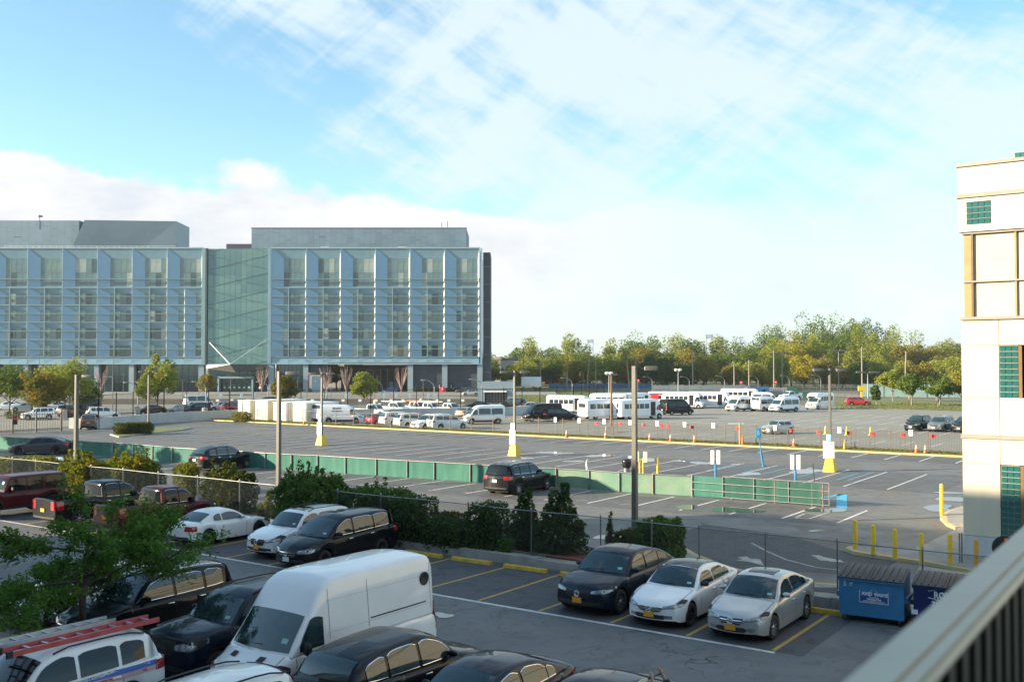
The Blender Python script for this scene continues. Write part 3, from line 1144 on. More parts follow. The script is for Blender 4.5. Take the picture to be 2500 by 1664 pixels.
# ------------------------------------------------------------------ ground
def asphalt(name, c1, c2, crack=0.0, rough=0.78, patch=0.35, stain=0.0, wet=0.0):
    m = bpy.data.materials.new(name)
    m.use_nodes = True
    N, Lk = m.node_tree.nodes, m.node_tree.links
    b = N['Principled BSDF']
    b.inputs['Specular IOR Level'].default_value = 0.35
    tc = N.new('ShaderNodeTexCoord')

    def noise(sc, det, ro=.6, dist=0.0, vec=None):
        n = N.new('ShaderNodeTexNoise')
        n.inputs['Scale'].default_value = sc
        n.inputs['Detail'].default_value = det
        n.inputs['Roughness'].default_value = ro
        n.inputs['Distortion'].default_value = dist
        Lk.new(vec or tc.outputs['Object'], n.inputs['Vector'])
        return n.outputs['Fac']

    def rng_(v, lo, hi, a=0.0, c=1.0):
        n = N.new('ShaderNodeMapRange')
        Lk.new(v, n.inputs[0])
        for i, q in enumerate((lo, hi, a, c)):
            n.inputs[i + 1].default_value = q
        return n.outputs[0]

    def mix(f, a, c, bt='MIX'):
        n = N.new('ShaderNodeMix')
        n.data_type = 'RGBA'
        n.blend_type = bt
        for i, q in ((0, f), (6, a), (7, c)):
            if isinstance(q, (int, float)):
                n.inputs[i].default_value = q
            elif isinstance(q, tuple):
                n.inputs[i].default_value = q + (1,)
            else:
                Lk.new(q, n.inputs[i])
        return n.outputs[2]
    col = mix(rng_(noise(.11, 5, .62, .6), .35, .65), c1, c2)
    grain = noise(42, 3, .7)
    col = mix(rng_(grain, .3, .7), mix(.30, col, (0, 0, 0)), mix(.10, col, (1, 1, 1)))
    mid = noise(1.4, 5, .65, .4)
    col = mix(rng_(mid, .5, .72, 0, patch), col, tuple(c * .55 for c in c1))
    if stain:
        stn = noise(.35, 4, .5, 1.5)
        col = mix(rng_(stn, .56, .70, 0, stain), col, (.20, .155, .10))
    rv = rng_(noise(.35, 4, .6, .8), .4, .62, rough - wet, rough)
    Lk.new(rv, b.inputs['Roughness'])
    if crack:
        wv = N.new('ShaderNodeMix')
        wv.data_type = 'VECTOR'
        n3 = N.new('ShaderNodeTexNoise')
        n3.inputs['Scale'].default_value = .9
        n3.inputs['Detail'].default_value = 4
        Lk.new(tc.outputs['Object'], n3.inputs['Vector'])
        ad = N.new('ShaderNodeVectorMath')
        ad.operation = 'MULTIPLY_ADD'
        Lk.new(n3.outputs['Color'], ad.inputs[0])
        ad.inputs[1].default_value = (2.2, 2.2, 0)
        Lk.new(tc.outputs['Object'], ad.inputs[2])
        vo = N.new('ShaderNodeTexVoronoi')
        vo.feature = 'DISTANCE_TO_EDGE'
        vo.inputs['Scale'].default_value = .75
        Lk.new(ad.outputs[0], vo.inputs['Vector'])
        line = rng_(vo.outputs['Distance'], .002, .011, 1, 0)
        msk = rng_(noise(.22, 3, .5), .46, .58)
        mu = N.new('ShaderNodeMath')
        mu.operation = 'MULTIPLY'
        Lk.new(line, mu.inputs[0])
        Lk.new(msk, mu.inputs[1])
        mu2 = N.new('ShaderNodeMath')
        mu2.operation = 'MULTIPLY'
        mu2.inputs[1].default_value = crack
        Lk.new(mu.outputs[0], mu2.inputs[0])
        col = mix(mu2.outputs[0], col, (.012, .012, .012))
    Lk.new(col, b.inputs['Base Color'])
    bp = N.new('ShaderNodeBump')
    bp.inputs['Strength'].default_value = .35
    bp.inputs['Distance'].default_value = .006
    Lk.new(grain, bp.inputs['Height'])
    Lk.new(bp.outputs[0], b.inputs['Normal'])
    MATS[name] = m
    return m


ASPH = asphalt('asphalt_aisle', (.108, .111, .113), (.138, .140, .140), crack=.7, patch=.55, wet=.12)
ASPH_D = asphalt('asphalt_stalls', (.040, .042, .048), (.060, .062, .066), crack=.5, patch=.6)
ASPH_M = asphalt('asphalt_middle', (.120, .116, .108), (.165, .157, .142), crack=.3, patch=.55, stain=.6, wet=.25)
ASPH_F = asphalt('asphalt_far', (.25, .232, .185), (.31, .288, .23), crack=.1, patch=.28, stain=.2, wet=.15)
CONC = mat('concrete', (.34, .33, .30), .85, var=.22, scale=1.6, bump=.25)
CONC_Y = mat('kerb_yellow', (.56, .43, .14), .8, var=.35, scale=2.5, bump=.3, col2=(.46, .41, .29))
PAVE = mat('pavement', (.30, .295, .28), .85, var=.18, scale=1.2, bump=.2)
GRASSM = mat('grass_turf', (.10, .13, .025), .9, var=.4, scale=.8, bump=.5, bscale=30, col2=(.17, .19, .04))
LINE_W = mat('paint_line_white', (.72, .72, .70), .75, var=.3, scale=3.5, col2=(.42, .42, .41))
LINE_WF = mat('paint_line_worn', (.52, .51, .47), .8, var=.3, scale=2.2, col2=(.26, .255, .24))
LINE_Y = mat('paint_line_yellow', (.55, .36, .07), .75, var=.3, scale=3.0, col2=(.36, .24, .07))
LINE_B = mat('paint_line_blue', (.10, .30, .42), .75, var=.3, scale=2.0, col2=(.20, .34, .40))
YEL = mat('safety_yellow', (.80, .52, .02), .5, var=.12, scale=4)
YEL_O = mat('faded_orange', (.62, .34, .05), .6, var=.2, scale=3)
STEEL = mat('galvanised_steel', (.27, .28, .285), .45, .75, var=.15, scale=5)
RUSTY = mat('weathered_pipe', (.34, .30, .27), .6, .4, var=.25, scale=6, col2=(.30, .18, .13))
MESHM = mat('chain_link_wire', (.33, .34, .35), .5, .6, var=.15)
BRONZE = mat('bronze_pole', (.125, .12, .108), .45, .35, var=.12, scale=2)
DARKM = mat('dark_fence', (.13, .10, .075), .5, .2, var=.2)
BLACKM = mat('black_fence', (.012, .012, .013), .5, .2, var=.2)
WSIGN = mat('sign_white', (.80, .80, .80), .45, var=.04, scale=6)
BSIGN = mat('sign_blue', (.05, .30, .55), .45, var=.1, scale=6)
REDM = mat('sign_red', (.62, .03, .04), .5, var=.15, scale=8)
ORANGE = mat('cone_orange', (.85, .16, .02), .5, var=.1, scale=6)
CONEW = mat('cone_band', (.82, .82, .80), .4, var=.05)
LIME = mat('cone_lime', (.62, .72, .06), .5, var=.1, scale=6)
WATER = mat('puddle_water', (.035, .037, .038), .025, 0, var=.2, scale=.6, spec=.8)


def flat(name, poly, z, m, kind='structure', parent=None):
    """level sheet from a list of corners"""
    mb = MB()
    mb.add([(x, y, z) for x, y in poly], [tuple(range(len(poly)))])
    o = mb.build(name, [m], parent)
    me = o.data
    if me.polygons[0].normal.z < 0:
        me.flip_normals()
    if kind and parent is None:
        o['kind'] = kind
    return o


def rect(a0, a1, b0, b1):
    return [AB(a0, b0), AB(a1, b0), AB(a1, b1), AB(a0, b1)]


flat('terrain', [(-4000, -350), (4000, -350), (4000, 4150), (-4000, 4150)], -.06, mat('terrain', (.10, .115, .05), .95, var=.3, scale=.02, col2=(.17, .15, .09)))
flat('parking_lot', rect(-30, 30.9, -160, 20), 0.0, ASPH)
flat('middle_parking_lot', rect(31.3, 87.0, -112, 70), 0.0, ASPH_M)
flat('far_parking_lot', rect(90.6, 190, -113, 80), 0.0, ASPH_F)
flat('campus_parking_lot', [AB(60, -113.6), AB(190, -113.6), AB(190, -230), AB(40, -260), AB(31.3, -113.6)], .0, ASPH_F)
flat('stall_paving', rect(25.2, 30.6, -75, -8.6), .004, ASPH_D)
flat('lane_paving', [AB(34.2, -16), AB(36.2, -9.8), AB(39.6, -9.8), AB(40.6, -12.5), AB(42.8, -15.2), AB(43.5, -19.5), AB(38, -19.0)], .004, ASPH_D)

ASPH_S = asphalt('asphalt_bays', (.082, .080, .080), (.108, .105, .100), crack=.3, patch=.6, stain=.3, wet=.2)
flat('stall_band', rect(61.6, 72.6, -107, -13), .004, ASPH_S)
flat('stall_band', rect(81.2, 87.0, -107, 60), .004, ASPH_S)
flat('stall_band', [AB(41.6, -85), AB(47.2, -85), AB(51.4, -18), AB(46.6, -14)], .004, ASPH_S)
# kerbs and strips of turf between the lots
mb = MB()
mb.prism(rect(87.05, 87.35, -112, 70), 0, .15)
tag(mb.build('kerb_edge', [CONC_Y]), kind='structure')
mb = MB()
mb.prism(rect(87.35, 90.6, -112, 70), -.02, .13)
tag(mb.build('grass_strip', [GRASSM]), kind='structure')


def grass_tufts(name, poly_fn, n, h, parent_kind='stuff'):
    p = np.array([poly_fn() for _ in range(n)])
    ang = rng.uniform(0, 6.28, n)
    hh = rng.uniform(.5, 1.2, n) * h
    w = hh * .35
    lean = rng.normal(0, .3, (n, 2)) * hh[:, None]
    c, s_ = np.cos(ang) * w, np.sin(ang) * w
    v = np.zeros((n, 3, 3))
    v[:, 0] = np.stack([p[:, 0] - c, p[:, 1] - s_, p[:, 2]], 1)
    v[:, 1] = np.stack([p[:, 0] + c, p[:, 1] + s_, p[:, 2]], 1)
    v[:, 2] = np.stack([p[:, 0] + lean[:, 0], p[:, 1] + lean[:, 1], p[:, 2] + hh], 1)
    me = quads_mesh(name, v, 3, foliage('grass_blades', (.10, .12, .02), (.22, .24, .05), (.20, .17, .06)))
    o = link(name, me)
    return tag(o, kind='stuff')


def pick_ab(a0, a1, b0, b1, z):
    def f():
        x, y = AB(random.uniform(a0, a1), random.uniform(b0, b1))
        return (x, y, z)
    return f


grass_tufts('strip_grass', pick_ab(87.4, 90.6, -112, -5, .13), 16000, .12)

# ---- painted markings, each line a sheet 4 mm up
PAINT_Z = .008


def line(p, q, w, m, name='painted_line', z=PAINT_Z):
    d = Vector((q[0] - p[0], q[1] - p[1]))
    n = Vector((-d.y, d.x)).normalized() * w / 2
    k = max(1, int(d.length / 2.5))
    mb = MB()
    jit = [random.uniform(-.012, .012) for _ in range(k + 1)]
    rows = []
    for i in range(k + 1):
        t = i / k
        x, y = p[0] + d.x * t + n.normalized().x * jit[i], p[1] + d.y * t + n.normalized().y * jit[i]
        rows.append([(x + n.x, y + n.y, z), (x - n.x, y - n.y, z)])
    mb.grid(rows, 0, False)
    o = mb.build(name, [m])
    if o.data.polygons[0].normal.z < 0:
        o.data.flip_normals()
    return tag(o, kind='structure')


line(AB(25.05, -75), AB(25.25, -36), .16, LINE_W)
line(AB(25.25, -36), AB(25.1, -9.3), .16, LINE_W)
for b in (-45.6, -43.1, -40.6, -38.2, -36.0, -33.6, -31.2, -28.8, -26.4, -24.0, -21.45, -19.0, -16.7, -14.25, -11.85, -9.4):
    line(AB(25.3, b), AB(30.5, b + random.uniform(-.1, .25)), .12, LINE_Y)
for i in range(9):
    b = -29.5 + i * 2.5
    line(AB(14.2, b), AB(19.6, b + .1), .11, LINE_Y)
# second lot: short stalls along the green fence
for i in range(26):
    b = -80 + i * 2.62
    a0 = 46.4 + (b + 73) * .075
    if b > -14.5:
        break
    line(AB(a0 - 3.3, b), AB(a0 + 1.6, b + .05), .14, LINE_W)
# third lot: double row and a row against the kerb
for i in range(44):
    b = -105 + i * 2.62
    if b < -14:
        line(AB(62.0, b), AB(72.2, b), .13, LINE_W)
    if b < 20:
        line(AB(81.6, b), AB(86.6, b), .14, LINE_W)
line(AB(67.1, -104), AB(67.1, -32), .10, LINE_WF)
# far lot rows
for k, a in enumerate((97, 113, 129, 146)):
    for i in range(50):
        b = -74 + i * 2.65
        if toAB(AB(a, b))[1] < (-70 if k < 2 else -60) or b > 30:
            continue
        line(AB(a, b), AB(a + (10.2 if k else 5), b), .17, LINE_W)
# blue bays for badge holders
def bay(u, v, w=2.6, l=5.2, stripes=6):
    a, b = toAB(G(u, v))
    line(AB(a, b), AB(a + l, b), .12, LINE_B)
    line(AB(a, b + w), AB(a + l, b + w), .12, LINE_B)
    line(AB(a + l, b), AB(a + l, b + w), .12, LINE_B, z=.0125)
    for i in range(stripes):
        t = (i + .3) / stripes
        line(AB(a + l * t, b + .05), AB(a + l * min(1, t + .22), b + w - .05), .10, LINE_B, z=.0125)


bay(1725, 1148)
bay(1945, 1165)
a_, b_ = toAB(G(1850, 1160))
line(AB(a_, b_), AB(a_ + 6, b_), .12, LINE_B)
a_, b_ = toAB(G(2070, 1172))
line(AB(a_, b_), AB(a_ + 6, b_), .12, LINE_B)
p0, p1 = G(2055, 1240), G(2056, 1206)
line(p0, p1, .55, mat('bright_blue_paint', (.08, .42, .60), .6, var=.2, scale=2))
line(p1, G(2000, 1216), .3, MATS['bright_blue_paint'])
for v in (1212, 1220, 1228):
    line(G(2005, v + 3), G(2050, v), .10, LINE_B)
for q in ((1940, 1264, 1975, 1266), (1975, 1266, 2030, 1248), (1940, 1264, 1965, 1253), (1965, 1253, 2005, 1254)):
    line(G(q[0], q[1]), G(q[2], q[3]), .12, LINE_WF)
# lane markings by the exit
for q in ((1835, 1325, 1870, 1344), (1870, 1344, 1920, 1366), (1920, 1366, 1990, 1384), (1990, 1384, 2080, 1395)):
    line(G(q[0], q[1]), G(q[2], q[3]), .12, LINE_WF)


def arrow(pts):
    mb = MB()
    mb.add([(*G(u, v), .012) for u, v in pts], [tuple(range(len(pts)))])
    o = mb.build('painted_arrow', [LINE_WF])
    if o.data.polygons[0].normal.z < 0:
        o.data.flip_normals()
    tag(o, kind='structure')


arrow([(1797, 1367), (1812, 1365), (1799, 1360), (1823, 1358), (1832, 1363), (1855, 1364), (1866, 1381), (1832, 1372), (1815, 1370)])
arrow([(1980, 1354), (2000, 1355), (2014, 1360), (2050, 1366), (2064, 1373), (2030, 1371), (2018, 1368), (2003, 1368)])
for u, v in ((1322, 1215), (1421, 1221), (1527, 1230), (1145, 1201), (1065, 1196), (985, 1190)):
    a, b = toAB(G(u, v))
    line(AB(a - .25, b - .2), AB(a + .2, b + .2), .12, LINE_Y)

# ---- pavements by the right-hand building
def kerbed(name, pts, z=.14, kerb=CONC_Y, top=PAVE, kw=.28):
    mb = MB()
    mb.prism(pts, -.02, z - .004)
    o = tag(mb.build(name, [kerb]), kind='structure')
    c = (sum(p[0] for p in pts) / len(pts), sum(p[1] for p in pts) / len(pts))
    ins = []
    for x, y in pts:
        d = Vector((c[0] - x, c[1] - y))
        d = d.normalized() * min(kw * 1.2, d.length * .5)
        ins.append((x + d.x, y + d.y))
    mb = MB()
    mb.prism(ins, z - .05, z + .002)
    tag(mb.build(name + '_top', [top]), kind='structure')


kerbed('pavement', [G(2062, 1345), G(2075, 1340), G(2120, 1344), G(2240, 1350), G(2352, 1290), G(2420, 1290), G(2480, 1420), G(2255, 1378), G(2150, 1364), G(2085, 1354)])
kerbed('corner_pavement', [G(2295, 1268), G(2298, 1259), G(2315, 1252), G(2346, 1242), G(2420, 1238), G(2420, 1291), G(2345, 1291), G(2332, 1293), G(2310, 1283)])
kerbed('gate_apron', [G(2230, 1420), G(2245, 1386), G(2480, 1420), G(2600, 1480), G(2420, 1480), G(2235, 1455)], .09, CONC, PAVE)
mb = MB()
kp = [(1480, 1338), (1600, 1345), (1665, 1342), (1700, 1362), (1780, 1392), (1900, 1424), (2060, 1436), (2060, 1442), (1900, 1440), (1700, 1420), (1500, 1390)]
mb.prism([G(u, v) for u, v in kp], -.02, .12)
tag(mb.build('planting_strip', [PAVE]), kind='structure')
for (u0, v0), (u1, v1) in zip([(1665, 1342), (1700, 1362), (1780, 1392), (1900, 1424)], [(1700, 1362), (1780, 1392), (1900, 1424), (2060, 1436)]):
    line(G(u0, v0), G(u1, v1), .22, CONC_Y, 'kerb_edge', .126)
# low concrete wall that carries the chain-link fence
mb = MB()
n = 40
for i in range(n):
    b0, b1 = -78 + i * 72 / n, -78 + (i + 1) * 72 / n - .012
    hgt = .30 + .03 * math.sin(i * 1.7)
    mb.prism(rect(30.72, 31.30, b0, b1), -.02, hgt)
wall = tag(mb.build('kerb_wall', [CONC]), kind='structure')
mb = MB()
mb.prism(rect(31.31, 34.6, -78, -17.5), -.03, .16)
tag(mb.build('planting_bed', [mat('bed_soil', (.07, .055, .04), .95, var=.4, scale=3, bump=.5)]), kind='structure')
mb = MB()
mb.box(0, 0, 0, .9, 2.4, .34)
o = mb.build('brick_edge', [mat('red_edging', (.22, .035, .03), .8, var=.25, scale=8)], None, (*AB(31.75, -19.0), .15), HU)
tag(o, 'low red painted edging block under the fence by the hedge end', 'edging')

# puddles left by rain, each a thin sheet of still water
PUD = [(1352, 1105, 44, 3), (1285, 1118, 16, 2.5), (1400, 1126, 22, 2.5), (1470, 1112, 32, 4), (1545, 1115, 18, 3), (1580, 1122, 26, 4.5), (1655, 1125, 16, 2), (1715, 1130, 26, 4.5), (1800, 1133, 12, 2.5), (1830, 1157, 26, 5),
       (1970, 1150, 50, 6), (2290, 1240, 42, 9), (2330, 1219, 55, 6), (2330, 1203, 45, 3), (2020, 1245, 42, 7), (1997, 1295, 18, 3), (1485, 1310, 42, 6), (1675, 1238, 30, 6), (1795, 1245, 70, 7), (1082, 1502, 24, 8)]
for i, (u, v, w, h) in enumerate(PUD):
    pts = []
    for k in range(18):
        t = 2 * math.pi * k / 18
        q = 1 + .28 * math.sin(t * 2 + i) + .16 * math.sin(t * 3 + i * 2.1) + random.uniform(-.06, .06)
        pts.append(G(u + w * math.cos(t) * q, v + h * math.sin(t) * q * .8))
    o = flat('puddle', pts, .016, WATER, None)
    where = 'stretch of the nearest parking aisle' if v > 1450 else 'lane beside the gate posts' if u > 2200 else 'lot past the green fence' if v < 1200 else 'lane in front of the green gate'
    tag(o, 'shallow puddle of rain water lying in the ' + where, 'puddle', 'rain puddles in the ' + where)
# ------------------------------------------------------------------ fences
def mesh_panel(length, z0, z1, pitch=.075, wire=.0035):
    """woven wire as two families of slanted wires, in local x / z"""
    h = z1 - z0
    vs = []
    n = int((length + h) / pitch)
    for s in (1, -1):
        for i in range(n + 1):
            x0 = i * pitch - h
            xa, xb, za, zb = x0, x0 + h, z0, z1
            if xa < 0:
                za += -xa
                xa = 0
            if xb > length:
                zb -= xb - length
                xb = length
            if xb - xa < .01:
                continue
            if s < 0:
                za, zb = z1 - (za - z0), z1 - (zb - z0)
            w = wire
            y = .003 * s
            vs += [(xa, y - w, za), (xb, y - w, zb), (xb, y + w, zb + s * w), (xa, y + w, za + s * w)]
            vs += [(xa, y - w, za + w), (xb, y - w, zb + w), (xb, y + w, zb - w), (xa, y + w, za - w)]
    return vs


def chain_fence(bs, a, ht, label):
    x0, y0 = AB(a, bs[0])
    T = thing('chain_link_fence', label, 'fence', (x0, y0, 0), LOT - math.pi / 2)
    for i, b in enumerate(bs):
        s = b - bs[0]
        lean = random.uniform(-.03, .03)
        p = MB().tube([(s, 0, .2), (s + lean, 0, ht + .03)], .027, 8)
        p.lathe([(.04, ht + .02), (.04, ht + .06), (.015, ht + .10)], 8, c=(s + lean, 0, 0))
        p.build('post', [STEEL], T)
    L = bs[-1] - bs[0]
    pts = []
    for i in range(int(L / 1.5) + 1):
        pts.append((i * 1.5, 0, ht - .02 + .012 * math.sin(i * 1.3)))
    MB().tube(pts, .019, 7).build('top_rail', [STEEL], T)
    MB().tube([(0, .02, .42), (L, .02, .40)], .02, 6).build('bottom_rail', [RUSTY], T)
    me = quads_mesh('wire_mesh', mesh_panel(L, .36, ht - .03, .085, .0036), 4, [MESHM])
    o = link('wire_mesh', me, T, (0, -.035, 0))
    o['kind'] = 'stuff'
    return T


chain_fence([-78, -75, -72, -69, -66, -63, -60, -57.5, -55, -52.4, -49.5, -46.6, -43.6, -40.5, -37.4, -34.2, -31.0, -28.5, -26.5, -23.85, -20.9, -17.9, -15.9, -14.1, -11.8, -9.5, -7.0, -4], 31.1, 2.0,
            'galvanised chain link fence on the low concrete wall behind the near parked cars')

# green screened fence in the middle
GREENF = mat('screen_fabric', (.014, .125, .095), .75, var=.25, scale=.8, bump=.35, col2=(.05, .185, .14), stretch=(3, 3, .4))
GREENF2 = mat('screen_fabric_faded', (.10, .22, .16), .75, var=.25, scale=1.0, bump=.25, col2=(.20, .29, .21))
gp = [(275, 1115), (325, 1119), (372, 1124), (420, 1129), (475, 1133), (530, 1136), (590, 1140), (647, 1145), (711, 1149), (775, 1152), (843, 1157), (918, 1162), (994, 1167), (1060, 1171), (1148, 1177), (1196, 1180), (1270, 1185), (1357, 1190), (1438, 1195), (1512, 1201), (1594, 1206), (1690, 1212)]
A0 = G(*gp[0])
pts = [(-62.5, 99.0), (-58.5, 96.6), (-54.5, 94.1), (-50.3, 91.6), (-46, 89.0), (-41.5, 86.4), (-37, 83.9)] + [G(*p) for p in gp]
T = thing('screened_fence', 'low chain link fence hung with green screen fabric between two lots', 'fence', (pts[0][0], pts[0][1], 0))
o0 = pts[0]
loc_ = [(x - o0[0], y - o0[1]) for x, y in pts]
FH = 1.16
for i, (x, y) in enumerate(loc_):
    MB().tube([(x, y, 0), (x, y, FH + .06)], .04 if i % 4 else .05, 8).build('post', [STEEL if i % 3 else RUSTY], T)
MB().tube([(x, y, FH) for x, y in loc_], .03, 7).build('top_rail', [STEEL], T)
for i in range(len(loc_) - 1):
    (xa, ya), (xb, yb) = loc_[i], loc_[i + 1]
    rows = []
    d = Vector((xb - xa, yb - ya)).normalized()
    nrm = (d.y, -d.x)
    for k in range(9):
        t = k / 8
        row = []
        for j in range(5):
            z = .03 + (FH - .05) * j / 4
            bul = .03 * math.sin(math.pi * t) * math.sin(math.pi * j / 4) * random.uniform(.3, 1.4) + .05
            sag = -.03 * math.sin(math.pi * t) if j == 4 else 0
            row.append((xa + (xb - xa) * t + nrm[0] * bul * -1, ya + (yb - ya) * t - nrm[1] * bul, z + sag))
        rows.append(row)
    MB().grid(rows, 0, True).build('screen_panel', [GREENF if i < 24 else GREENF2], T)
# sliding gate at the end of it
g0, g1 = G(1690, 1212), G(2025, 1238)
gl = math.hypot(g1[0] - g0[0], g1[1] - g0[1])
ga = math.atan2(g1[1] - g0[1], g1[0] - g0[0])
T = thing('sliding_gate', 'pipe framed sliding gate with green screen at the end of the green fence', 'gate', (g0[0], g0[1], 0), ga)
for s in (0, .30, .62, .88, .955):
    MB().tube([(gl * s, .06, 0), (gl * s, .06, FH + .12)], .05, 8).build('post', [RUSTY], T)
for z in (.10, .42, .84, 1.26):
    MB().tube([(0 if z in (.42, .84) else gl * .24, -.03, z), (gl, -.03, z)], .028, 7).build('rail', [STEEL], T)
for s in (.24, .47, .72, 1.0):
    MB().tube([(gl * s, -.03, .10), (gl * s, -.03, 1.26)], .028, 7).build('stile', [STEEL], T)
MB().grid([[(gl * .94 * k / 12, .02 + .02 * math.sin(k * 1.1), z) for k in range(13)] for z in (.06, .4, .8, 1.2)], 0, True).build('screen_panel', [GREENF], T)
o = link('wire_mesh', quads_mesh('wire_mesh', mesh_panel(gl * .76, .12, 1.24, .09, .004), 4, [MESHM]), T, (gl * .24, -.03, 0))
o['kind'] = 'stuff'

# picket fence with notices along the far kerb
fb = [-95 + i * 3.02 for i in range(34)]
x0, y0 = AB(88.9, fb[0])
T = thing('picket_fence', 'brown metal picket fence with notices on the turf strip beyond the yellow kerb', 'fence', (x0, y0, .12), LOT - math.pi / 2)
FHT = 1.75
for i, b in enumerate(fb):
    MB().box(b - fb[0], 0, FHT / 2, .065, .065, FHT + .1).build('post', [DARKM], T)
for z in (.2, FHT - .2):
    MB().box((fb[-1] - fb[0]) / 2, 0, z, fb[-1] - fb[0], .03, .04).build('rail', [DARKM], T)
vs = []
x = .1
while x < fb[-1] - fb[0]:
    for (dx, dy) in ((.010, 0), (0, .010)):
        vs += [(x - dx, -dy, .08), (x + dx, dy, .08), (x + dx, dy, FHT), (x - dx, -dy, FHT)]
    x += .125
o = link('pickets', quads_mesh('pickets', vs, 4, [DARKM]), T)
o['kind'] = 'stuff'
for i, b in enumerate(fb):
    px = 1250 + FPX * AB(88.9, b)[0] / AB(88.9, b)[1]
    if 1340 < px < 2330:
        k = round((px - 1356) / 62)
for u in (1356, 1414, 1475, 1538, 1604, 1671, 1741, 1891, 2048, 2222):
    # white notice on a post of its own just before the pickets
    t = (u - 1250) / FPX
    # intersect the sight line with the fence line a = 88.7
    Y = 88.7 / (E1[0] * t + E1[1])
    s = toAB((t * Y, Y))[1]
    n = thing('notice_sign', 'white notice on a short brown post along the far picket fence', 'sign', (*AB(88.7, s), .12), LOT - math.pi / 2, 'white notices along the picket fence')
    MB().box(0, 0, .85, .045, .045, 1.7).build('post', [DARKM], n)
    MB().rbox(0, -.035, 1.62, .33, .02, .50, .01).build('board', [WSIGN], n)
for i, u in enumerate((1456, 1512, 1571, 1613, 1630, 1688, 1800, 1849, 1932, 1998, 2071, 2128, 2202, 2275)):
    t = (u - 1250) / FPX
    Y = 89.25 / (E1[0] * t + E1[1])
    s = toAB((t * Y, Y))[1]
    n = thing('danger_board', 'small red board hung behind the far picket fence', 'sign', (*AB(89.25, s), .13), LOT - math.pi / 2, 'red boards behind the picket fence')
    MB().rbox(0, 0, 1.36, .46, .02, .32, .01).build('board', [REDM], n)
    for k in (-.2, .2):
        MB().tube([(k, 0, 0), (k, 0, 1.5)], .012, 5).build('stake', [DARKM], n)


# ------------------------------------------------------------------ cones
def cone(u, v, label, group, m=ORANGE, h=.72, bands=True):
    x, y = G(u, v)
    a, b = toAB((x, y))
    z = .13 if 87.3 < a < 90.6 else 0
    if z:
        x, y = G(u, v, z)
    T = thing('traffic_cone', label, 'cone', (x, y, z), random.uniform(0, 1), group)
    MB().box(0, 0, .02, .36, .36, .04).build('base', [m], T)
    MB().lathe([(.14, .04), (.03, h), (.022, h + .01)], 14).build('shell', [m], T)
    if bands:
        f = lambda z: .14 + (.03 - .14) * (z - .04) / (h - .04) + .004
        for z0, z1 in ((.36, .48), (.55, .62)):
            MB().lathe([(f(z0 * h / .72), z0 * h / .72), (f(z1 * h / .72), z1 * h / .72)], 14).build('band', [CONEW], T)


for u, v in ((1383, 1066), (1478, 1070), (1586, 1075), (1637, 1077), (1695, 1080), (1938, 1089), (2237, 1105), (2259, 1106), (742, 1036)):
    cone(u, v, 'orange traffic cone with white bands standing in the turf strip', 'banded cones on the turf strip')
cone(1813, 1085, 'plain orange cone without bands at a pole of the picket fence', None, bands=False, h=.95)
cone(2062, 1096, 'faded orange cone without bands beside the signed lamp post', None, m=YEL_O, bands=False, h=.85)
for u, v in ((2015, 1059), (2067, 1061), (2125, 1062)):
    cone(u, v, 'lime yellow cone standing on the far lot behind the picket fence', 'lime cones on the far lot', m=LIME, bands=False, h=.9)


# ------------------------------------------------------------------ lamp posts
def flood_head(T, x, y, z, ang, m=BRONZE, l=.75):
    """flat shoebox lamp on a short arm"""
    c, s = math.cos(ang), math.sin(ang)
    a = MB().tube([(x, y, z - .05), (x + c * .45, y + s * .45, z)], .035, 6).build('arm', [m], T)
    h = MB()
    h.rbox(0, 0, 0, l, .42, .20, .05)
    hd = h.build('lamp_head', [m], T, (x + c * (.45 + l / 2), y + s * (.45 + l / 2), z + .02), ang)
    MB().box(0, 0, -.105, l * .8, .32, .012).build('lens', [mat('lamp_lens', (.55, .55, .52), .2, var=.1)], hd)


def square_post(u, v, vtop, label, heads, w=.20, base_h=0, twin=False, group=None, m=BRONZE, hl=.75):
    x, y = G(u, v)
    T = thing('lamp_post', label, 'lamp post', (x, y, 0), LOT, group)
    zt = zat(vtop, y)
    MB().box(0, 0, (zt + base_h) / 2, w, w, zt - base_h, 0, 0, .8, .8).build('pole', [m], T)
    if not base_h:
        MB().box(0, 0, .03, w * 2, w * 2, .06).build('base_plate', [m], T)
    for ang in heads:
        flood_head(T, 0, 0, zt - .12, ang - LOT, m, hl)
    return T, x, y


square_post(1550, 1288, 893, 'tall square bronze lamp post rising beside the clipped ivy', [R(-8)], .23, hl=.6)
square_post(680, 1190, 906, 'square bronze lamp post rising out of the overgrown hedge', [R(-5)], .24)
square_post(185, 1150, 914, 'square bronze lamp post wound with creeper behind the pickup', [R(-5)], .26)
square_post(362, 1045, 905, 'twin headed lamp post by the clipped island bush', [R(5), R(185)], .2, hl=.7)


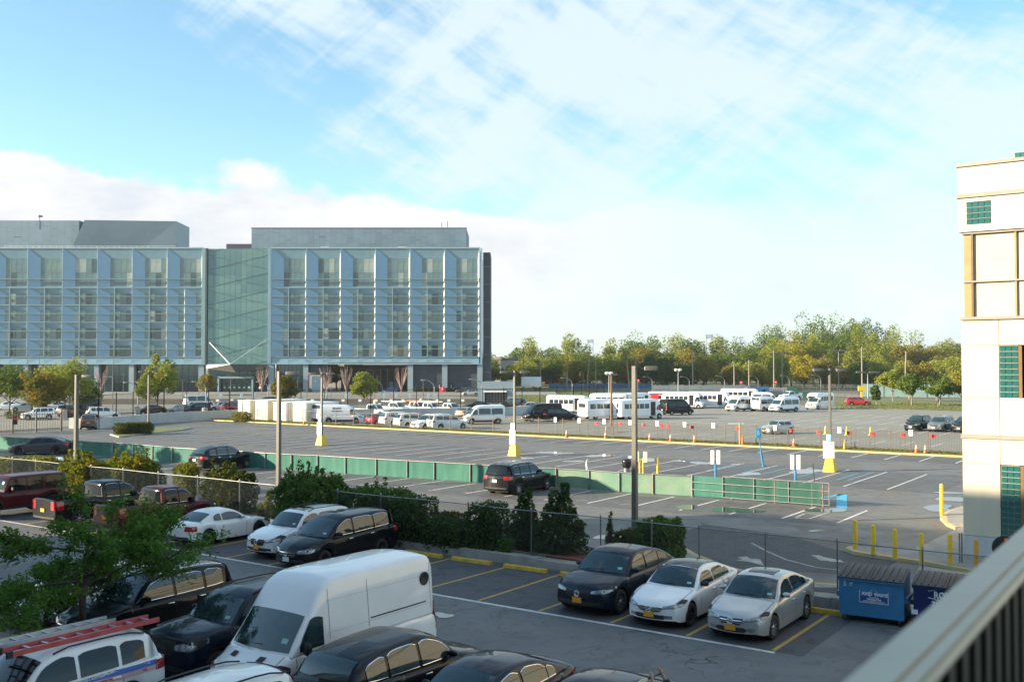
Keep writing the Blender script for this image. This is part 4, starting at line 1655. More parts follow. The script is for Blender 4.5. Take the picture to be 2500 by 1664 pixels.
def sign_post(u, v, vtop, label, wl=0):
    T, x, y = square_post(u, v, vtop, label, [R(2), R(182)], .18, .9, hl=.75)
    hb = .92
    MB().box(0, 0, hb / 2, .82, .82, hb, 0, 0, .62, .62).build('concrete_base', [YEL], T)
    fa = math.pi
    bw, bh = (.78, 1.16) if wl else (.60, 1.16)
    c, s = -1, 0
    bd = MB().rbox(0, 0, 0, .03, bw, bh, .01).build('notice_board', [WSIGN], T, (-.30, 0, hb + .05 + bh / 2), fa)
    if wl:
        MB().box(0, 0, 0, .008, bw * .94, bh * .26).build('header_band', [mat('sign_lilac', (.30, .28, .55), .5, var=.1)], bd, (.019, 0, bh * .34))
        for k in range(2):
            MB().box(0, 0, 0, .008, bw * .42, .05).build('printed_line', [WSIGN], bd, (.025, -bw * .18, bh * (.38 - .09 * k)))
        tb = MB().rbox(0, 0, 0, .02, .34, .46, .01).build('badge_plate', [mat('sign_sky', (.16, .50, .66), .45, var=.1)], T, (-.26, 0, hb + .08 + bh + .24), fa)
        wheelchair(tb, .012, .28)
    else:
        MB().box(0, 0, 0, .008, bw * .8, .05).build('printed_line', [mat('sign_pink', (.6, .45, .55), .5, var=.1)], bd, (.019, 0, bh * .40))
        MB().rbox(0, 0, 0, .02, .40, .48, .01).build('upper_plate', [WSIGN], T, (-.26, 0, hb + .10 + bh + .26), fa)
    return T


def wheelchair(parent, x, size):
    """raised white wheelchair symbol facing local +x"""
    m = MB()
    s = size
    m.lathe([(.09 * s, 0), (.09 * s, .004), (0.001, .004)], 12, 'x', (x, 0, .40 * s))
    m.box(x, .0, .17 * s, .006, .07 * s, .30 * s)
    m.box(x, .12 * s, .04 * s, .006, .26 * s, .07 * s)
    m.box(x, .24 * s, -.12 * s, .006, .07 * s, .30 * s)
    for k in range(14):
        a = R(150 + 250 * k / 14)
        a2 = R(150 + 250 * (k + 1) / 14)
        m.tube([(x, .03 * s + .22 * s * math.cos(a), -.16 * s + .22 * s * math.sin(a)), (x, .03 * s + .22 * s * math.cos(a2), -.16 * s + .22 * s * math.sin(a2))], .03 * s, 4)
    m.build('wheelchair_symbol', [WSIGN], parent)


sign_post(785, 1086, 909, 'yellow based lamp post with white notices left of the white van row')
sign_post(1256, 1112, 905, 'yellow based lamp post with white notices past the green fence')
sign_post(2027, 1151, 899, 'yellow based lamp post with a blue wheelchair plate over its notice', 1)

# lamp with globes and the leaning wooden pole in the far lot
x, y = G(1492, 1055)
T = thing('wooden_pole', 'bare brown wooden pole with a concrete foot behind the picket fence', 'pole', (x, y, 0))
MB().tube([(0, 0, 0), (0.05, 0, zat(912, y))], [.13, .10], 8).build('pole', [mat('brown_wood', (.22, .13, .07), .8, var=.3, scale=4)], T)
MB().box(0, 0, .35, 1.3, .9, .7).build('foot', [CONC], T)
MB().box(.35, 0, zat(914, y), .8, .3, .16).build('lamp_head', [BRONZE], T)
x, y = G(1806, 1085, .13)
T = thing('fence_pole', 'plain tan pole standing in the line of the picket fence', 'pole', (x, y, .1))
MB().tube([(0, 0, 0), (0, 0, 2.0)], .07, 8).build('shaft', [YEL_O], T)
MB().box(-.3, 0, 1.98, 1.4, .1, .06).build('cap', [WSIGN], T)


def street_light(u, vb, vt, label, side=-1, group=None, y=None, m=STEEL):
    """curved galvanised arm lamp"""
    if y is None:
        x, y = G(u, vb)
    else:
        x = xat(u, y)
    zt = zat(vt, y)
    T = thing('street_light', label, 'street light', (x, y, 0), 0, group)
    arm = 1.6
    MB().tube([(0, 0, 0), (0, 0, zt - 1.3), (side * .15, 0, zt - .7), (side * arm * .6, 0, zt - .12), (side * arm, 0, zt)], [.10, .075, .07, .06, .05], 8).build('pole', [m], T)
    MB().rbox(side * (arm + .3), 0, zt - .02, .7, .26, .14, .04).build('lamp_head', [STEEL], T)


SLL = 'grey street light with a curved arm on the campus edge'
for u, vb, vt in ((114, 1003, 935), (336, 1010, 933), (502, 1005, 931), (654, 985, 931), (798, 988, 930), (933, 985, 930), (1060, 1000, 927), (1177, 1000, 925), (1397, 985, 922)):
    street_light(u, vb, vt, SLL, -1, 'curved street lights on the campus edge')
for u, vb, vt in ((1592, 965, 919), (1683, 965, 919), (1769, 966, 917), (1851, 965, 917), (1927, 965, 916), (2004, 968, 915)):
    street_light(u, vb, vt, 'grey street light with a curved arm behind the shuttle buses', -1, 'curved street lights behind the buses')


def slim_light(u, vb, vt, label, group, cat='lamp post', w=.12, head=1.0):
    x, y = G(u, vb)
    zt = zat(vt, y)
    T = thing('slim_lamp_post', label, cat, (x, y, 0), 0, group)
    MB().tube([(0, 0, 0), (0, 0, zt)], [w * .6, w * .4], 7).build('pole', [BRONZE], T)
    MB().box(0, 0, zt + .03, head, .3, .10).build('lamp_head', [BRONZE], T)


SL = 'slim dark lamp post in front of the blue glass building'
for u, vb, vt in ((66, 1000, 868), (95, 1000, 866), (185, 1000, 870), (275, 1000, 870), (242, 1012, 935), (255, 960, 914), (301, 960, 912), (344, 960, 914), (446, 975, 928), (563, 976, 926), (485, 990, 937), (727, 965, 920), (749, 985, 932), (772, 962, 914), (808, 970, 920), (828, 962, 916), (847, 962, 917), (906, 962, 918), (921, 962, 917), (915, 975, 926), (1033, 985, 926)):
    slim_light(u, vb, vt, SL, 'slim campus lamp posts')


def twin_head(u, vb, vt, label, group=None, globes=False, y=None):
    x, y = (xat(u, y), y) if y else G(u, vb)
    zt = zat(vt, y)
    T = thing('light_mast', label, 'light mast', (x, y, 0), 0, group)
    MB().tube([(0, 0, 0), (0, 0, zt)], [.16, .09], 7).build('mast', [STEEL], T)
    if globes:
        for k in range(4):
            a = k * math.pi / 2 + .4
            MB().lathe([(.05, -.3), (.3, -.15), (.36, .05), (.25, .28), (.02, .36)], 10, c=(.65 * math.cos(a), .65 * math.sin(a), zt)).build('globe', [WSIGN], T)
            MB().tube([(0, 0, zt - .4), (.65 * math.cos(a), .65 * math.sin(a), zt - .3)], .04, 5).build('arm', [STEEL], T)
    else:
        for k in (-1, 1):
            MB().rbox(k * 1.5, 0, zt, 2.4, .6, .35, .05).build('lamp_head', [BRONZE], T)
        MB().tube([(-2.6, 0, zt - .2), (2.6, 0, zt - .2)], .06, 5).build('crossarm', [STEEL], T)


twin_head(1487, 975, 911, 'lamp cluster with round white globes by the lawn', None, True)
twin_head(1656, 970, 903, 'lamp cluster with round white globes against the dark trees', None, True)
twin_head(1909, 975, 862, 'pale light mast with twin lamps over the yellow trees', None, False, 300)
twin_head(2047, 975, 855, 'light mast with twin lamps beside the tallest green trees', None, False, 300)
for u, vt in ((1283, 828), (1390, 821), (1518, 831), (1644, 824)):
    twin_head(u, 0, vt, 'distant sports ground light mast showing above the tree tops', 'distant light masts over the trees', False, 700)
twin_head(2118, 0, 908, 'low twin lamp post beside the teal screen at the road', None, False, 230)


# ------------------------------------------------------------------ posts, signs and bins near by
def bollard(u, v, label, group=None, m=YEL, h=1.15, z=0.0, r=.085):
    x, y = G(u, v, z)
    T = thing('bollard', label, 'bollard', (x, y, z - .02), 0, group)
    MB().lathe([(r, 0), (r, h - .07), (r * .85, h - .02), (r * .4, h), (.002, h + .005)], 14).build('sleeve', [m], T)
    MB().lathe([(r * 1.25, 0), (r * 1.25, .03), (r * 1.02, .05)], 14).build('collar', [CONC], T)


for u, v in ((2088, 1338), (2132, 1352), (2185, 1364), (2250, 1376), (2320, 1378)):
    bollard(u, v, 'yellow pipe bollard standing on the kerbed island by the cream building', 'bollards on the kerbed island', z=.14)
bollard(2384, 1388, 'faded orange pipe bollard against the cream wall', None, YEL_O, 1.1, .09)
bollard(2299, 1257, 'tall yellow post on the rounded kerb nose by the puddle', None, h=1.55, z=.14)
bollard(1606, 1155, 'lone yellow post behind the green fence', None, h=1.15)
x, y = G(1566, 1155)
T = thing('sign_post', 'pair of white signs on yellow posts behind the green fence', 'sign', (x, y, 0), R(-20))
for k in (-.12, .12):
    MB().tube([(k, 0, 0), (k, 0, 1.05)], .06, 8).build('post', [YEL], T)
    MB().rbox(k * 2.4, -.07, 1.15, .28, .02, .72, .008).build('board', [mat('sign_cream', (.75, .68, .42), .5, var=.1)], T)
for u, v, lab in ((1747, 1168, 'pair of white boards on a blue pipe at the hinge end of the gate'), (1942, 1183, 'pair of white boards on a blue pipe next to the thin black stake')):
    x, y = G(u, v)
    T = thing('sign_post', lab, 'sign', (x, y, 0), R(-12))
    MB().tube([(0, 0, 0), (0, 0, 1.2)], .075, 10).build('pipe', [mat('pipe_blue', (.04, .22, .42), .5, var=.15)], T)
    for k in (-1, 1):
        MB().rbox(k * .19, -.08, 1.42, .24, .02, .92, .008, n=3).build('board', [WSIGN], T)
x, y = G(1864, 1140)
T = thing('badge_sign', 'leaning blue pipe sign with a wheelchair symbol in the middle lot', 'sign', (x, y, 0), R(-90))
lean = -.42
MB().tube([(0, 0, 0), (0, lean * .45, 1.2)], .085, 8).build('pipe', [MATS['pipe_blue']], T)
MB().tube([(0, lean * .45, 1.2), (0, lean * .8, 2.35)], .035, 8).build('upright', [MATS['pipe_blue']], T)
pl = MB().rbox(0, 0, 0, .02, .42, .70, .008, n=3).build('plate', [BSIGN], T, (.05, lean * .9, 2.5))
wheelchair(pl, .014, .34)
x, y = G(1990, 1195)
T = thing('marker_stake', 'thin black stake standing behind the green gate', 'stake', (x, y, 0))
MB().tube([(0, 0, 0), (-.12, 0, 1.55)], .025, 6).build('rod', [PLASTIC], T)
x, y = G(1530, 1162)
T = thing('litter_bin', 'small bin with a black bag over its rim behind the green fence', 'bin', (x, y, 0))
MB().lathe([(.20, 0), (.22, .5), (.22, .78)], 14).build('drum', [STEEL], T)
rows = []
for zz, rr in ((.55, .24), (.72, .28), (.95, .31), (1.10, .30), (1.16, .20), (1.12, .05)):
    rows.append([(rr * math.cos(t) * random.uniform(.88, 1.1), rr * math.sin(t) * random.uniform(.88, 1.1), zz + random.uniform(-.02, .02)) for t in [2 * math.pi * k / 14 for k in range(14)]])
rows = [q + [q[0]] for q in rows]
MB().grid(rows, 0, True).build('bag', [mat('bin_bag', (.012, .012, .013), .3, var=.3, scale=9)], T)
x, y = G(1433, 1180)
T = thing('plastic_bag', 'pale plastic bag caught on the top rail of the green fence', 'bag', (x, y, .75), 0)
rows = []
for zz, rr in ((0, .02), (.1, .09), (.28, .12), (.45, .08), (.62, .05), (.85, .01)):
    q = [(rr * math.cos(t) * random.uniform(.7, 1.3) + .03 * math.sin(zz * 9), rr * math.sin(t) * random.uniform(.7, 1.3) - .12, zz) for t in [2 * math.pi * k / 9 for k in range(9)]]
    rows.append(q + [q[0]])
MB().grid(rows, 0, True).build('sack', [mat('pale_bag', (.62, .58, .54), .5, var=.2, scale=12)], T)
MB().tube([(0, -.10, .45), (0, 0, .50)], .012, 5).build('tie', [MATS['pale_bag']], T)

# wheel stops in the empty stalls
WS = [(-25.25, 30.05), (-22.9, 30.05), (-20.45, 30.05), (-18.0, 30.05), (-12.9, 30.1), (-9.9, 29.95)]
for i, (b, a) in enumerate(WS):
    T = thing('wheel_stop', 'yellow concrete wheel stop ' + ('in the empty stall next to the black minivan', 'in the middle one of the empty stalls', 'in the empty stall before the upright evergreens', 'at the corner of the dark coupe styled crossover', 'under the tail of the white star emblem sedan', 'between the silver sedan and the blue dumpster')[i], 'wheel stop', (*AB(a, b), .004), LOT - math.pi / 2 + random.uniform(-.02, .04), 'yellow wheel stops')
    L_ = 1.85
    mb = MB()
    prof = [(-.09, 0), (-.075, .10), (-.05, .135), (.05, .135), (.075, .10), (.09, 0)]
    mb.grid([[(x, y, z) for y, z in prof] for x in (-L_ / 2, -L_ / 2 + .04, 0, L_ / 2 - .04, L_ / 2)], 0, False)
    for x in (-L_ / 2, L_ / 2):
        mb.add([(x, y, z) for y, z in prof], [tuple(range(6))])
    mb.build('block', [mat('wheel_stop_paint', (.62, .40, .05), .7, var=.25, scale=5, bump=.3)], T)
    for x in (-.6, .6):
        MB().lathe([(.018, .13), (.018, .142), (.001, .144)], 8, c=(x, 0, 0)).build('pin', [RUSTY], T)

# ------------------------------------------------------------------ dumpsters
DB = mat('dumpster_blue', (.035, .17, .36), .5, var=.25, scale=2.2, bump=.15, col2=(.05, .22, .42))
DN = mat('dumpster_navy', (.008, .025, .11), .45, var=.25, scale=2.2, bump=.15)
LIDM = mat('lid_plastic', (.05, .05, .055), .5, var=.25, scale=5)
TXTW = mat('stencil_white', (.75, .78, .80), .6, var=.15, scale=9)


def dumpster(loc, rz, m, label, w=1.78, d=1.15, h=1.05, ribs=9):
    T = thing('dumpster', label, 'dumpster', (loc[0], loc[1], 0), rz)
    z0, z1 = .20, .20 + h
    # front faces local -y
    mb = MB()
    f0, f1 = -d / 2 + .06, -d / 2
    mb.add([(-w / 2, f0, z0), (w / 2, f0, z0), (w / 2, d / 2, z0), (-w / 2, d / 2, z0), (-w / 2, f1, z1), (w / 2, f1, z1), (w / 2, d / 2, z1 + .18), (-w / 2, d / 2, z1 + .18)],
           [(0, 3, 2, 1), (0, 1, 5, 4), (1, 2, 6, 5), (2, 3, 7, 6), (3, 0, 4, 7)])
    mb.box(0, f1 - .015, z1 - .03, w + .05, .05, .07)
    mb.box(0, f0 - .01, z0 + .02, w, .05, .06)
    mb.build('hopper', [m], T)
    for s in (-1, 1):
        MB().box(s * (w / 2 + .05), 0, z0 + .55, .09, d * .8, .14).build('fork_pocket', [m], T)
        lid = MB()
        x0, x1 = (-w / 2 - .03, -.01) if s < 0 else (.01, w / 2 + .03)
        n = 4
        for q in range(1):
            rows = []
            for k in range(7):
                t = k / 6
                rows.append([(x0 + (x1 - x0) * j / 2, f1 - .06 + (d + .07) * t, z1 + .035 + .19 * t + .05 * math.sin(math.pi * t)) for j in range(3)])
            lid.grid(rows, 0, True)
            lid.grid([[(x, y, z - .03) for x, y, z in r_] for r_ in rows], 0, True, flip=True)
            lid.grid([rows[0], [(x, y, z - .03) for x, y, z in rows[0]]], 0, False)
        lo = lid.build('lid', [LIDM], T)
        for k in range(5):
            x = x0 + (x1 - x0) * (k + .5) / 5
            MB().tube([(x - .02, f1 - .03 + (d - .0) * t, z1 + .045 + .19 * t + .05 * math.sin(math.pi * t)) for t in (.03, .3, .6, .95)], [.03, .042, .042, .03], 6).build('lid_rib', [LIDM], lo)
        for yy in (-d / 2 + .15, d / 2 - .12):
            wl = MB().lathe([(.08, -.03), (.09, -.02), (.09, .02), (.08, .03)], 12, 'y', (s * (w / 2 - .14), yy, .09))
            wl.box(s * (w / 2 - .14), yy, .16, .05, .09, .10, 1)
            wl.build('caster', [TYRE, STEEL], T)
    return T


d1 = dumpster(AB(30.05, -8.1), LOT - math.pi / 2 + R(4), DB, 'faded blue wheeled dumpster with a framed panel beside the silver sedan')
f1 = -1.15 / 2
fr = MB()
for (x, z, w, h) in ((0, .37, .80, .02), (0, -.02, .80, .02)):
    fr.box(x, f1 + .045 - .012, .66 + z - .0, w, .012, h)
for x in (-.39, .39):
    fr.box(x, f1 + .033, .66 + .175, .02, .012, .41)
# the sloping front: lean the panel with it
pn = MB().box(0, 0, 0, .78, .012, .40).build('sign_panel', [mat('panel_blue', (.015, .07, .28), .45, var=.1)], d1, (.08, f1 + .028, .80))
for x in (-.39, .39):
    MB().box(x, -.004, 0, .016, .012, .416).build('frame_strip', [TXTW], pn)
for z in (-.2, .2):
    MB().box(0, -.004, z, .79, .012, .016).build('frame_strip', [TXTW], pn)
letters('AVID', .13, TXTW, pn, (-.19, -.009, .045), (1, 0, 0), (0, 0, 1), bold=.006)
letters('WASTE', .11, TXTW, pn, (.19, -.009, .045), (1, 0, 0), (0, 0, 1), bold=.006)
letters('Recycling', .07, TXTW, pn, (0, -.009, -.04), (1, 0, 0), (0, 0, 1))
letters('718-526-7144', .07, TXTW, pn, (0, -.009, -.10), (1, 0, 0), (0, 0, 1), bold=.003)
MB().tube([(-.3, -.008, -.145), (.3, -.008, -.145)], .006, 4).build('printed_line', [TXTW], pn)
MB().tube([(-.33, -.008, -.172), (.33, -.008, -.172)], .005, 4).build('printed_line', [TXTW], pn)
st = MB()
for k in range(9):
    a = math.pi * k / 8
    st.tube([(.06 * math.cos(a), -.008, .115 + .06 * math.sin(a)), (.10 * math.cos(a), -.008, .115 + .09 * math.sin(a))], .006, 4)
st.build('crown_mark', [TXTW], pn)
letters('S', .20, TXTW, d1, (-.72, f1 - .004, 1.08), (1, .05, 0), (0, -.04, 1), sx=.8)
letters('IT', .15, TXTW, d1, (-.54, f1 - .002, 1.07), (1, .0, 0), (0, -.04, 1), sx=.8)
d2 = dumpster(AB(30.15, -6.05), LOT - math.pi / 2 + R(3), DN, 'dark navy wheeled dumpster with white stencilled letters behind the balcony rail')
letters('ROYAL', .26, TXTW, d2, (-.02, f1 + .002, 1.03), (1, 0, 0), (0, -.06, 1), sx=.8, bold=.008)
letters('718-526', .19, TXTW, d2, (-.10, f1 + .018, .78), (1, 0, 0), (0, -.06, 1), bold=.006)
hx = MB()
hp = [(-.50, 1.13), (-.02, 1.24), (.46, 1.13), (.46, .95), (-.02, .86), (-.5, .95)]
hx.tube([(x, f1 - .004 + (1.25 - z) * .06, z) for x, z in hp[:3]], .010, 4)
hx.tube([(x, f1 - .004 + (1.25 - z) * .06, z) for x, z in hp[3:]], .010, 4)
hx.build('emblem_outline', [TXTW], d2)
MB().box(-.86, f1 + .030, .50, .17, .012, .13).build('sticker', [TXTW], d2)
d3 = dumpster(AB(30.2, -3.9), LOT - math.pi / 2, DB, 'blue dumpster glimpsed between the balcony balusters')
MB().box(-.5, f1 + .01, .9, .35, .012, .5).build('red_label', [REDM], d3)
# traffic mirror
x, y = G(2455, 1400)
T = thing('traffic_mirror', 'round convex traffic mirror seen from behind on a short pole by the cream wall', 'mirror', (x * .96, y * .96, 0), math.atan2(-y, -x))
zc = zat(1336, y * .96)
MB().lathe([(.02, -.02), (.26, -.03), (.40, .03), (.42, .06), (.40, .07), (.2, .04), (.01, .03)], 26, 'x', (0, 0, zc)).build('dish', [mat('mirror_back', (.035, .035, .035), .35, var=.2)], T)
MB().tube([(-.06, 0, 0), (-.06, 0, zc)], .03, 8).build('pole', [STEEL], T)
MB().box(.05, .02, zc + .3, .02, .10, .12).build('orange_tab', [ORANGE], T)
# gate post by the cream wall
x, y = G(2343, 1382)
T = thing('gate_post', 'pair of thin galvanised gate posts at the corner of the cream wall', 'post', (x, y, .08))
for k in (0, .09):
    MB().tube([(k, 0, 0), (k, 0, 1.15)], .03, 8).build('pipe', [STEEL], T)

# ------------------------------------------------------------------ balcony rail by the camera
RAILM = mat('rail_cream', (.46, .47, .40), .45, 0, var=.08, scale=4)
RAILB = mat('rail_brown', (.16, .10, .05), .5, var=.1, scale=4)
PICK = mat('baluster_dark', (.035, .04, .032), .5, var=.15, scale=4)
p0 = G(2058, 1664, H - .45)
p0 = (p0[0], p0[1])
ra, rb = toAB(p0)
T = thing('balcony_railing', 'cream metal balcony handrail with brown grooves and dark upright balusters', 'railing', (*AB(-1.0, rb), H - .45), LOT)
RL = 5.6
# local x runs outwards along the rail, local -y lies towards the camera side
prof = [(.00, 0), (-.105, .0)]
def rail_strip(y0, z0, y1, z1, m, name):
    MB().grid([[(0, y0, z0), (RL, y0, z0)], [(0, y1, z1), (RL, y1, z1)]], 0, False).build(name, [m], T)
rail_strip(.0, -.035, .0, 0, RAILM, 'outer_face')
rail_strip(.0, 0, -.060, 0, RAILM, 'handrail_top')
rail_strip(-.060, 0, -.0635, -.005, RAILB, 'groove')
rail_strip(-.0635, -.005, -.079, -.012, RAILM, 'handrail_lip')
rail_strip(-.079, -.012, -.081, -.017, mat('rail_green', (.10, .12, .06), .5, var=.1), 'groove')
rail_strip(-.081, -.017, -.086, -.031, RAILM, 'handrail_edge')
rail_strip(-.086, -.031, -.085, -.037, RAILB, 'groove')
rail_strip(-.085, -.037, 0, -.037, RAILM, 'handrail_soffit')
k = 0
while .10 + k * .115 < RL:
    MB().box(.10 + k * .115, -.045, -.535, .045, .035, 1.0).build('baluster', [PICK], T)
    k += 1
MB().box(RL / 2, -.045, -1.06, RL, .05, .05).build('bottom_bar', [PICK], T)
MB().box(RL / 2, -1.4, -1.22, RL, 2.9, .16).build('balcony_slab', [CONC], T)
# ------------------------------------------------------------------ blue glass office building
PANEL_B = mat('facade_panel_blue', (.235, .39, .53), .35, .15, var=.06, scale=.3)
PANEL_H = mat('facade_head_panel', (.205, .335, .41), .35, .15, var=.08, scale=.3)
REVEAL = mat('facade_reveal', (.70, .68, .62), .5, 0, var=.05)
FIN = mat('facade_fin', (.30, .42, .48), .4, .3, var=.05)
SHADEF = mat('facade_sunshade', (.20, .32, .34), .4, .3, var=.05)
OG = [mat('office_glass_a', (.10, .18, .195), .06, .06, var=.25, scale=.35, spec=.8), mat('office_glass_b', (.125, .205, .205), .06, .06, var=.3, scale=.5, spec=.8), mat('office_glass_dark', (.04, .085, .095), .06, .08, var=.45, scale=.6, spec=.8), mat('office_glass_blind', (.26, .32, .30), .1, .0, var=.2, scale=.5, spec=.8)]
AG = [mat('atrium_glass_a', (.115, .225, .235), .08, .25, var=.18, scale=.2), mat('atrium_glass_b', (.14, .255, .25), .08, .25, var=.18, scale=.2), mat('atrium_glass_c', (.10, .205, .225), .08, .25, var=.18, scale=.2)]
MULL = mat('atrium_mullion', (.10, .18, .175), .5, .2, var=.1)
ZINC = mat('roof_cladding', (.175, .25, .31), .55, .2, var=.10, scale=.2)
ZINC_M = mat('roof_cladding_mid_b', (.16, .232, .29), .55, .2, var=.10, scale=.2)
ZINC_D = mat('roof_cladding_dark', (.11, .17, .22), .55, .2, var=.10, scale=.2)
CHAR = mat('charcoal_panel', (.045, .06, .075), .6, .1, var=.15, scale=.3)
COLM = mat('column_cladding', (.24, .31, .36), .5, .1, var=.08, scale=.5)
STORE = mat('storefront_glass', (.05, .11, .115), .05, .3, var=.4, scale=.15, spec=.8)
FY = 275.0
bx = lambda u: xat(u, FY)
bz = lambda v: zat(v, FY)
B0 = thing('office_building', 'long blue glass office building with splayed window bays and a green glass atrium', 'building', (0, FY, 0))
Z0 = bz(956)


def bay_mesh(w, h, gl, gr, gt, gb, D=.75):
    """splayed surround of one window bay: local x right, z up, front plane y=0"""
    mb = MB()
    x0, x1, z0, z1 = 0, w, 0, h
    a, b, c, d = gl, w - gr, gb, h - gt
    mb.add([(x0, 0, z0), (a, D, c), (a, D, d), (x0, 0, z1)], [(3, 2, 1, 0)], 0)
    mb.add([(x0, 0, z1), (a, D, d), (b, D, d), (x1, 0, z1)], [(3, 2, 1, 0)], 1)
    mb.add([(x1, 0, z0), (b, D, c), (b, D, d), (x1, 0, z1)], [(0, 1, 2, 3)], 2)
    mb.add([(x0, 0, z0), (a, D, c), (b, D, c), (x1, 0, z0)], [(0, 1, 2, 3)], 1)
    return mb.mesh('window_bay', [PANEL_B, PANEL_H, REVEAL])


PANE = {}


def pane_mesh(w, h, k):
    key = (round(w, 2), round(h, 2), k)
    if key not in PANE:
        PANE[key] = MB().box(w / 2, 0, h / 2, w - .05, .04, h - .05).mesh('pane', [OG[k]])
    return PANE[key]


def wing(us, v_top, half_last=False, name='wing'):
    rows = [(606, 702, True)] + [(702 + 42.2 * k, 702 + 42.2 * (k + 1), False) for k in range(4)]
    shade = [681, 723.5, 765.5, 808, 851]
    D = .75
    for i in range(len(us) - 1):
        w = bx(us[i + 1]) - bx(us[i])
        for ri, (vt, vb, tall) in enumerate(rows):
            h = bz(vt) - bz(vb)
            split = (half_last and i == len(us) - 2 and not tall)
            for hs in range(2 if split else 1):
                ww = w / 2 if split else w
                gl, gr = (.335 * ww, .045 * ww) if not split else (.60 * ww, .07 * ww)
                gt, gb = (.26 * h, .03 * h) if tall else (.34 * h, .04 * h)
                key = ('bay', round(ww, 2), tall, split)
                if key not in PANE:
                    PANE[key] = bay_mesh(ww, h, gl, gr, gt, gb, D)
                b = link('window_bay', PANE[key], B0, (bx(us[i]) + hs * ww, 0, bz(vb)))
                n = 4 if not split else 1
                gw, gh = ww - gl - gr, h - gt - gb
                nr = 2 if tall else 1
                for c in range(n):
                    for r_ in range(nr):
                        k = random.choices((0, 1, 2, 3), (6, 3, 1.2 if ri < 3 else 5, 1.6))[0]
                        link('pane', pane_mesh(gw / n, gh / nr, k), b, (gl + gw * c / n, D + .03, gb + gh * r_ / nr))
            if not tall and not split:
                MB().box(bx(us[i]) + w / 2, -.20 + .35, (bz(vt) + bz(vb)) / 2, .14, .75, h * .98).build('mid_fin', [FIN], B0)
        for v in shade:
            MB().box(bx(us[i]) + w / 2, -.05, bz(v), w - .1, .55, .16).build('sunshade', [SHADEF], B0)
        for vt, vb, tall in rows:
            MB().box(bx(us[i]) + w / 2, -.03, bz(vb), w, .18, .13).build('sill_band', [FIN], B0)
        # spandrel under the lowest bays
        for q in range(2):
            MB().add([(0, 0, 0), (w / 2 - .05, .0, 0), (w / 2 - .05, .3, bz(872) - bz(887)), (0, .1, bz(872) - bz(887))], [(0, 1, 2, 3)]).build('spandrel', [PANEL_H], B0, (bx(us[i]) + q * w / 2, 0, bz(887)))
    for u in us:
        MB().box(bx(u), .05, (bz(606) + bz(872)) / 2, .16, .34, bz(606) - bz(872)).build('bay_fin', [FIN], B0)
    x0, x1 = bx(us[0]), bx(us[-1])
    MB().box((x0 + x1) / 2, .1, bz(605), x1 - x0 + .4, .6, .35).build('parapet_cap', [FIN], B0)
    MB().box((x0 + x1) / 2, .2, bz(887.5), x1 - x0 + .4, .9, .3).build('base_band', [FIN], B0)
    # mass of the wing behind its front
    MB().box((x0 + x1) / 2, 15.9, (bz(607) + bz(887)) / 2, x1 - x0, 30, bz(607) - bz(887)).build('wing_mass', [CHAR], B0)


LU = [492.4 - 85.4 * k for k in range(13)][::-1]
RU = [662 + 84.7 * k for k in range(7)]
wing(LU, 606, True)
wing(RU, 606)
# end walls beside the atrium
for u, w, m in ((497, .9, SHADEF), (503, .5, CHAR), (657, .7, PANEL_H), (660.5, .25, FIN), (1175, .5, PANEL_B)):
    MB().box(bx(u), .1, (bz(606) + bz(890)) / 2, w, .9, bz(606) - bz(890)).build('edge_pier', [m], B0)
MB().box(bx(1188), 8, (bz(615) + bz(958)) / 2, bx(1197) - bx(1179), 14, bz(615) - bz(958)).build('stair_tower', [CHAR], B0)
for k in range(7):
    MB().box(bx(1188), .98, bz(650 + k * 43), bx(1197) - bx(1179) - .1, .03, .06).build('panel_joint', [PANEL_H], B0)
for k in range(26):
    MB().tube([(bx(6 + k * 14.1), .4, bz(605)), (bx(6 + k * 14.1), .4, bz(600.5))], .06, 5).build('rail_post', [REVEAL], B0)
MB().tube([(bx(6), .4, bz(600.5)), (bx(425), .4, bz(600.5))], .05, 5).build('roof_rail', [REVEAL], B0)
# atrium: green glazing with crossed struts
ax0, ax1, az1, az0 = bx(506), bx(655), bz(607), bz(889)
nc, nr = 11, 13
cw, ch = (ax1 - ax0) / nc, (az1 - az0) / nr
am = [MB().box(cw / 2, 0, ch / 2, cw - .06, .05, ch - .06).mesh('pane', [m]) for m in AG]
at = MB().box((ax0 + ax1) / 2, 6.2, (az0 + az1) / 2, ax1 - ax0, 12, az1 - az0).build('atrium_frame', [MULL], B0)
for i in range(nc):
    for j in range(nr):
        k = (j // 2 + (1 if i > 5 else 0)) % 3 if random.random() < .8 else random.randrange(3)
        link('pane', am[k], at, (ax0 + i * cw, .17, az0 + j * ch))
fl = 43 / FPX * FY
for k in range(-1, 8):
    za = az1 - .35 * fl - k * fl
    for s in (1, -1):
        xa, xb = (ax0, ax1) if s > 0 else (ax1, ax0)
        pa, pb = Vector((xa, .10, za)), Vector((xb, .10, za - .86 * fl))
        # trim to the glazed field
        def cut(p, q, z, above):
            t = (z - p.z) / (q.z - p.z)
            return p.lerp(q, t)
        if pa.z > az1:
            pa = cut(pa, pb, az1, True)
        if pb.z < az0:
            pb = cut(pa, pb, az0, False) if pa.z > az0 else None
        if pb is None or (pa - pb).length < 1:
            continue
        MB().tube([pa, pb], .065, 5).build('cross_strut', [MULL], at)
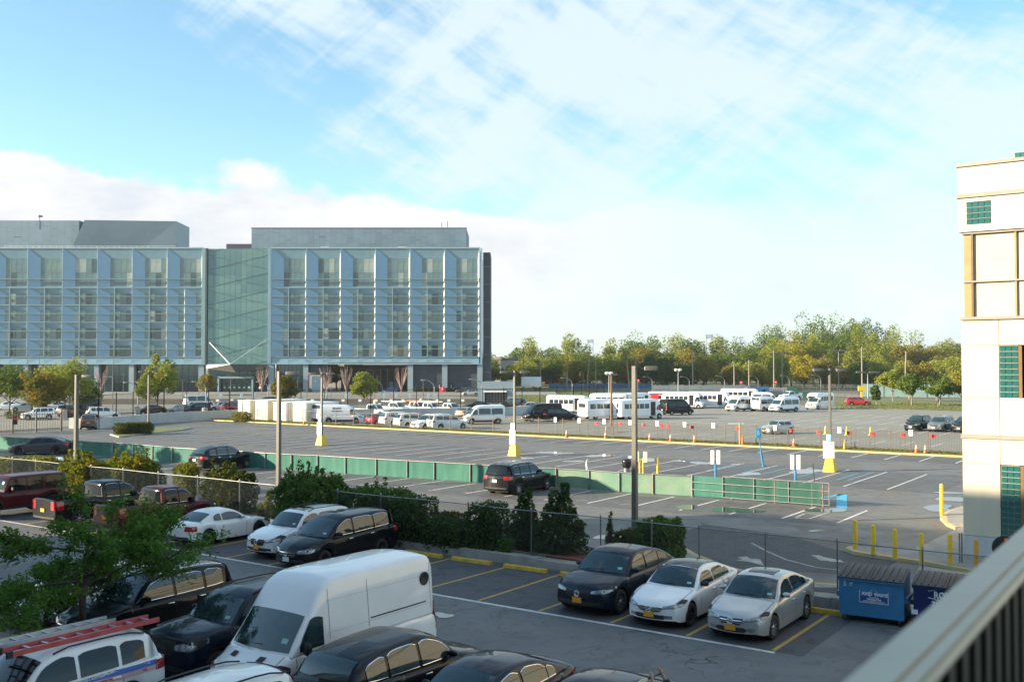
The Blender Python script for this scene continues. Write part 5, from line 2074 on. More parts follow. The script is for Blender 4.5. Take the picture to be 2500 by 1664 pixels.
# roof plant rooms
def clad_wall(u0, u1, vt, vb, y, m, cols, rows_=3, name='plant_room', side=None):
    x0, x1 = xat(u0, FY + y), xat(u1, FY + y)
    z0, z1 = zat(vb, FY + y), zat(vt, FY + y)
    r = MB().box((x0 + x1) / 2, y + 9.08, (z0 + z1) / 2, x1 - x0, 18, z1 - z0).build(name, [ZINC_D], B0)
    w = (x1 - x0) / cols
    for i in range(cols):
        za = z0
        ph = (i * 2.4) % (cols * .9)
        cuts = sorted({z0, z1, z0 + (z1 - z0) * (.5 + .32 * math.sin(i * .55)), z0 + (z1 - z0) * (.5 + .32 * math.sin(i * .55 + 2.6))})
        for c in range(len(cuts) - 1):
            a, b = cuts[c], cuts[c + 1]
            if b - a < .3:
                continue
            sl = .25 * math.cos(i * .55) if c < len(cuts) - 2 else 0
            MB().add([(x0 + i * w + .02, y, a + .03), (x0 + (i + 1) * w - .02, y, a + .03), (x0 + (i + 1) * w - .02, y - .01, b - .03), (x0 + i * w + .02, y - .01, b - .03)], [(0, 1, 2, 3)]).build('cladding_panel', [m if random.random() < .85 else ZINC_M], r)
    return r


pr = clad_wall(612, 1138, 557, 607, 3.0, ZINC, 38)
MB().box((xat(612, FY + 3) + xat(1138, FY + 3)) / 2, 3.4, zat(556.5, FY + 3), xat(1139, FY + 3) - xat(611, FY + 3), 1.0, .25).build('parapet_cap', [ZINC_D], pr)
pl_ = clad_wall(-480, 190, 538, 607, 7.0, ZINC, 38)
xa, xb, xc = xat(188, FY + 7), xat(428, FY + 8), xat(460, FY + 26)
z1, z0 = zat(537, FY + 7), zat(607, FY + 7)
xd = xat(203, FY + 7)
fac = MB()
zt2 = zat(540, FY + 8)
fac.add([(xa - 1.8, 6.9, z0), (xb - 10, 8.2, z0), (xd, 6.9, z1)], [(0, 1, 2)], 1)
fac.add([(xb - 10, 8.2, z0), (xb, 8, zt2), (xd, 6.9, z1)], [(0, 1, 2)], 1)
fac.add([(xb - 10, 8.2, z0), (xb, 8, z0), (xb, 8, zt2)], [(0, 1, 2)], 2)
fac.add([(xb, 8, z0), (xc, 26, z0), (xc, 26, zat(555, FY + 26)), (xb, 8, zt2)], [(0, 1, 2, 3)], 0)
fac.add([(xd, 6.9, z1), (xb, 8, zt2), (xc, 26, zat(555, FY + 26)), (xd, 26, z1)], [(0, 1, 2, 3)], 0)
fac.build('faceted_plant_room', [mat('roof_cladding_light', (.25, .33, .38), .55, .2, var=.1, scale=.2), mat('roof_cladding_mid', (.13, .195, .245), .55, .2, var=.12, scale=.15), ZINC_D], B0)
MB().box((bx(543) + bx(617)) / 2, 6, (bz(592) + bz(607)) / 2, bx(617) - bx(543), 6, bz(592) - bz(607)).build('lift_room', [mat('lift_room', (.05, .055, .09), .6, var=.1)], B0)
for u, v in ((93, 524), (1078, 543), (1092, 540)):
    MB().tube([(xat(u, FY + 7), 7, zat(560, FY + 7)), (xat(u, FY + 7), 7, zat(v, FY + 7))], .09, 5).build('aerial', [CHAR], B0)
MB().box(xat(95, FY + 7), 7, zat(528, FY + 7), 1.0, .4, .5).build('aerial_head', [CHAR], B0)
for u in (790, 980):
    MB().box(bx(u), 1.2, bz(603.5), 2.2, .6, .45).build('roof_vent', [WSIGN], B0)
for u, s in ((484, 1), (1200, -1)):
    MB().tube([(bx(1176), .2, bz(606)), (bx(1176), .2, bz(612))], .05, 5).build('bracket', [CHAR], B0)
# ground floor: columns, storefront glass, dark wall, open passage
def col(u0, u1):
    MB().box((bx(u0) + bx(u1)) / 2, 1.2, (bz(888) + Z0) / 2, bx(u1) - bx(u0), 1.8, bz(888) - Z0).build('column', [COLM], B0)
for u0, u1 in ((-370, -358), (-285, -273), (-200, -188), (-115, -103), (-30, -18), (56, 68), (142, 154), (229, 240), (314, 326), (399, 411), (484, 497), (655, 668), (740, 752), (995, 1008), (1079, 1092), (1165, 1178)):
    col(u0, u1)
def glassrun(u0, u1, y=3.0, cols=8, m=STORE):
    w = (bx(u1) - bx(u0)) / cols
    zs = [Z0, zat(933, FY), zat(914, FY), bz(888)]
    for i in range(cols):
        for j in range(3):
            MB().box(w / 2, 0, (zs[j + 1] - zs[j]) / 2, w - .12, .08, zs[j + 1] - zs[j] - .12).build('storefront_pane', [m if j else mat('storefront_dark', (.03, .055, .065), .05, .3, var=.4, scale=.2)], B0, (bx(u0) + i * w, y, zs[j]))
    MB().box((bx(u0) + bx(u1)) / 2, y + 1.4, (Z0 + bz(888)) / 2, bx(u1) - bx(u0), 2.4, bz(888) - Z0).build('storefront_frame', [mat('storefront_frame', (.16, .22, .24), .5, .3, var=.1)], B0)
glassrun(-540, 484, 3.0, 66)
glassrun(504, 655, 1.5, 14)
glassrun(668, 740, 3.0, 7)
# entrance portal
zt = zat(921, FY)
for u in (534, 617):
    MB().box(bx(u), .5, (zt + Z0) / 2, .45, 1.6, zt - Z0).build('portal_leg', [FIN], B0)
MB().box((bx(532) + bx(619)) / 2, .5, zt, bx(619) - bx(532), 1.6, .5).build('portal_head', [FIN], B0)
for k in range(6):
    u = 546 + k * 12
    d = MB().box(bx(u), 1.2, (zat(935, FY) + Z0) / 2, 1.15, .06, zat(935, FY) - Z0).build('entrance_door', [mat('door_glass', (.05, .12, .12), .08, .3, var=.3, scale=.5)], B0)
    MB().box(bx(u), 1.15, zat(945.5, FY), .5, .02, .3).build('door_notice', [WSIGN], d)
pm = MB().box(bx(255) + .0, 2.6, (zat(918, FY) + Z0) / 2, 2.9, .5, zat(918, FY) - Z0).build('side_portal', [FIN], B0)
MB().box(bx(255), 2.3, (zat(920, FY) + Z0) / 2, 2.3, .2, zat(920, FY) - Z0 - .2).build('portal_glass', [STORE], pm)
# hung canopy: folded wedge on two struts
cz, cz2 = zat(889, FY), zat(909, FY - 8)
cl, cm, cr = bx(504), bx(562), bx(652)
cp = MB()
A, Bp, Cp = (cl, .2, zat(889.5, FY)), (cl, .2, zat(899.5, FY)), (xat(562, FY - 9), -9, zat(889, FY - 9))
Dp = (xat(576, FY - 9), -9, zat(909, FY - 9))
E_, F_ = (cr, .2, zat(893, FY)), (cr, .2, zat(899, FY))
cp.add([A, Bp, Cp], [(0, 1, 2)], 0)
cp.add([Bp, Dp, Cp], [(0, 1, 2)], 1)
cp.add([Cp, Dp, F_, E_], [(0, 1, 2, 3)], 1)
cp.add([A, Cp, E_], [(0, 1, 2)], 2)
cp.add([Bp, F_, Dp], [(0, 1, 2)], 1)
cp.build('entrance_canopy', [REVEAL, mat('canopy_soffit', (.055, .055, .05), .6, var=.1), FIN], B0)
MB().tube([(bx(512), -.2, zat(836, FY)), Cp], .13, 6).build('canopy_strut', [REVEAL], B0)
MB().tube([(bx(650), -.2, zat(829, FY)), Cp], .07, 6).build('canopy_strut', [REVEAL], B0)
# dark panelled wall under the right wing
MB().box((bx(1008) + bx(1165)) / 2, 4.2, (bz(888) + Z0) / 2, bx(1165) - bx(1008), 5, bz(888) - Z0).build('undercroft_wall', [CHAR], B0)
for i in range(9):
    for j in range(3):
        w = (bx(1165) - bx(1008)) / 9
        h = (bz(889) - Z0) / 3
        MB().box(bx(1008) + (i + .5) * w, 1.66, Z0 + (j + .5) * h, w - .06, .06, h - .06).build('wall_panel', [CHAR if (i + j) % 3 else mat('charcoal_panel_b', (.055, .07, .085), .6, .1, var=.12)], B0)
for u in (1072, 1101):
    d = MB().box(bx(u), 1.55, (zat(935, FY) + Z0) / 2, .95, .1, zat(935, FY) - Z0).build('service_door', [PLASTIC], B0)
    MB().box(bx(u), 1.48, zat(943, FY), .3, .03, .9).build('door_pane', [FIN], d)
# passage: dark side block, low glazed pavilion behind, pale court wall beyond
MB().box((bx(753) + bx(800)) / 2, 4, (bz(888) + zat(915, FY)) / 2, bx(800) - bx(753), 5, bz(888) - zat(915, FY)).build('passage_block', [CHAR], B0)
MB().box((bx(759) + bx(783)) / 2, 2.4, (zat(918, FY) + Z0) / 2, bx(783) - bx(759), 2, zat(918, FY) - Z0).build('vestibule', [FIN], B0)
pv = MB().box((bx(835) + bx(994)) / 2, 18, (zat(900, FY + 12) + Z0) / 2, bx(994) - bx(835) + 5, 10, zat(900, FY + 12) - Z0).build('pavilion', [mat('pavilion_glass', (.015, .022, .03), .08, .1, var=.4, scale=.2)], B0)
MB().box((bx(870) + bx(994)) / 2, 18, zat(896, FY + 12), bx(994) - bx(870) + 6, 11, 1.4).build('pavilion_fascia', [CHAR], pv)
for k in range(9):
    MB().box(bx(842 + k * 18), 12.9, (zat(902, FY + 12) + Z0) / 2, .12, .12, zat(902, FY + 12) - Z0).build('pavilion_mullion', [COLM], pv)
for u in (942, 957):
    MB().box(bx(u), 12.85, Z0 + 1.3, 1.1, .1, 2.5).build('pavilion_door', [COLM], pv)
MB().box((bx(780) + bx(996)) / 2, 60, (zat(884, FY + 60) + Z0) / 2, 60, 1, zat(884, FY + 60) - Z0).build('court_wall', [mat('court_wall', (.55, .56, .58), .8, var=.05, scale=.3)], B0)
MB().box(bx(975), 1.4, zat(888.5, FY) + .2, bx(996) - bx(752) + 12, 3, .5).build('soffit_edge', [CHAR], B0)

# plinth terrace and low walls before the building
mb = MB()
mb.box(bx(390), -12, Z0 / 2 - .3, bx(1330) - bx(-600), 26, Z0 + .55)
tag(mb.build('terrace', [PAVE], None, (0, FY, 0)), kind='structure')
tw = MB().box(0, 0, 0, xat(1165, 193) - xat(115, 193), .5, 1.1)
tag(tw.build('terrace_wall', [mat('terrace_wall', (.13, .12, .105), .85, var=.15, scale=.4)], None, (xat(640, 193), 193, .5)), 'long low brown wall in front of the blue glass building', 'wall')

# campus fence of thin black bars on a concrete retaining wall
RW = mat('retaining_wall', (.36, .38, .38), .85, var=.3, scale=.35, bump=.2, col2=(.52, .54, .54))
pts = [AB(66.5, -113), AB(80, -113), AB(93, -112.6)]
wp = [(*G(170, 1045),), (*G(240, 1046),), (*G(400, 1030),), (*G(560, 1022),), (*G(905, 1019),), (*G(1230, 1014),), (*G(1400, 1006),), (*G(1475, 998),)]
T = thing('retaining_wall', 'low stained concrete retaining wall below the black campus fence', 'wall', (wp[0][0], wp[0][1], 0))
for (xa, ya), (xb, yb) in zip(wp[:-1], wp[1:]):
    d = Vector((xb - xa, yb - ya))
    n = max(1, int(d.length / 6))
    for k in range(n):
        p, q = k / n, (k + 1) / n
        mx_, my_ = xa + d.x * (p + q) / 2 - wp[0][0], ya + d.y * (p + q) / 2 - wp[0][1]
        MB().box(mx_, my_, .62, d.length / n - .03, .35, 1.25, 0, math.atan2(d.y, d.x)).build('wall_section', [RW], T)
T = thing('campus_fence', 'thin black bar fence standing on the retaining wall', 'fence', (wp[0][0], wp[0][1], 1.2))
vs = []
for (xa, ya), (xb, yb) in zip(wp[:-1], wp[1:]):
    d = Vector((xb - xa, yb - ya))
    n = max(1, int(d.length / 3.1))
    o_ = (wp[0][0], wp[0][1])
    for k in range(n + 1):
        MB().box(xa + d.x * k / n - o_[0], ya + d.y * k / n - o_[1], 1.5, .10, .10, 3.0).build('post', [BLACKM], T)
    for z in (.3, 2.75):
        MB().tube([(xa - o_[0], ya - o_[1], z), (xb - o_[0], yb - o_[1], z)], .025, 4).build('rail', [BLACKM], T)
    m_ = int(d.length / .16)
    for k in range(m_):
        x, y = xa + d.x * k / m_ - o_[0], ya + d.y * k / m_ - o_[1]
        vs += [(x - .007, y, .1), (x + .007, y, .1), (x + .007, y, 2.9), (x - .007, y, 2.9)]
o = link('bars', quads_mesh('bars', vs, 4, [BLACKM]), T)
o['kind'] = 'stuff'
# nearer picket gate at the left edge
x, y = G(-40, 1062)
T = thing('picket_gate', 'brown metal picket gate with a small red notice at the left edge of the lot', 'gate', (x, y, 0), math.atan2(G(150, 1052)[1] - y, G(150, 1052)[0] - x))
L_ = math.hypot(G(150, 1052)[0] - x, G(150, 1052)[1] - y)
k = 0
while k * .3 < L_:
    MB().box(k * .3, 0, 1.1, .04, .04, 2.2).build('picket', [DARKM], T)
    k += 1
for z in (.25, 2.0):
    MB().box(L_ / 2, 0, z, L_, .05, .06).build('rail', [DARKM], T)
for s in (0, .36, .66, 1):
    MB().box(L_ * s, 0, 1.25, .14, .14, 2.6).build('post', [DARKM], T)
MB().box(L_ * .385, -.1, 1.45, .45, .03, .9).build('notice', [BLACKM], T)
MB().box(L_ * .385, -.125, 1.65, .4, .02, .3).build('notice_band', [REDM], T)

# white storage sheds and containers
SHED = mat('shed_white', (.70, .70, .66), .6, var=.15, scale=.8, col2=(.52, .50, .44))
SHEDY = mat('shed_cream', (.70, .64, .44), .6, var=.2, scale=.8, col2=(.60, .52, .34))
for b_, h, l_, m, lab in ((-110.6, 2.6, 6, SHED, 'white storage container nearest the brown weeds'), (-107.0, 2.7, 7, SHEDY, 'cream ended storage container standing in the middle of the sheds'), (-103.4, 2.5, 6, SHED, 'white storage container with a yellow stained end'), (-99.6, 2.5, 6, SHED, 'white storage container with peeling paint next to the lettered van')):
    T = thing('storage_container', lab, 'container', (*AB(91.6, b_), 0), LOT - math.pi / 2)
    w = 2.5
    MB().box(w / 2, l_ / 2, h / 2, w, l_, h).build('box', [m], T)
    for k in range(18):
        MB().box(w + .02, (k + .5) * l_ / 18, h / 2, .05, l_ / 36, h - .2).build('rib', [m], T)
    MB().box(w / 2, l_ / 2, h + .03, w + .1, l_ + .1, .08).build('roof', [WSIGN], T)
    for k in (.27, .73):
        d = MB().box(w * k, -.03, h / 2, w * .43, .05, h - .3).build('door', [m], T)
        MB().tube([(w * k + .2, -.08, .3), (w * k + .2, -.08, h - .3)], .02, 5).build('lock_rod', [STEEL], d)
# blue and grey containers behind the buses
for u0, u1, vt, vb, m, lab in ((1824, 1878, 945, 967, mat('container_blue', (.05, .17, .42), .5, var=.15, scale=.5), 'blue site container behind the parked white vans'), (1878, 1926, 947, 966, mat('container_grey', (.33, .33, .33), .6, var=.15, scale=.5), 'grey ribbed container at the back of the far lot')):
    x0, y0 = G(u0, vb)
    T = thing('site_container', lab, 'container', (x0, y0, 0), 0)
    w, h = xat(u1, y0) - x0, zat(vt, y0)
    MB().box(w / 2, 1.3, h / 2, w, 2.6, h).build('box', [m], T)
    for k in range(9):
        MB().box((k + .5) * w / 9, -.03, h / 2, w / 22, .07, h - .2).build('rib', [m], T)
    if 'blue' in lab:
        for k in (.12, .42, .75):
            MB().box(w * k, -.07, h * .55, .7, .04, .8).build('window', [BUSWIN], T)
x, y = G(1948, 973)
T = thing('waste_skip', 'dark green open waste skip behind the white vans', 'skip', (x, y, 0), R(-10))
DG = mat('skip_green', (.02, .09, .065), .55, var=.2, scale=1)
MB().box(0, 0, .9, 4.6, 2.2, 1.5, 0, 0, 1.12, 1.08).build('hopper', [DG], T)
MB().box(-1.2, .5, 2.1, 2.2, .1, 1.3, 0, 0, 1, 1).build('lid', [DG], T)
MB().box(.5, -1.19, 1.1, .8, .03, .6).build('label_plate', [FIN], T)

# gatehouse with turnstiles
x0, y0 = G(1166, 985)
T = thing('gatehouse', 'grey framed gatehouse with a row of turnstiles beside the tower', 'gatehouse', (x0, y0, 0))
w, h = xat(1252, y0) - x0, zat(931, y0)
for k in (0, 1):
    MB().box(.7 if k == 0 else w - .55, 1.5, h / 2, 1.4 if k == 0 else 1.1, 3, h).build('pier', [COLM], T)
MB().box(w / 2, 1.5, h - .75, w, 3.2, 1.5).build('header', [COLM], T)
MB().box(w / 2, .2, h * .56, w - 2.4, 1.6, .35).build('canopy', [WSIGN], T)
for k in range(7):
    tx = 2.0 + (w - 3.4) * k / 6
    MB().tube([(tx, 1, 0), (tx, 1, 2.3)], .10, 8).build('turnstile_post', [STEEL], T)
    for q in range(6):
        MB().tube([(tx - .35, 1, .4 + q * .33), (tx + .35, 1, .4 + q * .33)], .03, 5).build('turnstile_bar', [WSIGN], T)
MB().box(w / 2, 2.6, h * .3, w - 1.5, .1, h * .55).build('back_screen', [CHAR], T)

# ------------------------------------------------------------------ cream building on the right
CREAM = mat('cream_panel', (.66, .60, .465), .7, var=.09, scale=1.0, bump=.08, col2=(.57, .53, .43), stretch=(2.5, 2.5, .3))
CREAM2 = mat('cream_panel_warm', (.56, .51, .41), .7, var=.06, scale=1.5)
TRIMB = mat('taupe_trim', (.33, .295, .25), .6, var=.08, scale=3)
OCHRE = mat('ochre_column', (.34, .26, .12), .55, var=.12, scale=3)
TEAL = mat('teal_tile', (.018, .095, .09), .18, var=.3, scale=5, coat=.5, col2=(.035, .14, .13))
WINBR = mat('window_brown', (.20, .12, .05), .5, var=.15)
CB = thing('cream_building', 'cream panelled building with teal tile squares and taupe bands', 'building', (*AB(41.3, -7.8), 0), LOT - math.pi / 2)
YC = 38.2
cz_ = lambda v: zat(v, YC)
WLEN = 30.0


def slab(x0, x1, v1, v0, y0, m, name, dep=.3, z1=None, z0=None):
    z1 = cz_(v1) if z1 is None else z1
    z0 = cz_(v0) if z0 is None else z0
    return MB().box((x0 + x1) / 2, y0 + dep / 2, (z0 + z1) / 2, x1 - x0, dep, z1 - z0).build(name, [m], CB)


zg = .08
body = slab(.15, WLEN, 403, 0, .30, CREAM2, 'core_wall', 14, z0=zg)
slab(-.10, WLEN, 400, 408, -.14, TRIMB, 'coping', 1.0)
slab(-.04, WLEN, 408.3, 474, -.06, CREAM, 'upper_panel')
slab(-.10, WLEN, 474, 484, -.14, TRIMB, 'string_band', .5)
slab(-.04, WLEN, 484.3, 566.5, -.06, CREAM, 'tile_panel')
slab(.05, WLEN, 566.8, 572, .02, TRIMB, 'soffit_trim')
slab(.10, .36, 572.4, 773.5, .12, OCHRE, 'corner_column', .5)
slab(.365, .44, 572.4, 773.5, .06, WINBR, 'mullion', .3)
for x0, x1 in ((.445, 1.86), (1.95, 3.4), (3.5, 5.0)):
    slab(x0, x1, 573, 685.5, .16, CREAM2, 'infill_panel', .13)
    slab(x0, x1, 690, 773.5, .16, CREAM2, 'infill_panel', .13)
    slab(x1 + .01, x1 + .08, 572.4, 773.5, .08, OCHRE, 'mullion', .2)
slab(.08, WLEN, 685.8, 689.7, .04, TRIMB, 'transom', .2)
slab(-.03, WLEN, 774, 781, -.10, TRIMB, 'sill_band', .5)
for (v1, v0) in ((781.4, 842.6), (843.4, 968.5), (969.3, 1059.5), (1069.4, 1129), (1129.6, 1305)):
    slab(0, 1.30, v1, v0, 0, CREAM, 'wall_panel')
    if (v1, v0) in ((781.4, 842.6), (969.3, 1059.5), (1069.4, 1129)):
        slab(1.32, 6.0, v1, v0, 0, CREAM, 'wall_panel')
    slab(6.02, WLEN, v1, v0, 0, CREAM, 'wall_panel')
slab(-.05, WLEN, 1060, 1069, -.06, TRIMB, 'string_band', .4)
slab(0, WLEN, 1306, 0, -.02, mat('grey_plinth', (.50, .52, .52), .75, var=.06, scale=2), 'plinth', .34, z0=zg)
GROUT = mat('tile_grout', (.42, .44, .40), .8, var=.1)


def tiles(x0, x1, z0, z1, nx, nz, y):
    back = MB().box((x0 + x1) / 2, y + .10, (z0 + z1) / 2, x1 - x0, .16, z1 - z0).build('tile_field', [GROUT], CB)
    w, h = (x1 - x0) / nx, (z1 - z0) / nz
    me = MB().box(0, 0, 0, w - .024, .03, h - .024).mesh('tile', [TEAL])
    for i in range(nx):
        for j in range(nz):
            link('tile', me, back, (x0 + (i + .5) * w, y + .01, z0 + (j + .5) * h))


tiles(.237, 1.096, cz_(549.7), cz_(494), 4, 4, -.085)
tiles(1.323, 1.96, cz_(969), cz_(844), 3, 9, -.005)
tiles(1.34, 1.98, cz_(1312), cz_(1131), 3, 13, -.005)
for v1, v0, x in ((845, 969, 1.97), (1131, 1312, 1.99)):
    slab(x, x + .12, v1, v0, -.02, WINBR, 'window_frame', .2)
    slab(x + .12, 5.9, v1, v0, .08, GLASS_T, 'window', .1)
ph = slab(1.55, WLEN, 0, 0, 2.2, TRIMB, 'roof_parapet', 5, z1=cz_(365), z0=cz_(402))
tiles(1.62, 4.0, cz_(401) + .2, cz_(370) + .15, 11, 2, 2.12)

# ------------------------------------------------------------------ the building the photograph is taken from
HB = thing('long_building', 'long cream building with brown windows behind the balcony railing', 'building', (*AB(-1.3, -66), 0), LOT - math.pi / 2)
HL = 90.0
MB().box(HL / 2, 7.0 - 14.4, 19.4 / 2, HL, 14, 19.4).build('core_wall', [CREAM2], HB)
for z in (4.2, 8.4, 12.6, 16.8, 19.3):
    MB().box(HL / 2, -.30, z, HL + .2, .25, .35).build('string_band', [TRIMB], HB)
for fl_ in range(4):
    for k in range(11):
        MB().box(4.4 + k * 8.1, -.36, 2.4 + fl_ * 4.2, 7.6, .12, 2.3).build('window', [GLASS_T], HB)

# ------------------------------------------------------------------ things beyond
# road, lawn and screens
flat('far_road', [(-20, 262), (60, 250), (160, 205), (320, 150), (330, 172), (170, 228), (66, 275), (-20, 290)], .004, ASPH_F)
flat('lawn', [G(1200, 985), G(1330, 982), G(1478, 972), G(1485, 960), G(1478, 953), G(1200, 953)], .012, GRASSM)
grass_tufts('lawn_grass', lambda: (*G(random.uniform(1200, 1478), random.uniform(955, 980)), .01), 4000, .25)
flat('verge', [G(2030, 990), G(2345, 1003), G(2500, 1010), G(2500, 985), G(2200, 978), G(2060, 978)], .05, GRASSM)
grass_tufts('verge_grass', lambda: (*G(random.uniform(2040, 2400), random.uniform(984, 1000)), .04), 3000, .2)
flat('shed_verge', [G(505, 1028), G(640, 1030), G(760, 1037), G(780, 1043), G(560, 1030), G(470, 1026)], .02, GRASSM)
flat('planted_strip', [G(800, 1010), G(930, 1008), G(935, 1001), G(805, 1002)], .05, GRASSM)
SCRB = mat('screen_blue', (.06, .13, .26), .7, var=.2, scale=.3)
SCRG = mat('screen_grey', (.20, .24, .27), .7, var=.15, scale=.3)
WALLG = mat('block_wall', (.26, .25, .22), .85, var=.15, scale=.5)
for u0, u1, vt, vm, vb, m, lab in ((1340, 1592, 936, 947, 953, SCRB, 'dark blue screen fence on a low wall behind the lawn'), (1592, 1830, 940, 951, 962, SCRG, 'long grey slatted screen fence behind the shuttle buses')):
    y0 = G(u0, vb)[1]
    y1 = G(u1, vb)[1]
    T = thing('screen_fence', lab, 'fence', (xat(u0, y0), y0, 0))
    xa, xb = xat(u0, y0), xat(u1, y1)
    n = 24
    for k in range(n):
        x = (xb - xa) * (k + .5) / n
        MB().box(x, 0, (zat(vt, y0) + zat(vm, y0)) / 2, (xb - xa) / n - .05, .1, zat(vt, y0) - zat(vm, y0)).build('screen_panel', [m], T)
        MB().box((xb - xa) * k / n, .1, zat(vt, y0) / 2, .12, .12, zat(vt, y0)).build('post', [STEEL], T)
    MB().box((xb - xa) / 2, .2, zat(vm, y0) / 2, xb - xa, .3, zat(vm, y0)).build('wall', [WALLG], T)
x, y = G(2110, 968)
T = thing('screen_fence', 'pale teal construction screen along the road beyond the red car', 'fence', (xat(2105, 240), 240, 0), R(-14))
for k in range(10):
    MB().box(1.2 + k * 2.4, .2 * math.sin(k), 1.55, 2.38, .06, 3.1).build('screen_panel', [mat('screen_teal', (.20, .30, .29), .7, var=.15, scale=.5)], T)
    MB().box(k * 2.4, .1, 1.7, .08, .08, 3.4).build('post', [STEEL], T)
T = thing('wire_fence', 'wire mesh fence along the road before the yellow trees', 'fence', (xat(1960, 250), 250, 0), R(-4))
for k in range(14):
    MB().box(k * 1.7, 0, 1.4, .10, .10, 2.8).build('post', [STEEL], T)
for z in (1.2, 2.7):
    MB().box(11, 0, z, 22.5, .06, .06).build('rail', [STEEL], T)
o = link('wire_mesh', quads_mesh('wire_mesh', mesh_panel(22, .1, 2.7, .3, .012), 4, [MESHM]), T)
o['kind'] = 'stuff'
T = thing('road_barrier', 'bright yellow barrier box at the foot of a pole by the road', 'barrier', (xat(2103, 236), 236, 0))
MB().box(0, 0, 2.1, 1.6, .6, 1.1).build('box', [YEL], T)
MB().box(0, 0, .8, .4, .3, 1.6).build('leg', [YEL], T)
# low commercial buildings past the tower
def lowblock(u0, u1, vt, vb, y, wall, roof, lab, wins=5, band=None):
    T = thing('commercial_building', lab, 'building', (xat(u0, y), y, 0))
    w, h = xat(u1, y) - xat(u0, y), zat(vt, y)
    MB().box(w / 2, 8, h / 2, w, 16, h).build('wall', [wall], T)
    MB().box(w / 2, 8, h + .2, w + .6, 16.6, .6).build('roof_edge', [roof], T)
    if band:
        MB().box(w / 2, -.06, h - 1.3, w, .12, 2.0).build('fascia', [band], T)
    for k in range(wins):
        wd_ = MB().box((k + .5) * w / wins, -.05, h * .45, w / wins * .5, .1, h * .42).build('window', [BUSWIN], T)
BRK = mat('tan_brick', (.45, .34, .22), .8, var=.15, scale=.5)
lowblock(1196, 1222, 877, 950, 360, mat('pale_block', (.68, .62, .50), .8, var=.1, scale=.4), BRK, 'pale low building with tall windows just right of the dark tower', 5)
lowblock(1222, 1262, 878, 950, 365, mat('grey_block', (.40, .40, .40), .8, var=.1, scale=.4), CHAR, 'grey flat roofed building right of the pale one', 4)
lowblock(1330, 1400, 868, 950, 420, mat('red_brick', (.28, .12, .08), .8, var=.15, scale=.5), WSIGN, 'brick store with a white fascia half hidden by trees', 4, WSIGN)
# bridge towers on the horizon, the blue of distance haze put into their colour
BRG = mat('bridge_haze_blue', (.22, .40, .46), .7, var=.05, scale=.02)
for u0, u1, vt, lab in ((1434, 1449, 828, 'distant haze blue suspension bridge tower over the trees, the lower of two'), (1723, 1740, 816, 'distant haze blue suspension bridge tower over the trees, the taller of two')):
    y = 3600
    T = thing('bridge_tower', lab, 'bridge tower', (xat(u0, y), y, 0))
    w, h = xat(u1, y) - xat(u0, y), zat(vt, y)
    for k in (0, 1):
        MB().box(w * (.06 if k == 0 else .94), 0, h / 2, w * .13, 6, h).build('leg', [BRG], T)
    ar = MB()
    n = 12
    rows = []
    zc, rr = h - w * .95, w * .40
    for i in range(n + 1):
        a = math.pi * i / n
        rows.append([(w / 2 + rr * math.cos(a), -2, zc + rr * math.sin(a)), (w / 2 + (w * .44) * (1 if math.cos(a) > 0 else -1) * min(1, abs(math.cos(a)) * 3 + .0001), -2, h - .5 if abs(math.cos(a)) < .999 else zc)])
    ar.grid(rows, 0, False)
    ar.box(w / 2, 0, h - w * .22, w, 6, w * .44)
    ar.build('portal', [BRG], T)
    MB().tube([(w * .1, -4, h - 1), (w * 1.9, -4, h - w * 1.1)], 1.0, 5).build('cable', [mat('cable_pale', (.6, .66, .7), .7)], T)
# white semi truck beyond the gatehouse
x, y = G(1240, 955)
T = thing('box_truck', 'white articulated truck parked behind the gatehouse', 'truck', (xat(1238, 300), 300, 0))
MB().rbox(12.0 * .42 + 2.2, 0, 2.7, 6.0, 2.6, 2.9, .1).build('trailer', [WHITE], T)
MB().rbox(1.0, 0, 1.9, 2.2, 2.4, 2.6, .3).build('cab', [WHITE], T)
MB().rbox(-.25, 0, 1.3, .8, 2.2, 1.4, .2).build('bonnet', [WHITE], T)
MB().box(.2, -1.21, 2.4, .9, .04, .8).build('cab_window', [GLASS], T)
for k in (0.1, 2.0, 8.6, 9.8):
    MB().lathe([(.30, -.15), (.5, -.15), (.52, 0), (.5, .15), (.3, .15)], 14, 'y', (k, -1.0, .52)).build('wheel', [TYRE], T)
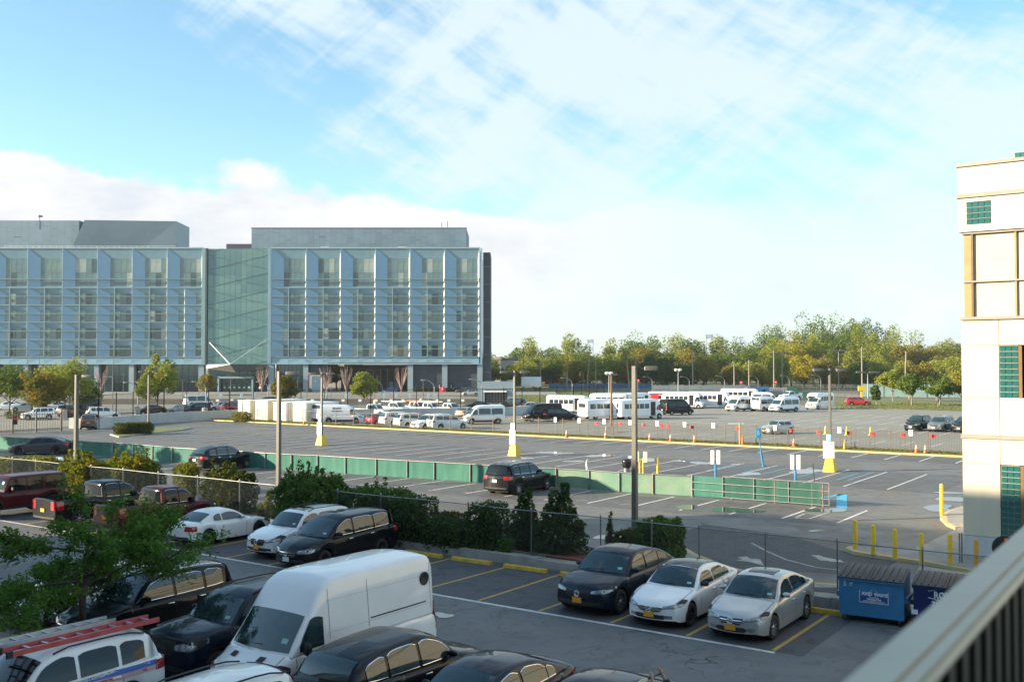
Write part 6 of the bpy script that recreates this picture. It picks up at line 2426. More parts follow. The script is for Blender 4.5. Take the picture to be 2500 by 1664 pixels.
# utility poles and wires
UP = mat('utility_pole', (.30, .25, .20), .85, var=.2, scale=1)
prev = None
for i, (u, vt, y, lean) in enumerate(((1278, 848, 300, 0), (1322, 875, 300, .6), (1382, 868, 300, -.6), (1432, 868, 300, -.9), (1454, 870, 300, 0), (1537, 878, 290, .8), (1552, 868, 300, 0), (1691, 856, 290, 0), (1792, 888, 285, 0), (1828, 878, 285, 0), (1889, 855, 280, 0), (2104, 846, 250, 0), (2208, 857, 245, -.4))):
    x = xat(u, y)
    zt = zat(vt, y)
    lab = 'leaning weathered utility pole along the tree belt' if lean else 'upright weathered utility pole along the tree belt'
    T = thing('utility_pole', lab, 'utility pole', (x, y, 0), 0, 'leaning utility poles' if lean else 'upright utility poles')
    MB().tube([(0, 0, 0), (-lean, 0, zt)], [.20, .13], 7).build('pole', [UP], T)
    if not lean:
        MB().box(0, 0, zt - .5, 2.2, .12, .14).build('crossarm', [UP], T)
    if prev:
        T2 = thing('overhead_wire', 'thin overhead wires strung between the utility poles', 'wire', (prev[0], prev[1], 0), 0, 'overhead wires')
        for dz in (0, -2.2):
            pp = []
            for k in range(9):
                t = k / 8
                pp.append(((x - prev[0]) * t, (y - prev[1]) * t, (prev[2] + (zt - prev[2]) * t) - 1.0 + dz - 1.2 * math.sin(math.pi * t)))
            MB().tube(pp, .035, 3).build('strand', [BLACKM], T2)
    prev = (x, y, zt)
# traffic signals
for u, v in ((1378, 913), (1416, 913), (1536, 934)):
    T = thing('traffic_signal', 'yellow traffic signal head at the far road crossing', 'traffic light', (xat(u, 290), 290, 0), 0, 'signal heads at the crossing')
    z = zat(v, 290)
    MB().rbox(0, 0, z, .45, .35, 1.15, .05).build('head', [YEL], T)
    for k in range(3):
        MB().lathe([(.16, 0), (.17, -.06), (.01, -.02)], 10, 'y', (0, -.18, z - .36 + .36 * k)).build('lens', [PLASTIC if k != 1 else AMBER], T)
    MB().tube([(.9, .1, 0), (.9, .1, z + .6), (0, .1, z + .6)], .07, 6).build('mast', [STEEL], T)
for u, v, y, lab in ((1557, 928, 280, 'round red road sign on a pole near the signal'), (1808, 933, 275, 'red road sign on a pole right of the grey fence'), (1892, 932, 275, 'red road sign on the tall pole by the road')):
    T = thing('road_sign', lab, 'sign', (xat(u, y), y, 0))
    z = zat(v, y)
    MB().lathe([(.45, -.02), (.45, .02), (.001, .02)], 12, 'y', (0, 0, z)).build('disc', [REDM], T)
    MB().box(0, .0, z, .6, .06, .14).build('bar', [WSIGN], T)
    MB().tube([(0, .08, 0), (0, .08, z)], .05, 6).build('post', [STEEL], T)
# accessible-parking signs before the building
for u in (508, 540, 590, 621, 794, 845, 937, 968, 1001, 1063, 1046, 457):
    y = G(u, 992)[1]
    T = thing('bay_sign', 'small pale blue wheelchair sign on a thin post in the campus lot', 'sign', (xat(u, y), y, 0), 0, 'wheelchair signs in the campus lot')
    z = zat(965, y)
    MB().tube([(0, .04, 0), (0, .04, z)], .035, 5).build('post', [STEEL], T)
    MB().box(0, 0, z, .42, .03, .62).build('plate', [mat('sign_pale_blue', (.35, .62, .72), .5, var=.1)], T)
    MB().box(0, -.02, z - .03, .14, .02, .24).build('symbol', [BSIGN], T)
for u in (457, 532, 567, 606, 633, 735, 763, 838, 879, 918, 955, 984, 1068, 1096, 1130):
    y = G(u, 996)[1]
    T = thing('bay_board', 'small white board fixed to the black campus fence', 'sign', (xat(u, y), y, 0), 0, 'white boards on the campus fence')
    z = zat(977, y)
    MB().box(0, 0, z, .55, .03, .42).build('plate', [WSIGN], T)
    MB().tube([(0, .04, 0), (0, .04, z)], .03, 5).build('post', [STEEL], T)
for u, v in ((442, 1013), (156, 1025), (240, 1018), (335, 1015), (500, 1018), (917, 995), (930, 1004), (1030, 990), (1178, 1000), (1285, 997), (88, 1010)):
    x, y = G(u, v)
    T = thing('concrete_post', 'stout pale concrete lamp footing in the campus lot', 'footing', (x, y, 0), 0, 'concrete footings in the campus lot')
    MB().lathe([(.42, 0), (.42, 1.3), (.38, 1.36), (.01, 1.36)], 12).build('drum', [CONC_Y if u in (917, 1285) else CONC], T)
    MB().lathe([(.06, 1.36), (.06, 1.46), (.01, 1.46)], 8).build('bolt', [STEEL], T)
x, y = G(1085, 957)
T = thing('fire_box', 'small bright red cabinet at the foot of the undercroft column', 'cabinet', (x, FY - 1.5, Z0), 0)
MB().rbox(0, 0, .7, 1.6, .6, 1.3, .1).build('case', [REDM], T)
MB().box(0, -.32, .8, .3, .04, .5).build('latch', [WSIGN], T)
x, y = xat(761, FY - 3), FY - 3
# ------------------------------------------------------------------ plants
BARK = mat('bark', (.085, .065, .05), .9, var=.3, scale=5, bump=.5)
BARKP = mat('bark_pale', (.24, .20, .16), .9, var=.3, scale=5, bump=.4)
LF = {
    'near': foliage('leaf_near', (.065, .15, .03), (.14, .26, .055), (.11, .19, .035), .4),
    'ivy': foliage('leaf_ivy', (.055, .11, .028), (.125, .21, .05), (.10, .13, .04), .3),
    'yew': foliage('leaf_yew', (.04, .075, .028), (.09, .145, .05), (.08, .11, .032), .25),
    'lime': foliage('leaf_lime', (.12, .15, .02), (.24, .25, .035), (.30, .20, .03), .4),
    'box': foliage('leaf_box', (.05, .07, .015), (.12, .13, .03), (.09, .09, .02), .25),
    'green': foliage('leaf_green', (.085, .135, .03), (.165, .225, .05), (.14, .19, .04), .32),
    'mid': foliage('leaf_mid', (.17, .22, .04), (.32, .36, .075), (.35, .33, .065), .36),
    'yellow': foliage('leaf_yellow', (.26, .25, .035), (.43, .39, .05), (.50, .37, .045), .38),
    'ochre': foliage('leaf_ochre', (.19, .17, .04), (.34, .28, .06), (.25, .24, .05), .36),
    'dark': foliage('leaf_dark', (.055, .095, .035), (.115, .165, .055), (.095, .13, .045), .3),
    'orange': foliage('leaf_orange', (.10, .13, .025), (.20, .20, .04), (.32, .18, .03), .35),
}


def leaf_quads(cen, size, asp=.5, up=0.0):
    """diamond leaves of random attitude about the given centres"""
    n = len(cen)
    u = rng.normal(size=(n, 3))
    u[:, 2] = u[:, 2] * (1 - abs(up)) - up
    u /= np.linalg.norm(u, axis=1)[:, None]
    w = np.cross(u, rng.normal(size=(n, 3)))
    w /= np.linalg.norm(w, axis=1)[:, None] + 1e-9
    s = (size * rng.uniform(.6, 1.3, n))[:, None]
    v = np.empty((n, 4, 3))
    v[:, 0] = cen - u * s
    v[:, 1] = cen + w * s * asp
    v[:, 2] = cen + u * s
    v[:, 3] = cen - w * s * asp
    return v


def blob_points(n, c, r, shell=.55):
    d = rng.normal(size=(n, 3))
    d /= np.linalg.norm(d, axis=1)[:, None]
    q = shell + (1 - shell) * rng.uniform(0, 1, n) ** .6
    return np.asarray(c) + d * np.asarray(r) * q[:, None]


def crown_points(n, c, r, nb, flat_bottom=.75, bs=.42):
    """clumps spread through an uneven crown"""
    out = []
    for i in range(nb):
        d = rng.normal(size=3)
        d /= np.linalg.norm(d)
        if d[2] < 0:
            d[2] *= flat_bottom
        q = rng.uniform(.15, .80) ** .7
        cc = np.asarray(c) + d * np.asarray(r) * q
        rr = np.asarray(r) * bs * rng.uniform(.65, 1.25)
        rr[2] *= .8
        out.append(blob_points(n // nb, cc, rr, .45))
    return np.concatenate(out)


def make_tree(label, loc, ht, cw, m, n=1200, leaf=.5, trunk=.2, nb=16, group=None, name='tree', stems=1, base=.25, bark=BARK, shape=1.0, cat='tree'):
    T = thing(name, label, cat, (loc[0], loc[1], loc[2] if len(loc) > 2 else 0), 0, group)
    zc = ht * (base + (1 - base) * .52)
    rz = ht * (1 - base) * .52
    mb = MB()
    for s in range(stems):
        a = 2.1 * s
        o = .25 * (stems > 1)
        mb.tube([(o * math.cos(a), o * math.sin(a), 0), (o * 1.6 * math.cos(a) + random.uniform(-.1, .1), o * 1.6 * math.sin(a), ht * base), (random.uniform(-.3, .3) + o * 3 * math.cos(a), random.uniform(-.3, .3), zc)], [trunk, trunk * .75, trunk * .4], 7)
    for k in range(7):
        a = k * 2.4 + random.random()
        z0 = ht * random.uniform(base * .9, base + .25)
        q = random.uniform(.45, .8)
        mb.tube([(0, 0, z0), (cw / 4 * math.cos(a) * q, cw / 4 * math.sin(a) * q, z0 + rz * .45), (cw / 2 * math.cos(a) * q, cw / 2 * math.sin(a) * q, z0 + rz * random.uniform(.6, 1.2))], [trunk * .5, trunk * .3, trunk * .1], 5)
    mb.build('trunk', [bark], T)
    c = crown_points(n, (0, 0, zc), (cw / 2, cw / 2, rz), nb)
    if shape != 1.0:
        f = 1 - (1 - shape) * np.clip((c[:, 2] - ht * base) / (ht * (1 - base)), 0, 1)
        c[:, 0] *= f
        c[:, 1] *= f
    o = link('crown', quads_mesh('crown', leaf_quads(c, leaf), 4, [m]), T)
    return T


def bush(label, u, v, wpx, vtop, m, depth=1.6, n=2600, leaf=.07, boxy=.5, group=None, name='shrub', shoots=0, cat='shrub', z=.14, rz=None):
    x, y = G(u, v, z)
    w = wpx * y / FPX
    h = zat(vtop, y) - z
    T = thing(name, label, cat, (x, y, z), LOT - math.pi / 2 if rz is None else rz, group)
    mb = MB()
    for k in range(6):
        a = k * 1.05
        mb.tube([(.06 * math.cos(a), .06 * math.sin(a), -.05), (w * .22 * math.cos(a), depth * .2 * math.sin(a), h * .5), (w * .34 * math.cos(a), depth * .32 * math.sin(a), h * .82)], [.035, .02, .008], 5)
    mb.build('stems', [BARK], T)
    # superellipsoid shell with dents
    ex = np.array([w / 2, depth / 2, h / 2])
    ar = np.array([ex[1] * ex[2], ex[0] * ex[2], ex[0] * ex[1]])
    ax = rng.choice(3, n, p=ar / ar.sum())
    d = rng.uniform(-1, 1, (n, 3))
    d[np.arange(n), ax] = rng.choice([-1.0, 1.0], n)
    kk = 2.2 + 6 * boxy
    p = d / ((np.abs(d) ** kk).sum(1) ** (1 / kk))[:, None]
    q = (.72 + .28 * rng.uniform(0, 1, n) ** .5)
    q *= 1 + .10 * np.sin(d[:, 0] * 7 + u) * np.cos(d[:, 2] * 6 + v) + .05 * np.sin(d[:, 1] * 13)
    c = p * q[:, None] * np.array([w / 2, depth / 2, h / 2]) + np.array([0, 0, h / 2])
    sel = [leaf_quads(c, leaf, .55)]
    for s in range(shoots):
        bx_, by_ = random.uniform(-.4, .4) * w, random.uniform(-.3, .3) * depth
        hh = random.uniform(.25, .9)
        lx = random.uniform(-.25, .25)
        k = int(60 * hh)
        t = rng.uniform(0, 1, k)
        sc = np.stack([bx_ + lx * t * hh + rng.normal(0, .05, k), by_ + rng.normal(0, .05, k), h * .93 + t * hh], 1)
        sel.append(leaf_quads(sc, leaf * 1.15, .5))
    link('foliage', quads_mesh('foliage', np.concatenate(sel), 4, [m]), T)
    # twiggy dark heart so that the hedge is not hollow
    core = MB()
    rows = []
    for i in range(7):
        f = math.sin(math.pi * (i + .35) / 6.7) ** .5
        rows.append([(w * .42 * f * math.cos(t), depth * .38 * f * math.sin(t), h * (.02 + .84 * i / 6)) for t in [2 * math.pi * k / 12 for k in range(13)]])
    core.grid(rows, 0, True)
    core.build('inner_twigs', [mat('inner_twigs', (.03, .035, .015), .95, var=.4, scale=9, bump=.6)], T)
    return T


# ---- shrubs along the chain-link fence
bush('overgrown ivy mound with long shoots at the bronze lamp post', 762, 1292, 190, 1166, LF['ivy'], 2.4, 8500, .085, .35, shoots=16)
bush('dense dark ivy hedge behind the black minivan', 925, 1303, 190, 1192, LF['ivy'], 2.0, 6500, .08, .5, shoots=3)
bush('clipped dark hedge end beside a leaning fence post', 1010, 1322, 100, 1213, LF['yew'], 1.8, 4200, .065, .7)
bush('low clipped hedge dipping between two fence posts', 1095, 1335, 125, 1268, LF['yew'], 1.6, 3800, .06, .7)
bush('small rounded bush behind the low clipped hedge', 1095, 1300, 75, 1250, LF['box'], 1.4, 2000, .06, .3)
bush('square clipped dark bush at a fence post', 1192, 1345, 82, 1228, LF['yew'], 1.5, 4200, .062, .75)
bush('leafy weed with bright green leaves at the wall', 1235, 1356, 42, 1312, LF['near'], .5, 500, .07, .2, name='weed', cat='weed')


def upright(label, u, v, wpx, vtop, m, n=4200):
    """upright evergreen with several leaders"""
    x, y = G(u, v, .14)
    w, h = wpx * y / FPX, zat(vtop, y) - .14
    T = thing('evergreen', label, 'evergreen', (x, y, .14), 0)
    mb = MB()
    cs_ = []
    for k, (ox, f) in enumerate(((-.26, .72), (.02, .80), (.26, .66), (.10, 1.0), (-.12, .9), (.40, .5), (-.40, .45))):
        mb.tube([(ox * w * .3, 0, 0), (ox * w, random.uniform(-.2, .2), h * f * .8)], [.05, .015], 5)
        nn = int(n * f / 5)
        t = rng.uniform(0, 1, nn) ** .8
        rad = w * .30 * np.sqrt(np.clip(1.05 - t, 0, 1)) * (1 + .25 * np.sin(t * 17 + k))
        a = rng.uniform(0, 6.283, nn)
        q = rng.uniform(.55, 1.05, nn)
        cs_.append(np.stack([ox * w + rad * q * np.cos(a), rad * q * np.sin(a) * .9, t * h * f + .03], 1))
    mb.build('trunk', [BARK], T)
    link('crown', quads_mesh('crown', leaf_quads(np.concatenate(cs_), .075, .45, -.3), 4, [m]), T)


upright('narrow upright evergreen with ragged top beside the square bush', 1283, 1350, 78, 1192, LF['yew'], 4200)
upright('taller double topped evergreen right of the narrow one', 1368, 1362, 112, 1180, LF['yew'], 6500)
upright('slim leafy sapling climbing the fence near the red edging', 1490, 1350, 22, 1250, LF['green'], 500)
bush('round brown green bush at the foot of the tall lamp post', 1540, 1352, 70, 1295, LF['box'], 1.3, 2200, .06, .3)
bush('clipped ivy block with white flowers hanging over the fence', 1612, 1370, 96, 1268, LF['ivy'], 1.6, 5200, .075, .65)
# ---- lit, yellow-green growth further left
bush('bright yellow green hedge with tall shoots behind the black pickup', 205, 1215, 110, 1125, LF['lime'], 2.2, 4200, .10, .4, shoots=14)
bush('sunlit yellow green shrub mass reddening at its top beside the pickup', 320, 1200, 140, 1120, LF['lime'], 2.2, 5200, .10, .3, shoots=10)
bush('low olive bush behind the pickup cab', 370, 1200, 60, 1150, LF['box'], 1.4, 1500, .08, .3)
bush('small topped shrub on thin stems behind the white coupe', 455, 1215, 58, 1128, LF['lime'], 1.2, 1600, .08, .2)
bush('broad olive and yellow shrub behind the white coupe', 560, 1250, 130, 1150, LF['box'], 2.0, 4800, .085, .3, shoots=6)
bush('yellow weeds at the left end of the ivy mound', 648, 1265, 34, 1225, LF['lime'], .7, 700, .08, .2, name='weed', cat='weed', shoots=4)
for u, lab in ((20, 'low sunlit hedge behind the fence, next to the red off-roader bonnet'), (100, 'low sunlit hedge behind the fence, over the red off-roader roof')):
    bush(lab, u, 1175, 110, 1117, LF['lime'], 1.6, 2600, .10, .5, z=.1)
bush('lozenge shaped clipped island bush by the twin lamp post', 326, 1058, 96, 1031, LF['box'], 2.4, 3600, .11, .25, z=.1, rz=R(35))
kerbed('bush_island', [G(268, 1062), G(300, 1054), G(390, 1046), G(470, 1045), G(440, 1051), G(370, 1058), G(290, 1068)], .14, CONC, GRASSM)
bush('brown dry weeds against the first white container', 590, 1030, 60, 1005, LF['ochre'], 1.5, 1200, .12, .2, name='weed', cat='weed', z=0)
bush('low grey hedge at the left edge of the campus lot', 50, 1022, 100, 1005, LF['dark'], 2.0, 1800, .14, .5, z=0)

# ---- tree in the nearest island
def near_tree():
    x, y = AB(14.5, -23.4)
    T = thing('young_oak', 'young oak with spreading drooping branches over the nearest parked cars', 'tree', (x, y, 0))
    mb = MB()
    mb.tube([(0, 0, 0), (.02, 0, .8), (-.02, .03, 1.6), (.10, 0, 2.3), (.35, .05, 2.9)], [.125, .11, .10, .08, .035], 10)
    cen = []
    rnd = random.Random(5)

    def branch(p, d, l, r, dep):
        pts = [p]
        q = p.copy()
        for k in range(4):
            d = (d + Vector((rnd.uniform(-.22, .22), rnd.uniform(-.22, .22), rnd.uniform(-.16, .10)))).normalized()
            q = q + d * l / 4
            pts.append(q.copy())
            if dep > 0 and k >= 1:
                for s in range(2 if dep == 2 else 1):
                    dd = (d + Vector((rnd.uniform(-1, 1), rnd.uniform(-1, 1), rnd.uniform(-.35, .45)))).normalized()
                    branch(q, dd, l * rnd.uniform(.38, .6), r * .5, dep - 1)
        mb.tube(pts, [r, r * .8, r * .62, r * .45, r * .2], 5, caps=False)
        if dep <= 1:
            for k in range(1, 5):
                for s in range(24 if dep == 0 else 14):
                    cen.append(tuple(pts[k] + Vector((rnd.gauss(0, .11), rnd.gauss(0, .11), rnd.gauss(-.05, .09)))))
    for i in range(13):
        a = i * 2.399
        z = 1.6 + 1.2 * i / 13
        rt = math.cos(a)
        branch(Vector((.03, 0, z)), Vector((math.cos(a), math.sin(a), .16 + .26 * rt if i < 10 else .5 + .3 * rt)).normalized(), 2.25 - .08 * i if i < 10 else (1.3 if rt < 0 else 1.7), .045, 2)
    mb.build('trunk', [BARK], T)
    cen = np.array(cen)
    lq = leaf_quads(cen, .062, .38, .35)
    link('crown', quads_mesh('crown', lq, 4, [LF['near']]), T)
    return len(cen)


near_tree()

# ---- campus trees on the left
for (u, v, vt, w, m, lab, st) in (
        (25, 1010, 885, 100, 'green', 'tall green tree at the left edge before the glass building', 1),
        (105, 1020, 905, 100, 'orange', 'rounded tree turning orange at its crown near the picket gate', 1),
        (160, 1015, 872, 110, 'mid', 'broad yellow green tree with a dark trunk behind the bronze pole', 1),
        (205, 1008, 925, 75, 'green', 'small green tree tucked right of the bronze pole', 1),
        (385, 1010, 866, 118, 'mid', 'pointed yellow green tree before the glass storefront', 1),
        (695, 990, 918, 62, 'orange', 'small autumn tree half red half green by the container', 1),
        (888, 985, 914, 66, 'mid', 'small round yellow green tree in front of the passage', 1),
        (505, 965, 912, 42, 'ochre', 'small yellowing tree left of the entrance canopy', 1),
        (822, 950, 885, 60, 'lime', 'sunlit green tree in the open passage under the building', 1),
        (868, 945, 888, 60, 'lime', 'further sunlit tree behind the passage pavilion', 1)):
    y = G(u, v)[1]
    x = xat(u, y)
    if 'passage' in lab and 'front' not in lab:
        y = FY + 40
        x = xat(u, y)
    make_tree(lab, (x, y, 0), zat(vt, y), w * 1.22 * y / FPX, LF[m], 5200, .17 * y / 150 + .05, .16 * y / 150, 28, None, base=.15, shape=.45 if 'pointed' in lab else .85, cat='tree')
# bare saplings on the terrace
for u in (640, 795, 845, 980, 248):
    y = FY - 16
    x = xat(u, y)
    T = thing('bare_sapling', 'leafless pinkish sapling on the terrace before the building', 'sapling', (x, y, 0), 0, 'bare saplings on the terrace')
    mb = MB()
    for k in range(26):
        a = random.uniform(0, 6.28)
        l = random.uniform(2.5, 6.0)
        mb.tube([(0, 0, .8), (.5 * math.cos(a), .5 * math.sin(a), 2.4), (1.6 * math.cos(a), 1.6 * math.sin(a), 1.5 + l)], [.07, .05, .025], 4, caps=False)
    mb.tube([(0, 0, 0), (0, 0, 2)], .12, 6)
    mb.build('trunk', [mat('pink_twigs', (.36, .25, .22), .9, var=.2)], T)
# planters under the wall
for u in range(1015, 1165, 16):
    if abs(u - 1086) < 8:
        continue
    y = FY - .8
    T = thing('planter_shrub', 'small round shrub at the foot of the dark undercroft wall', 'shrub', (xat(u, y), y, Z0), 0, 'shrubs along the undercroft wall')
    link('foliage', quads_mesh('foliage', leaf_quads(blob_points(140, (0, 0, .6), (.9, .6, .6)), .22), 4, [LF['box']]), T)
    MB().tube([(0, 0, 0), (0, 0, .6)], .05, 5).build('stem', [BARK], T)

# ---- belt of trees behind the lots
TOP = pch([(1190, 872), (1250, 866), (1300, 848), (1350, 858), (1400, 842), (1440, 862), (1490, 845), (1560, 836), (1620, 846), (1690, 838), (1760, 842), (1810, 838), (1860, 822), (1910, 812), (1960, 802), (2010, 798), (2070, 793), (2120, 801), (2165, 815), (2210, 818), (2250, 836), (2300, 842), (2360, 850)])
names = {'mid': 'yellow green', 'green': 'mid green', 'yellow': 'yellow autumn', 'ochre': 'ochre brown', 'dark': 'dark green', 'lime': 'bright lime green'}
rnd = random.Random(21)
def belt(u, vt, y, m, wpx, where):
    make_tree('%s tree in the %s of the tree belt behind the far lot' % (names[m], where), (xat(u, y), y, 0), zat(vt, y) * 1.17, wpx * 1.1 * y / FPX, LF[m], 6500, .33 * y / 350, .25, 34, '%s trees in the %s of the belt' % (names[m], where), base=.0, shape=.85)


for i in range(31):
    u = 1200 + i * 50 + rnd.uniform(-12, 12)
    m = rnd.choice(['mid', 'green', 'mid', 'dark' if 1900 < u < 2160 else 'mid'])
    if 1930 < u < 2140:
        m = rnd.choice(['green', 'dark'])
    belt(u, TOP(u) + rnd.uniform(-4, 5), 410 + rnd.uniform(-15, 15), m, rnd.uniform(80, 105), 'back row')
for i in range(30):
    u = 1215 + i * 51 + rnd.uniform(-14, 14)
    m = rnd.choice(['mid', 'yellow', 'ochre', 'green', 'mid'])
    if 1540 < u < 1700:
        m = rnd.choice(['dark', 'mid', 'ochre'])
    if u > 2180:
        m = 'ochre'
    belt(u, TOP(u) + rnd.uniform(20, 38), 365 + rnd.uniform(-12, 12), m, rnd.uniform(72, 100), 'middle row')
for i in range(32):
    u = 1205 + i * 47 + rnd.uniform(-14, 14)
    m = rnd.choice(['mid', 'green', 'ochre', 'yellow', 'mid'])
    if 1570 < u < 1690:
        m = 'dark'
    elif 1700 < u < 1790 or 1960 < u < 2080:
        m = rnd.choice(['ochre', 'yellow'])
    elif u > 2180:
        m = rnd.choice(['ochre', 'mid'])
    vt = 880 + rnd.uniform(-6, 22)
    belt(u, vt, 325 + rnd.uniform(-12, 12), m, rnd.uniform(62, 92), 'front row')
# roadside trees on the right verge
for u, v, vt, w, m, lab, st in ((2140, 988, 942, 26, 'dark', 'thin dark young tree on the verge beside the red car', 1), (2222, 990, 905, 78, 'green', 'round headed green street tree with a forked trunk on the verge', 2), (2290, 992, 915, 76, 'green', 'low spreading green street tree next to the cream building', 3), (2180, 980, 900, 70, 'mid', 'leaning yellow green roadside tree behind the verge', 1), (2350, 990, 905, 70, 'ochre', 'ochre street tree showing behind the cream building edge', 1)):
    x, y = G(u, v)
    make_tree(lab, (x, y, 0), zat(vt, y), w * y / FPX, LF[m], 2400, .26, .15, 18, None, stems=st, base=.2, bark=BARKP)
# trees out of the frame on the left that shade the left end of the lots
for k, (x, y) in enumerate(((-53, 77), (-58, 83), (-50, 71))):
    make_tree('leafy street tree standing past the left end of the green fence', (x, y, 0), 8.4, 7, LF['green'], 4200, .22, .2, 18, 'street trees past the green fence')
# ------------------------------------------------------------------ vehicles in their places
P_BLACK = paint('black', (.006, .007, .010))
P_NAVY = paint('navy', (.008, .013, .028), .25)
P_SILVER = paint('silver', (.46, .47, .47), .55)
P_GREY = paint('grey', (.16, .165, .17), .4)
P_DGREY = paint('dark_grey', (.055, .06, .065), .3)
P_MAROON = paint('maroon', (.075, .008, .012), .2)
P_RED = paint('red', (.38, .012, .02), .2)
P_BEIGE = paint('beige', (.42, .37, .27), .3)
P_BROWN = paint('brown', (.10, .08, .07), .4)
P_PEARL = paint('pearl', (.80, .81, .80))
P_LGREY = paint('light_grey', (.40, .42, .44), .4)

# row along the low wall
make_car('silver sedan with chrome grille and sunroof beside the blue dumpster', 'car', 'sedan', P_SILVER, AB(27.7, -10.62), HD, trim=None, sunroof=True, emblem='ring', wheels='multi', grille=(.50, .66, .46), gbar=True)
make_car('white sedan with black roof and star emblem next to the silver sedan', 'car', 'sedan', WHITE, AB(27.75, -13.05), HD, roofcol=GLASS_T, emblem='star', wheels='ten', L=4.75, H=1.44, grille=(.50, .63, .52), gbar=True, trim=None)
make_car('dark blue black coupe styled crossover next to the white sedan', 'car', 'suv', P_NAVY, AB(27.9, -15.45), HD, wheels='multi', L=4.93, W=1.98, wb=2.90, r=.375, hs=.985, rails=0, emblem='ring',
         roof=[(.245, 1.05), (.41, 1.58), (.50, 1.67), (.62, 1.66), (.76, 1.55), (.88, 1.36), (.965, 1.15)], rtop=.74, rbot=.94, win=[(.325, .53), (.55, .72), (.73, .84)])
make_car('black minivan with chrome window line behind the white high roof van', 'car', 'minivan', P_BLACK, AB(27.6, -27.5), HD, trim=CHROME, wheels='ten', plate='w', emblem='oval', name='minivan')
make_car('white compact crossover with sunroof beside the black minivan', 'car', 'suv', WHITE, AB(28.1, -30.0), HD, sunroof=True, wheels='five', emblem='bar', hs=.98)
make_car('white two door coupe with black wheels parked nose to the fence', 'car', 'coupe', P_PEARL, AB(27.9, -34.75), HU, wheels='ten', plate='w')
make_car('dark red pickup truck half hidden behind the young oak', 'pickup', 'pickup', P_MAROON, AB(28.05, -39.3), HU, name='pickup_truck', trim=CHROME, glass=GLASS_T, L=5.4, wb=3.35)
make_car('black pickup truck with its tailgate towards the aisle', 'pickup', 'pickup', P_BLACK, AB(27.9, -43.6), HU, name='pickup_truck', trim=CHROME, glass=GLASS_T)
make_car('dark red boxy off-roader with large tyres at the left edge', 'car', 'hummer', P_MAROON, AB(26.7, -49.1), HD, name='off_roader', wheels='big', glass=GLASS_T)
# row across the aisle
make_car('black mid size crossover with roof bars behind the young oak', 'car', 'suv', P_BLACK, AB(17.0, -24.2), HD, trim=CHROME, L=4.95, W=1.93, wb=2.85, hs=1.02, wheels='multi', plate='w', emblem='oval')
T, cs = make_car('black square nosed off-roader squeezed beside the white high roof van', 'car', 'suv', P_NAVY, AB(16.9, -20.15), HD, L=4.83, W=1.93, wb=2.79, fo=.88, hs=1.06, kf=.12, plate='w', name='off_roader', rails=1,
                 top=[(0, .78), (.008, .95), (.02, 1.03), (.12, 1.09), (.29, 1.14), (.5, 1.15), (.8, 1.16), (.93, 1.17), (.985, 1.14), (1, .98)], plan=PLANBOX)
letters('TOYOTA', .10, mat('badge_grey', (.10, .10, .10), .4), T, (2.45, 0, .86), (0, 1, 0), (0, 0, 1), bold=.004)
V, cs = make_car('white high roof cargo van with a round black vent in its side', 'van', 'van', WHITE, AB(17.0, -17.25), HD, name='cargo_van', wheels='five', plate='w', glass=GLASS, hs=.965)
# van details: vents on the bonnet, side vent, swage lines, door lettering
for sg in (1, -1):
    MB().grid([[cs.D(cs.X(t), sg * y, cs.top(t) + .045) for y in (.34, .52)] for t in (.075, .10)], 0, True).build('bonnet_vent', [PLASTIC], V)
    p = cs.cside(.925, 2.05, sg, .01)
    MB().lathe([(.16, -.01), (.17, .015), (.14, .02), (.12, .006), (.01, .004)], 22, 'y', p).build('round_vent', [PLASTIC], V)
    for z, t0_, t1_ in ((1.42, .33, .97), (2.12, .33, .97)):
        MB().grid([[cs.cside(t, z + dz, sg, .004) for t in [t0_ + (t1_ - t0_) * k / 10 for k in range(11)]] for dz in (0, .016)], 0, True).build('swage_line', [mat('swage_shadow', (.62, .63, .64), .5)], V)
    MB().grid([[cs.side(t, z, sg, .008) for t in [.34 + .30 * k / 8 for k in range(9)]] for z in (.60, .66)], 0, True).build('rub_strip', [PLASTIC], V)
    MB().grid([[cs.cside(t, z, sg, .006) for t in [.57 + .36 * k / 8 for k in range(9)]] for z in (1.47, 1.50)], 0, True).build('slider_rail', [SEAM], V)
    for t in (.56, .34, .965):
        MB().grid([[cs.cside(t + dt, z, sg, .005) for z in (1.3, 1.7, 2.1, 2.4)] for dt in (0, .0018)], 0, True).build('panel_gap', [SEAM], V)
for k, (s, m, sz, z) in enumerate((('LOCKSMITH', mat('door_red', (.5, .08, .08), .6), .13, 1.00), ('24 HOUR', mat('door_grey', (.16, .2, .2), .6), .14, .85), ('718-460', MATS['door_grey'], .14, .70))):
    p = cs.side(.245, z, 1, .008)
    letters(s, sz, m, V, p, (-1, 0, 0), (0, 0, 1), sx=.9, bold=.003)
make_car('white saloon in the shade under the young oak', 'car', 'sedan', P_PEARL, AB(17.3, -27.9), HD, wheels='five')
T, cs = make_car('white off-roader with black spare wheel cut by the left edge', 'car', 'suv', P_PEARL, AB(17.5, -38.2), HD, L=4.3, hs=1.06, plan=PLANBOX, kf=.1, name='off_roader')
link('spare_wheel', wheel_meshes(.36, 'ten')[2], T, (-2.28, 0, 1.0), math.pi / 2)
make_car('black luxury crossover with chrome window line beside the white van', 'car', 'suv', P_BLACK, AB(16.35, -14.5), HU, trim=CHROME, L=4.89, W=1.9, wb=2.79, hs=1.0, rails=0, wheels='multi',
         roof=[(.235, 1.05), (.41, 1.58), (.52, 1.69), (.70, 1.67), (.86, 1.56), (.92, 1.46), (.98, 1.14)], rtop=.885, rbot=.965)
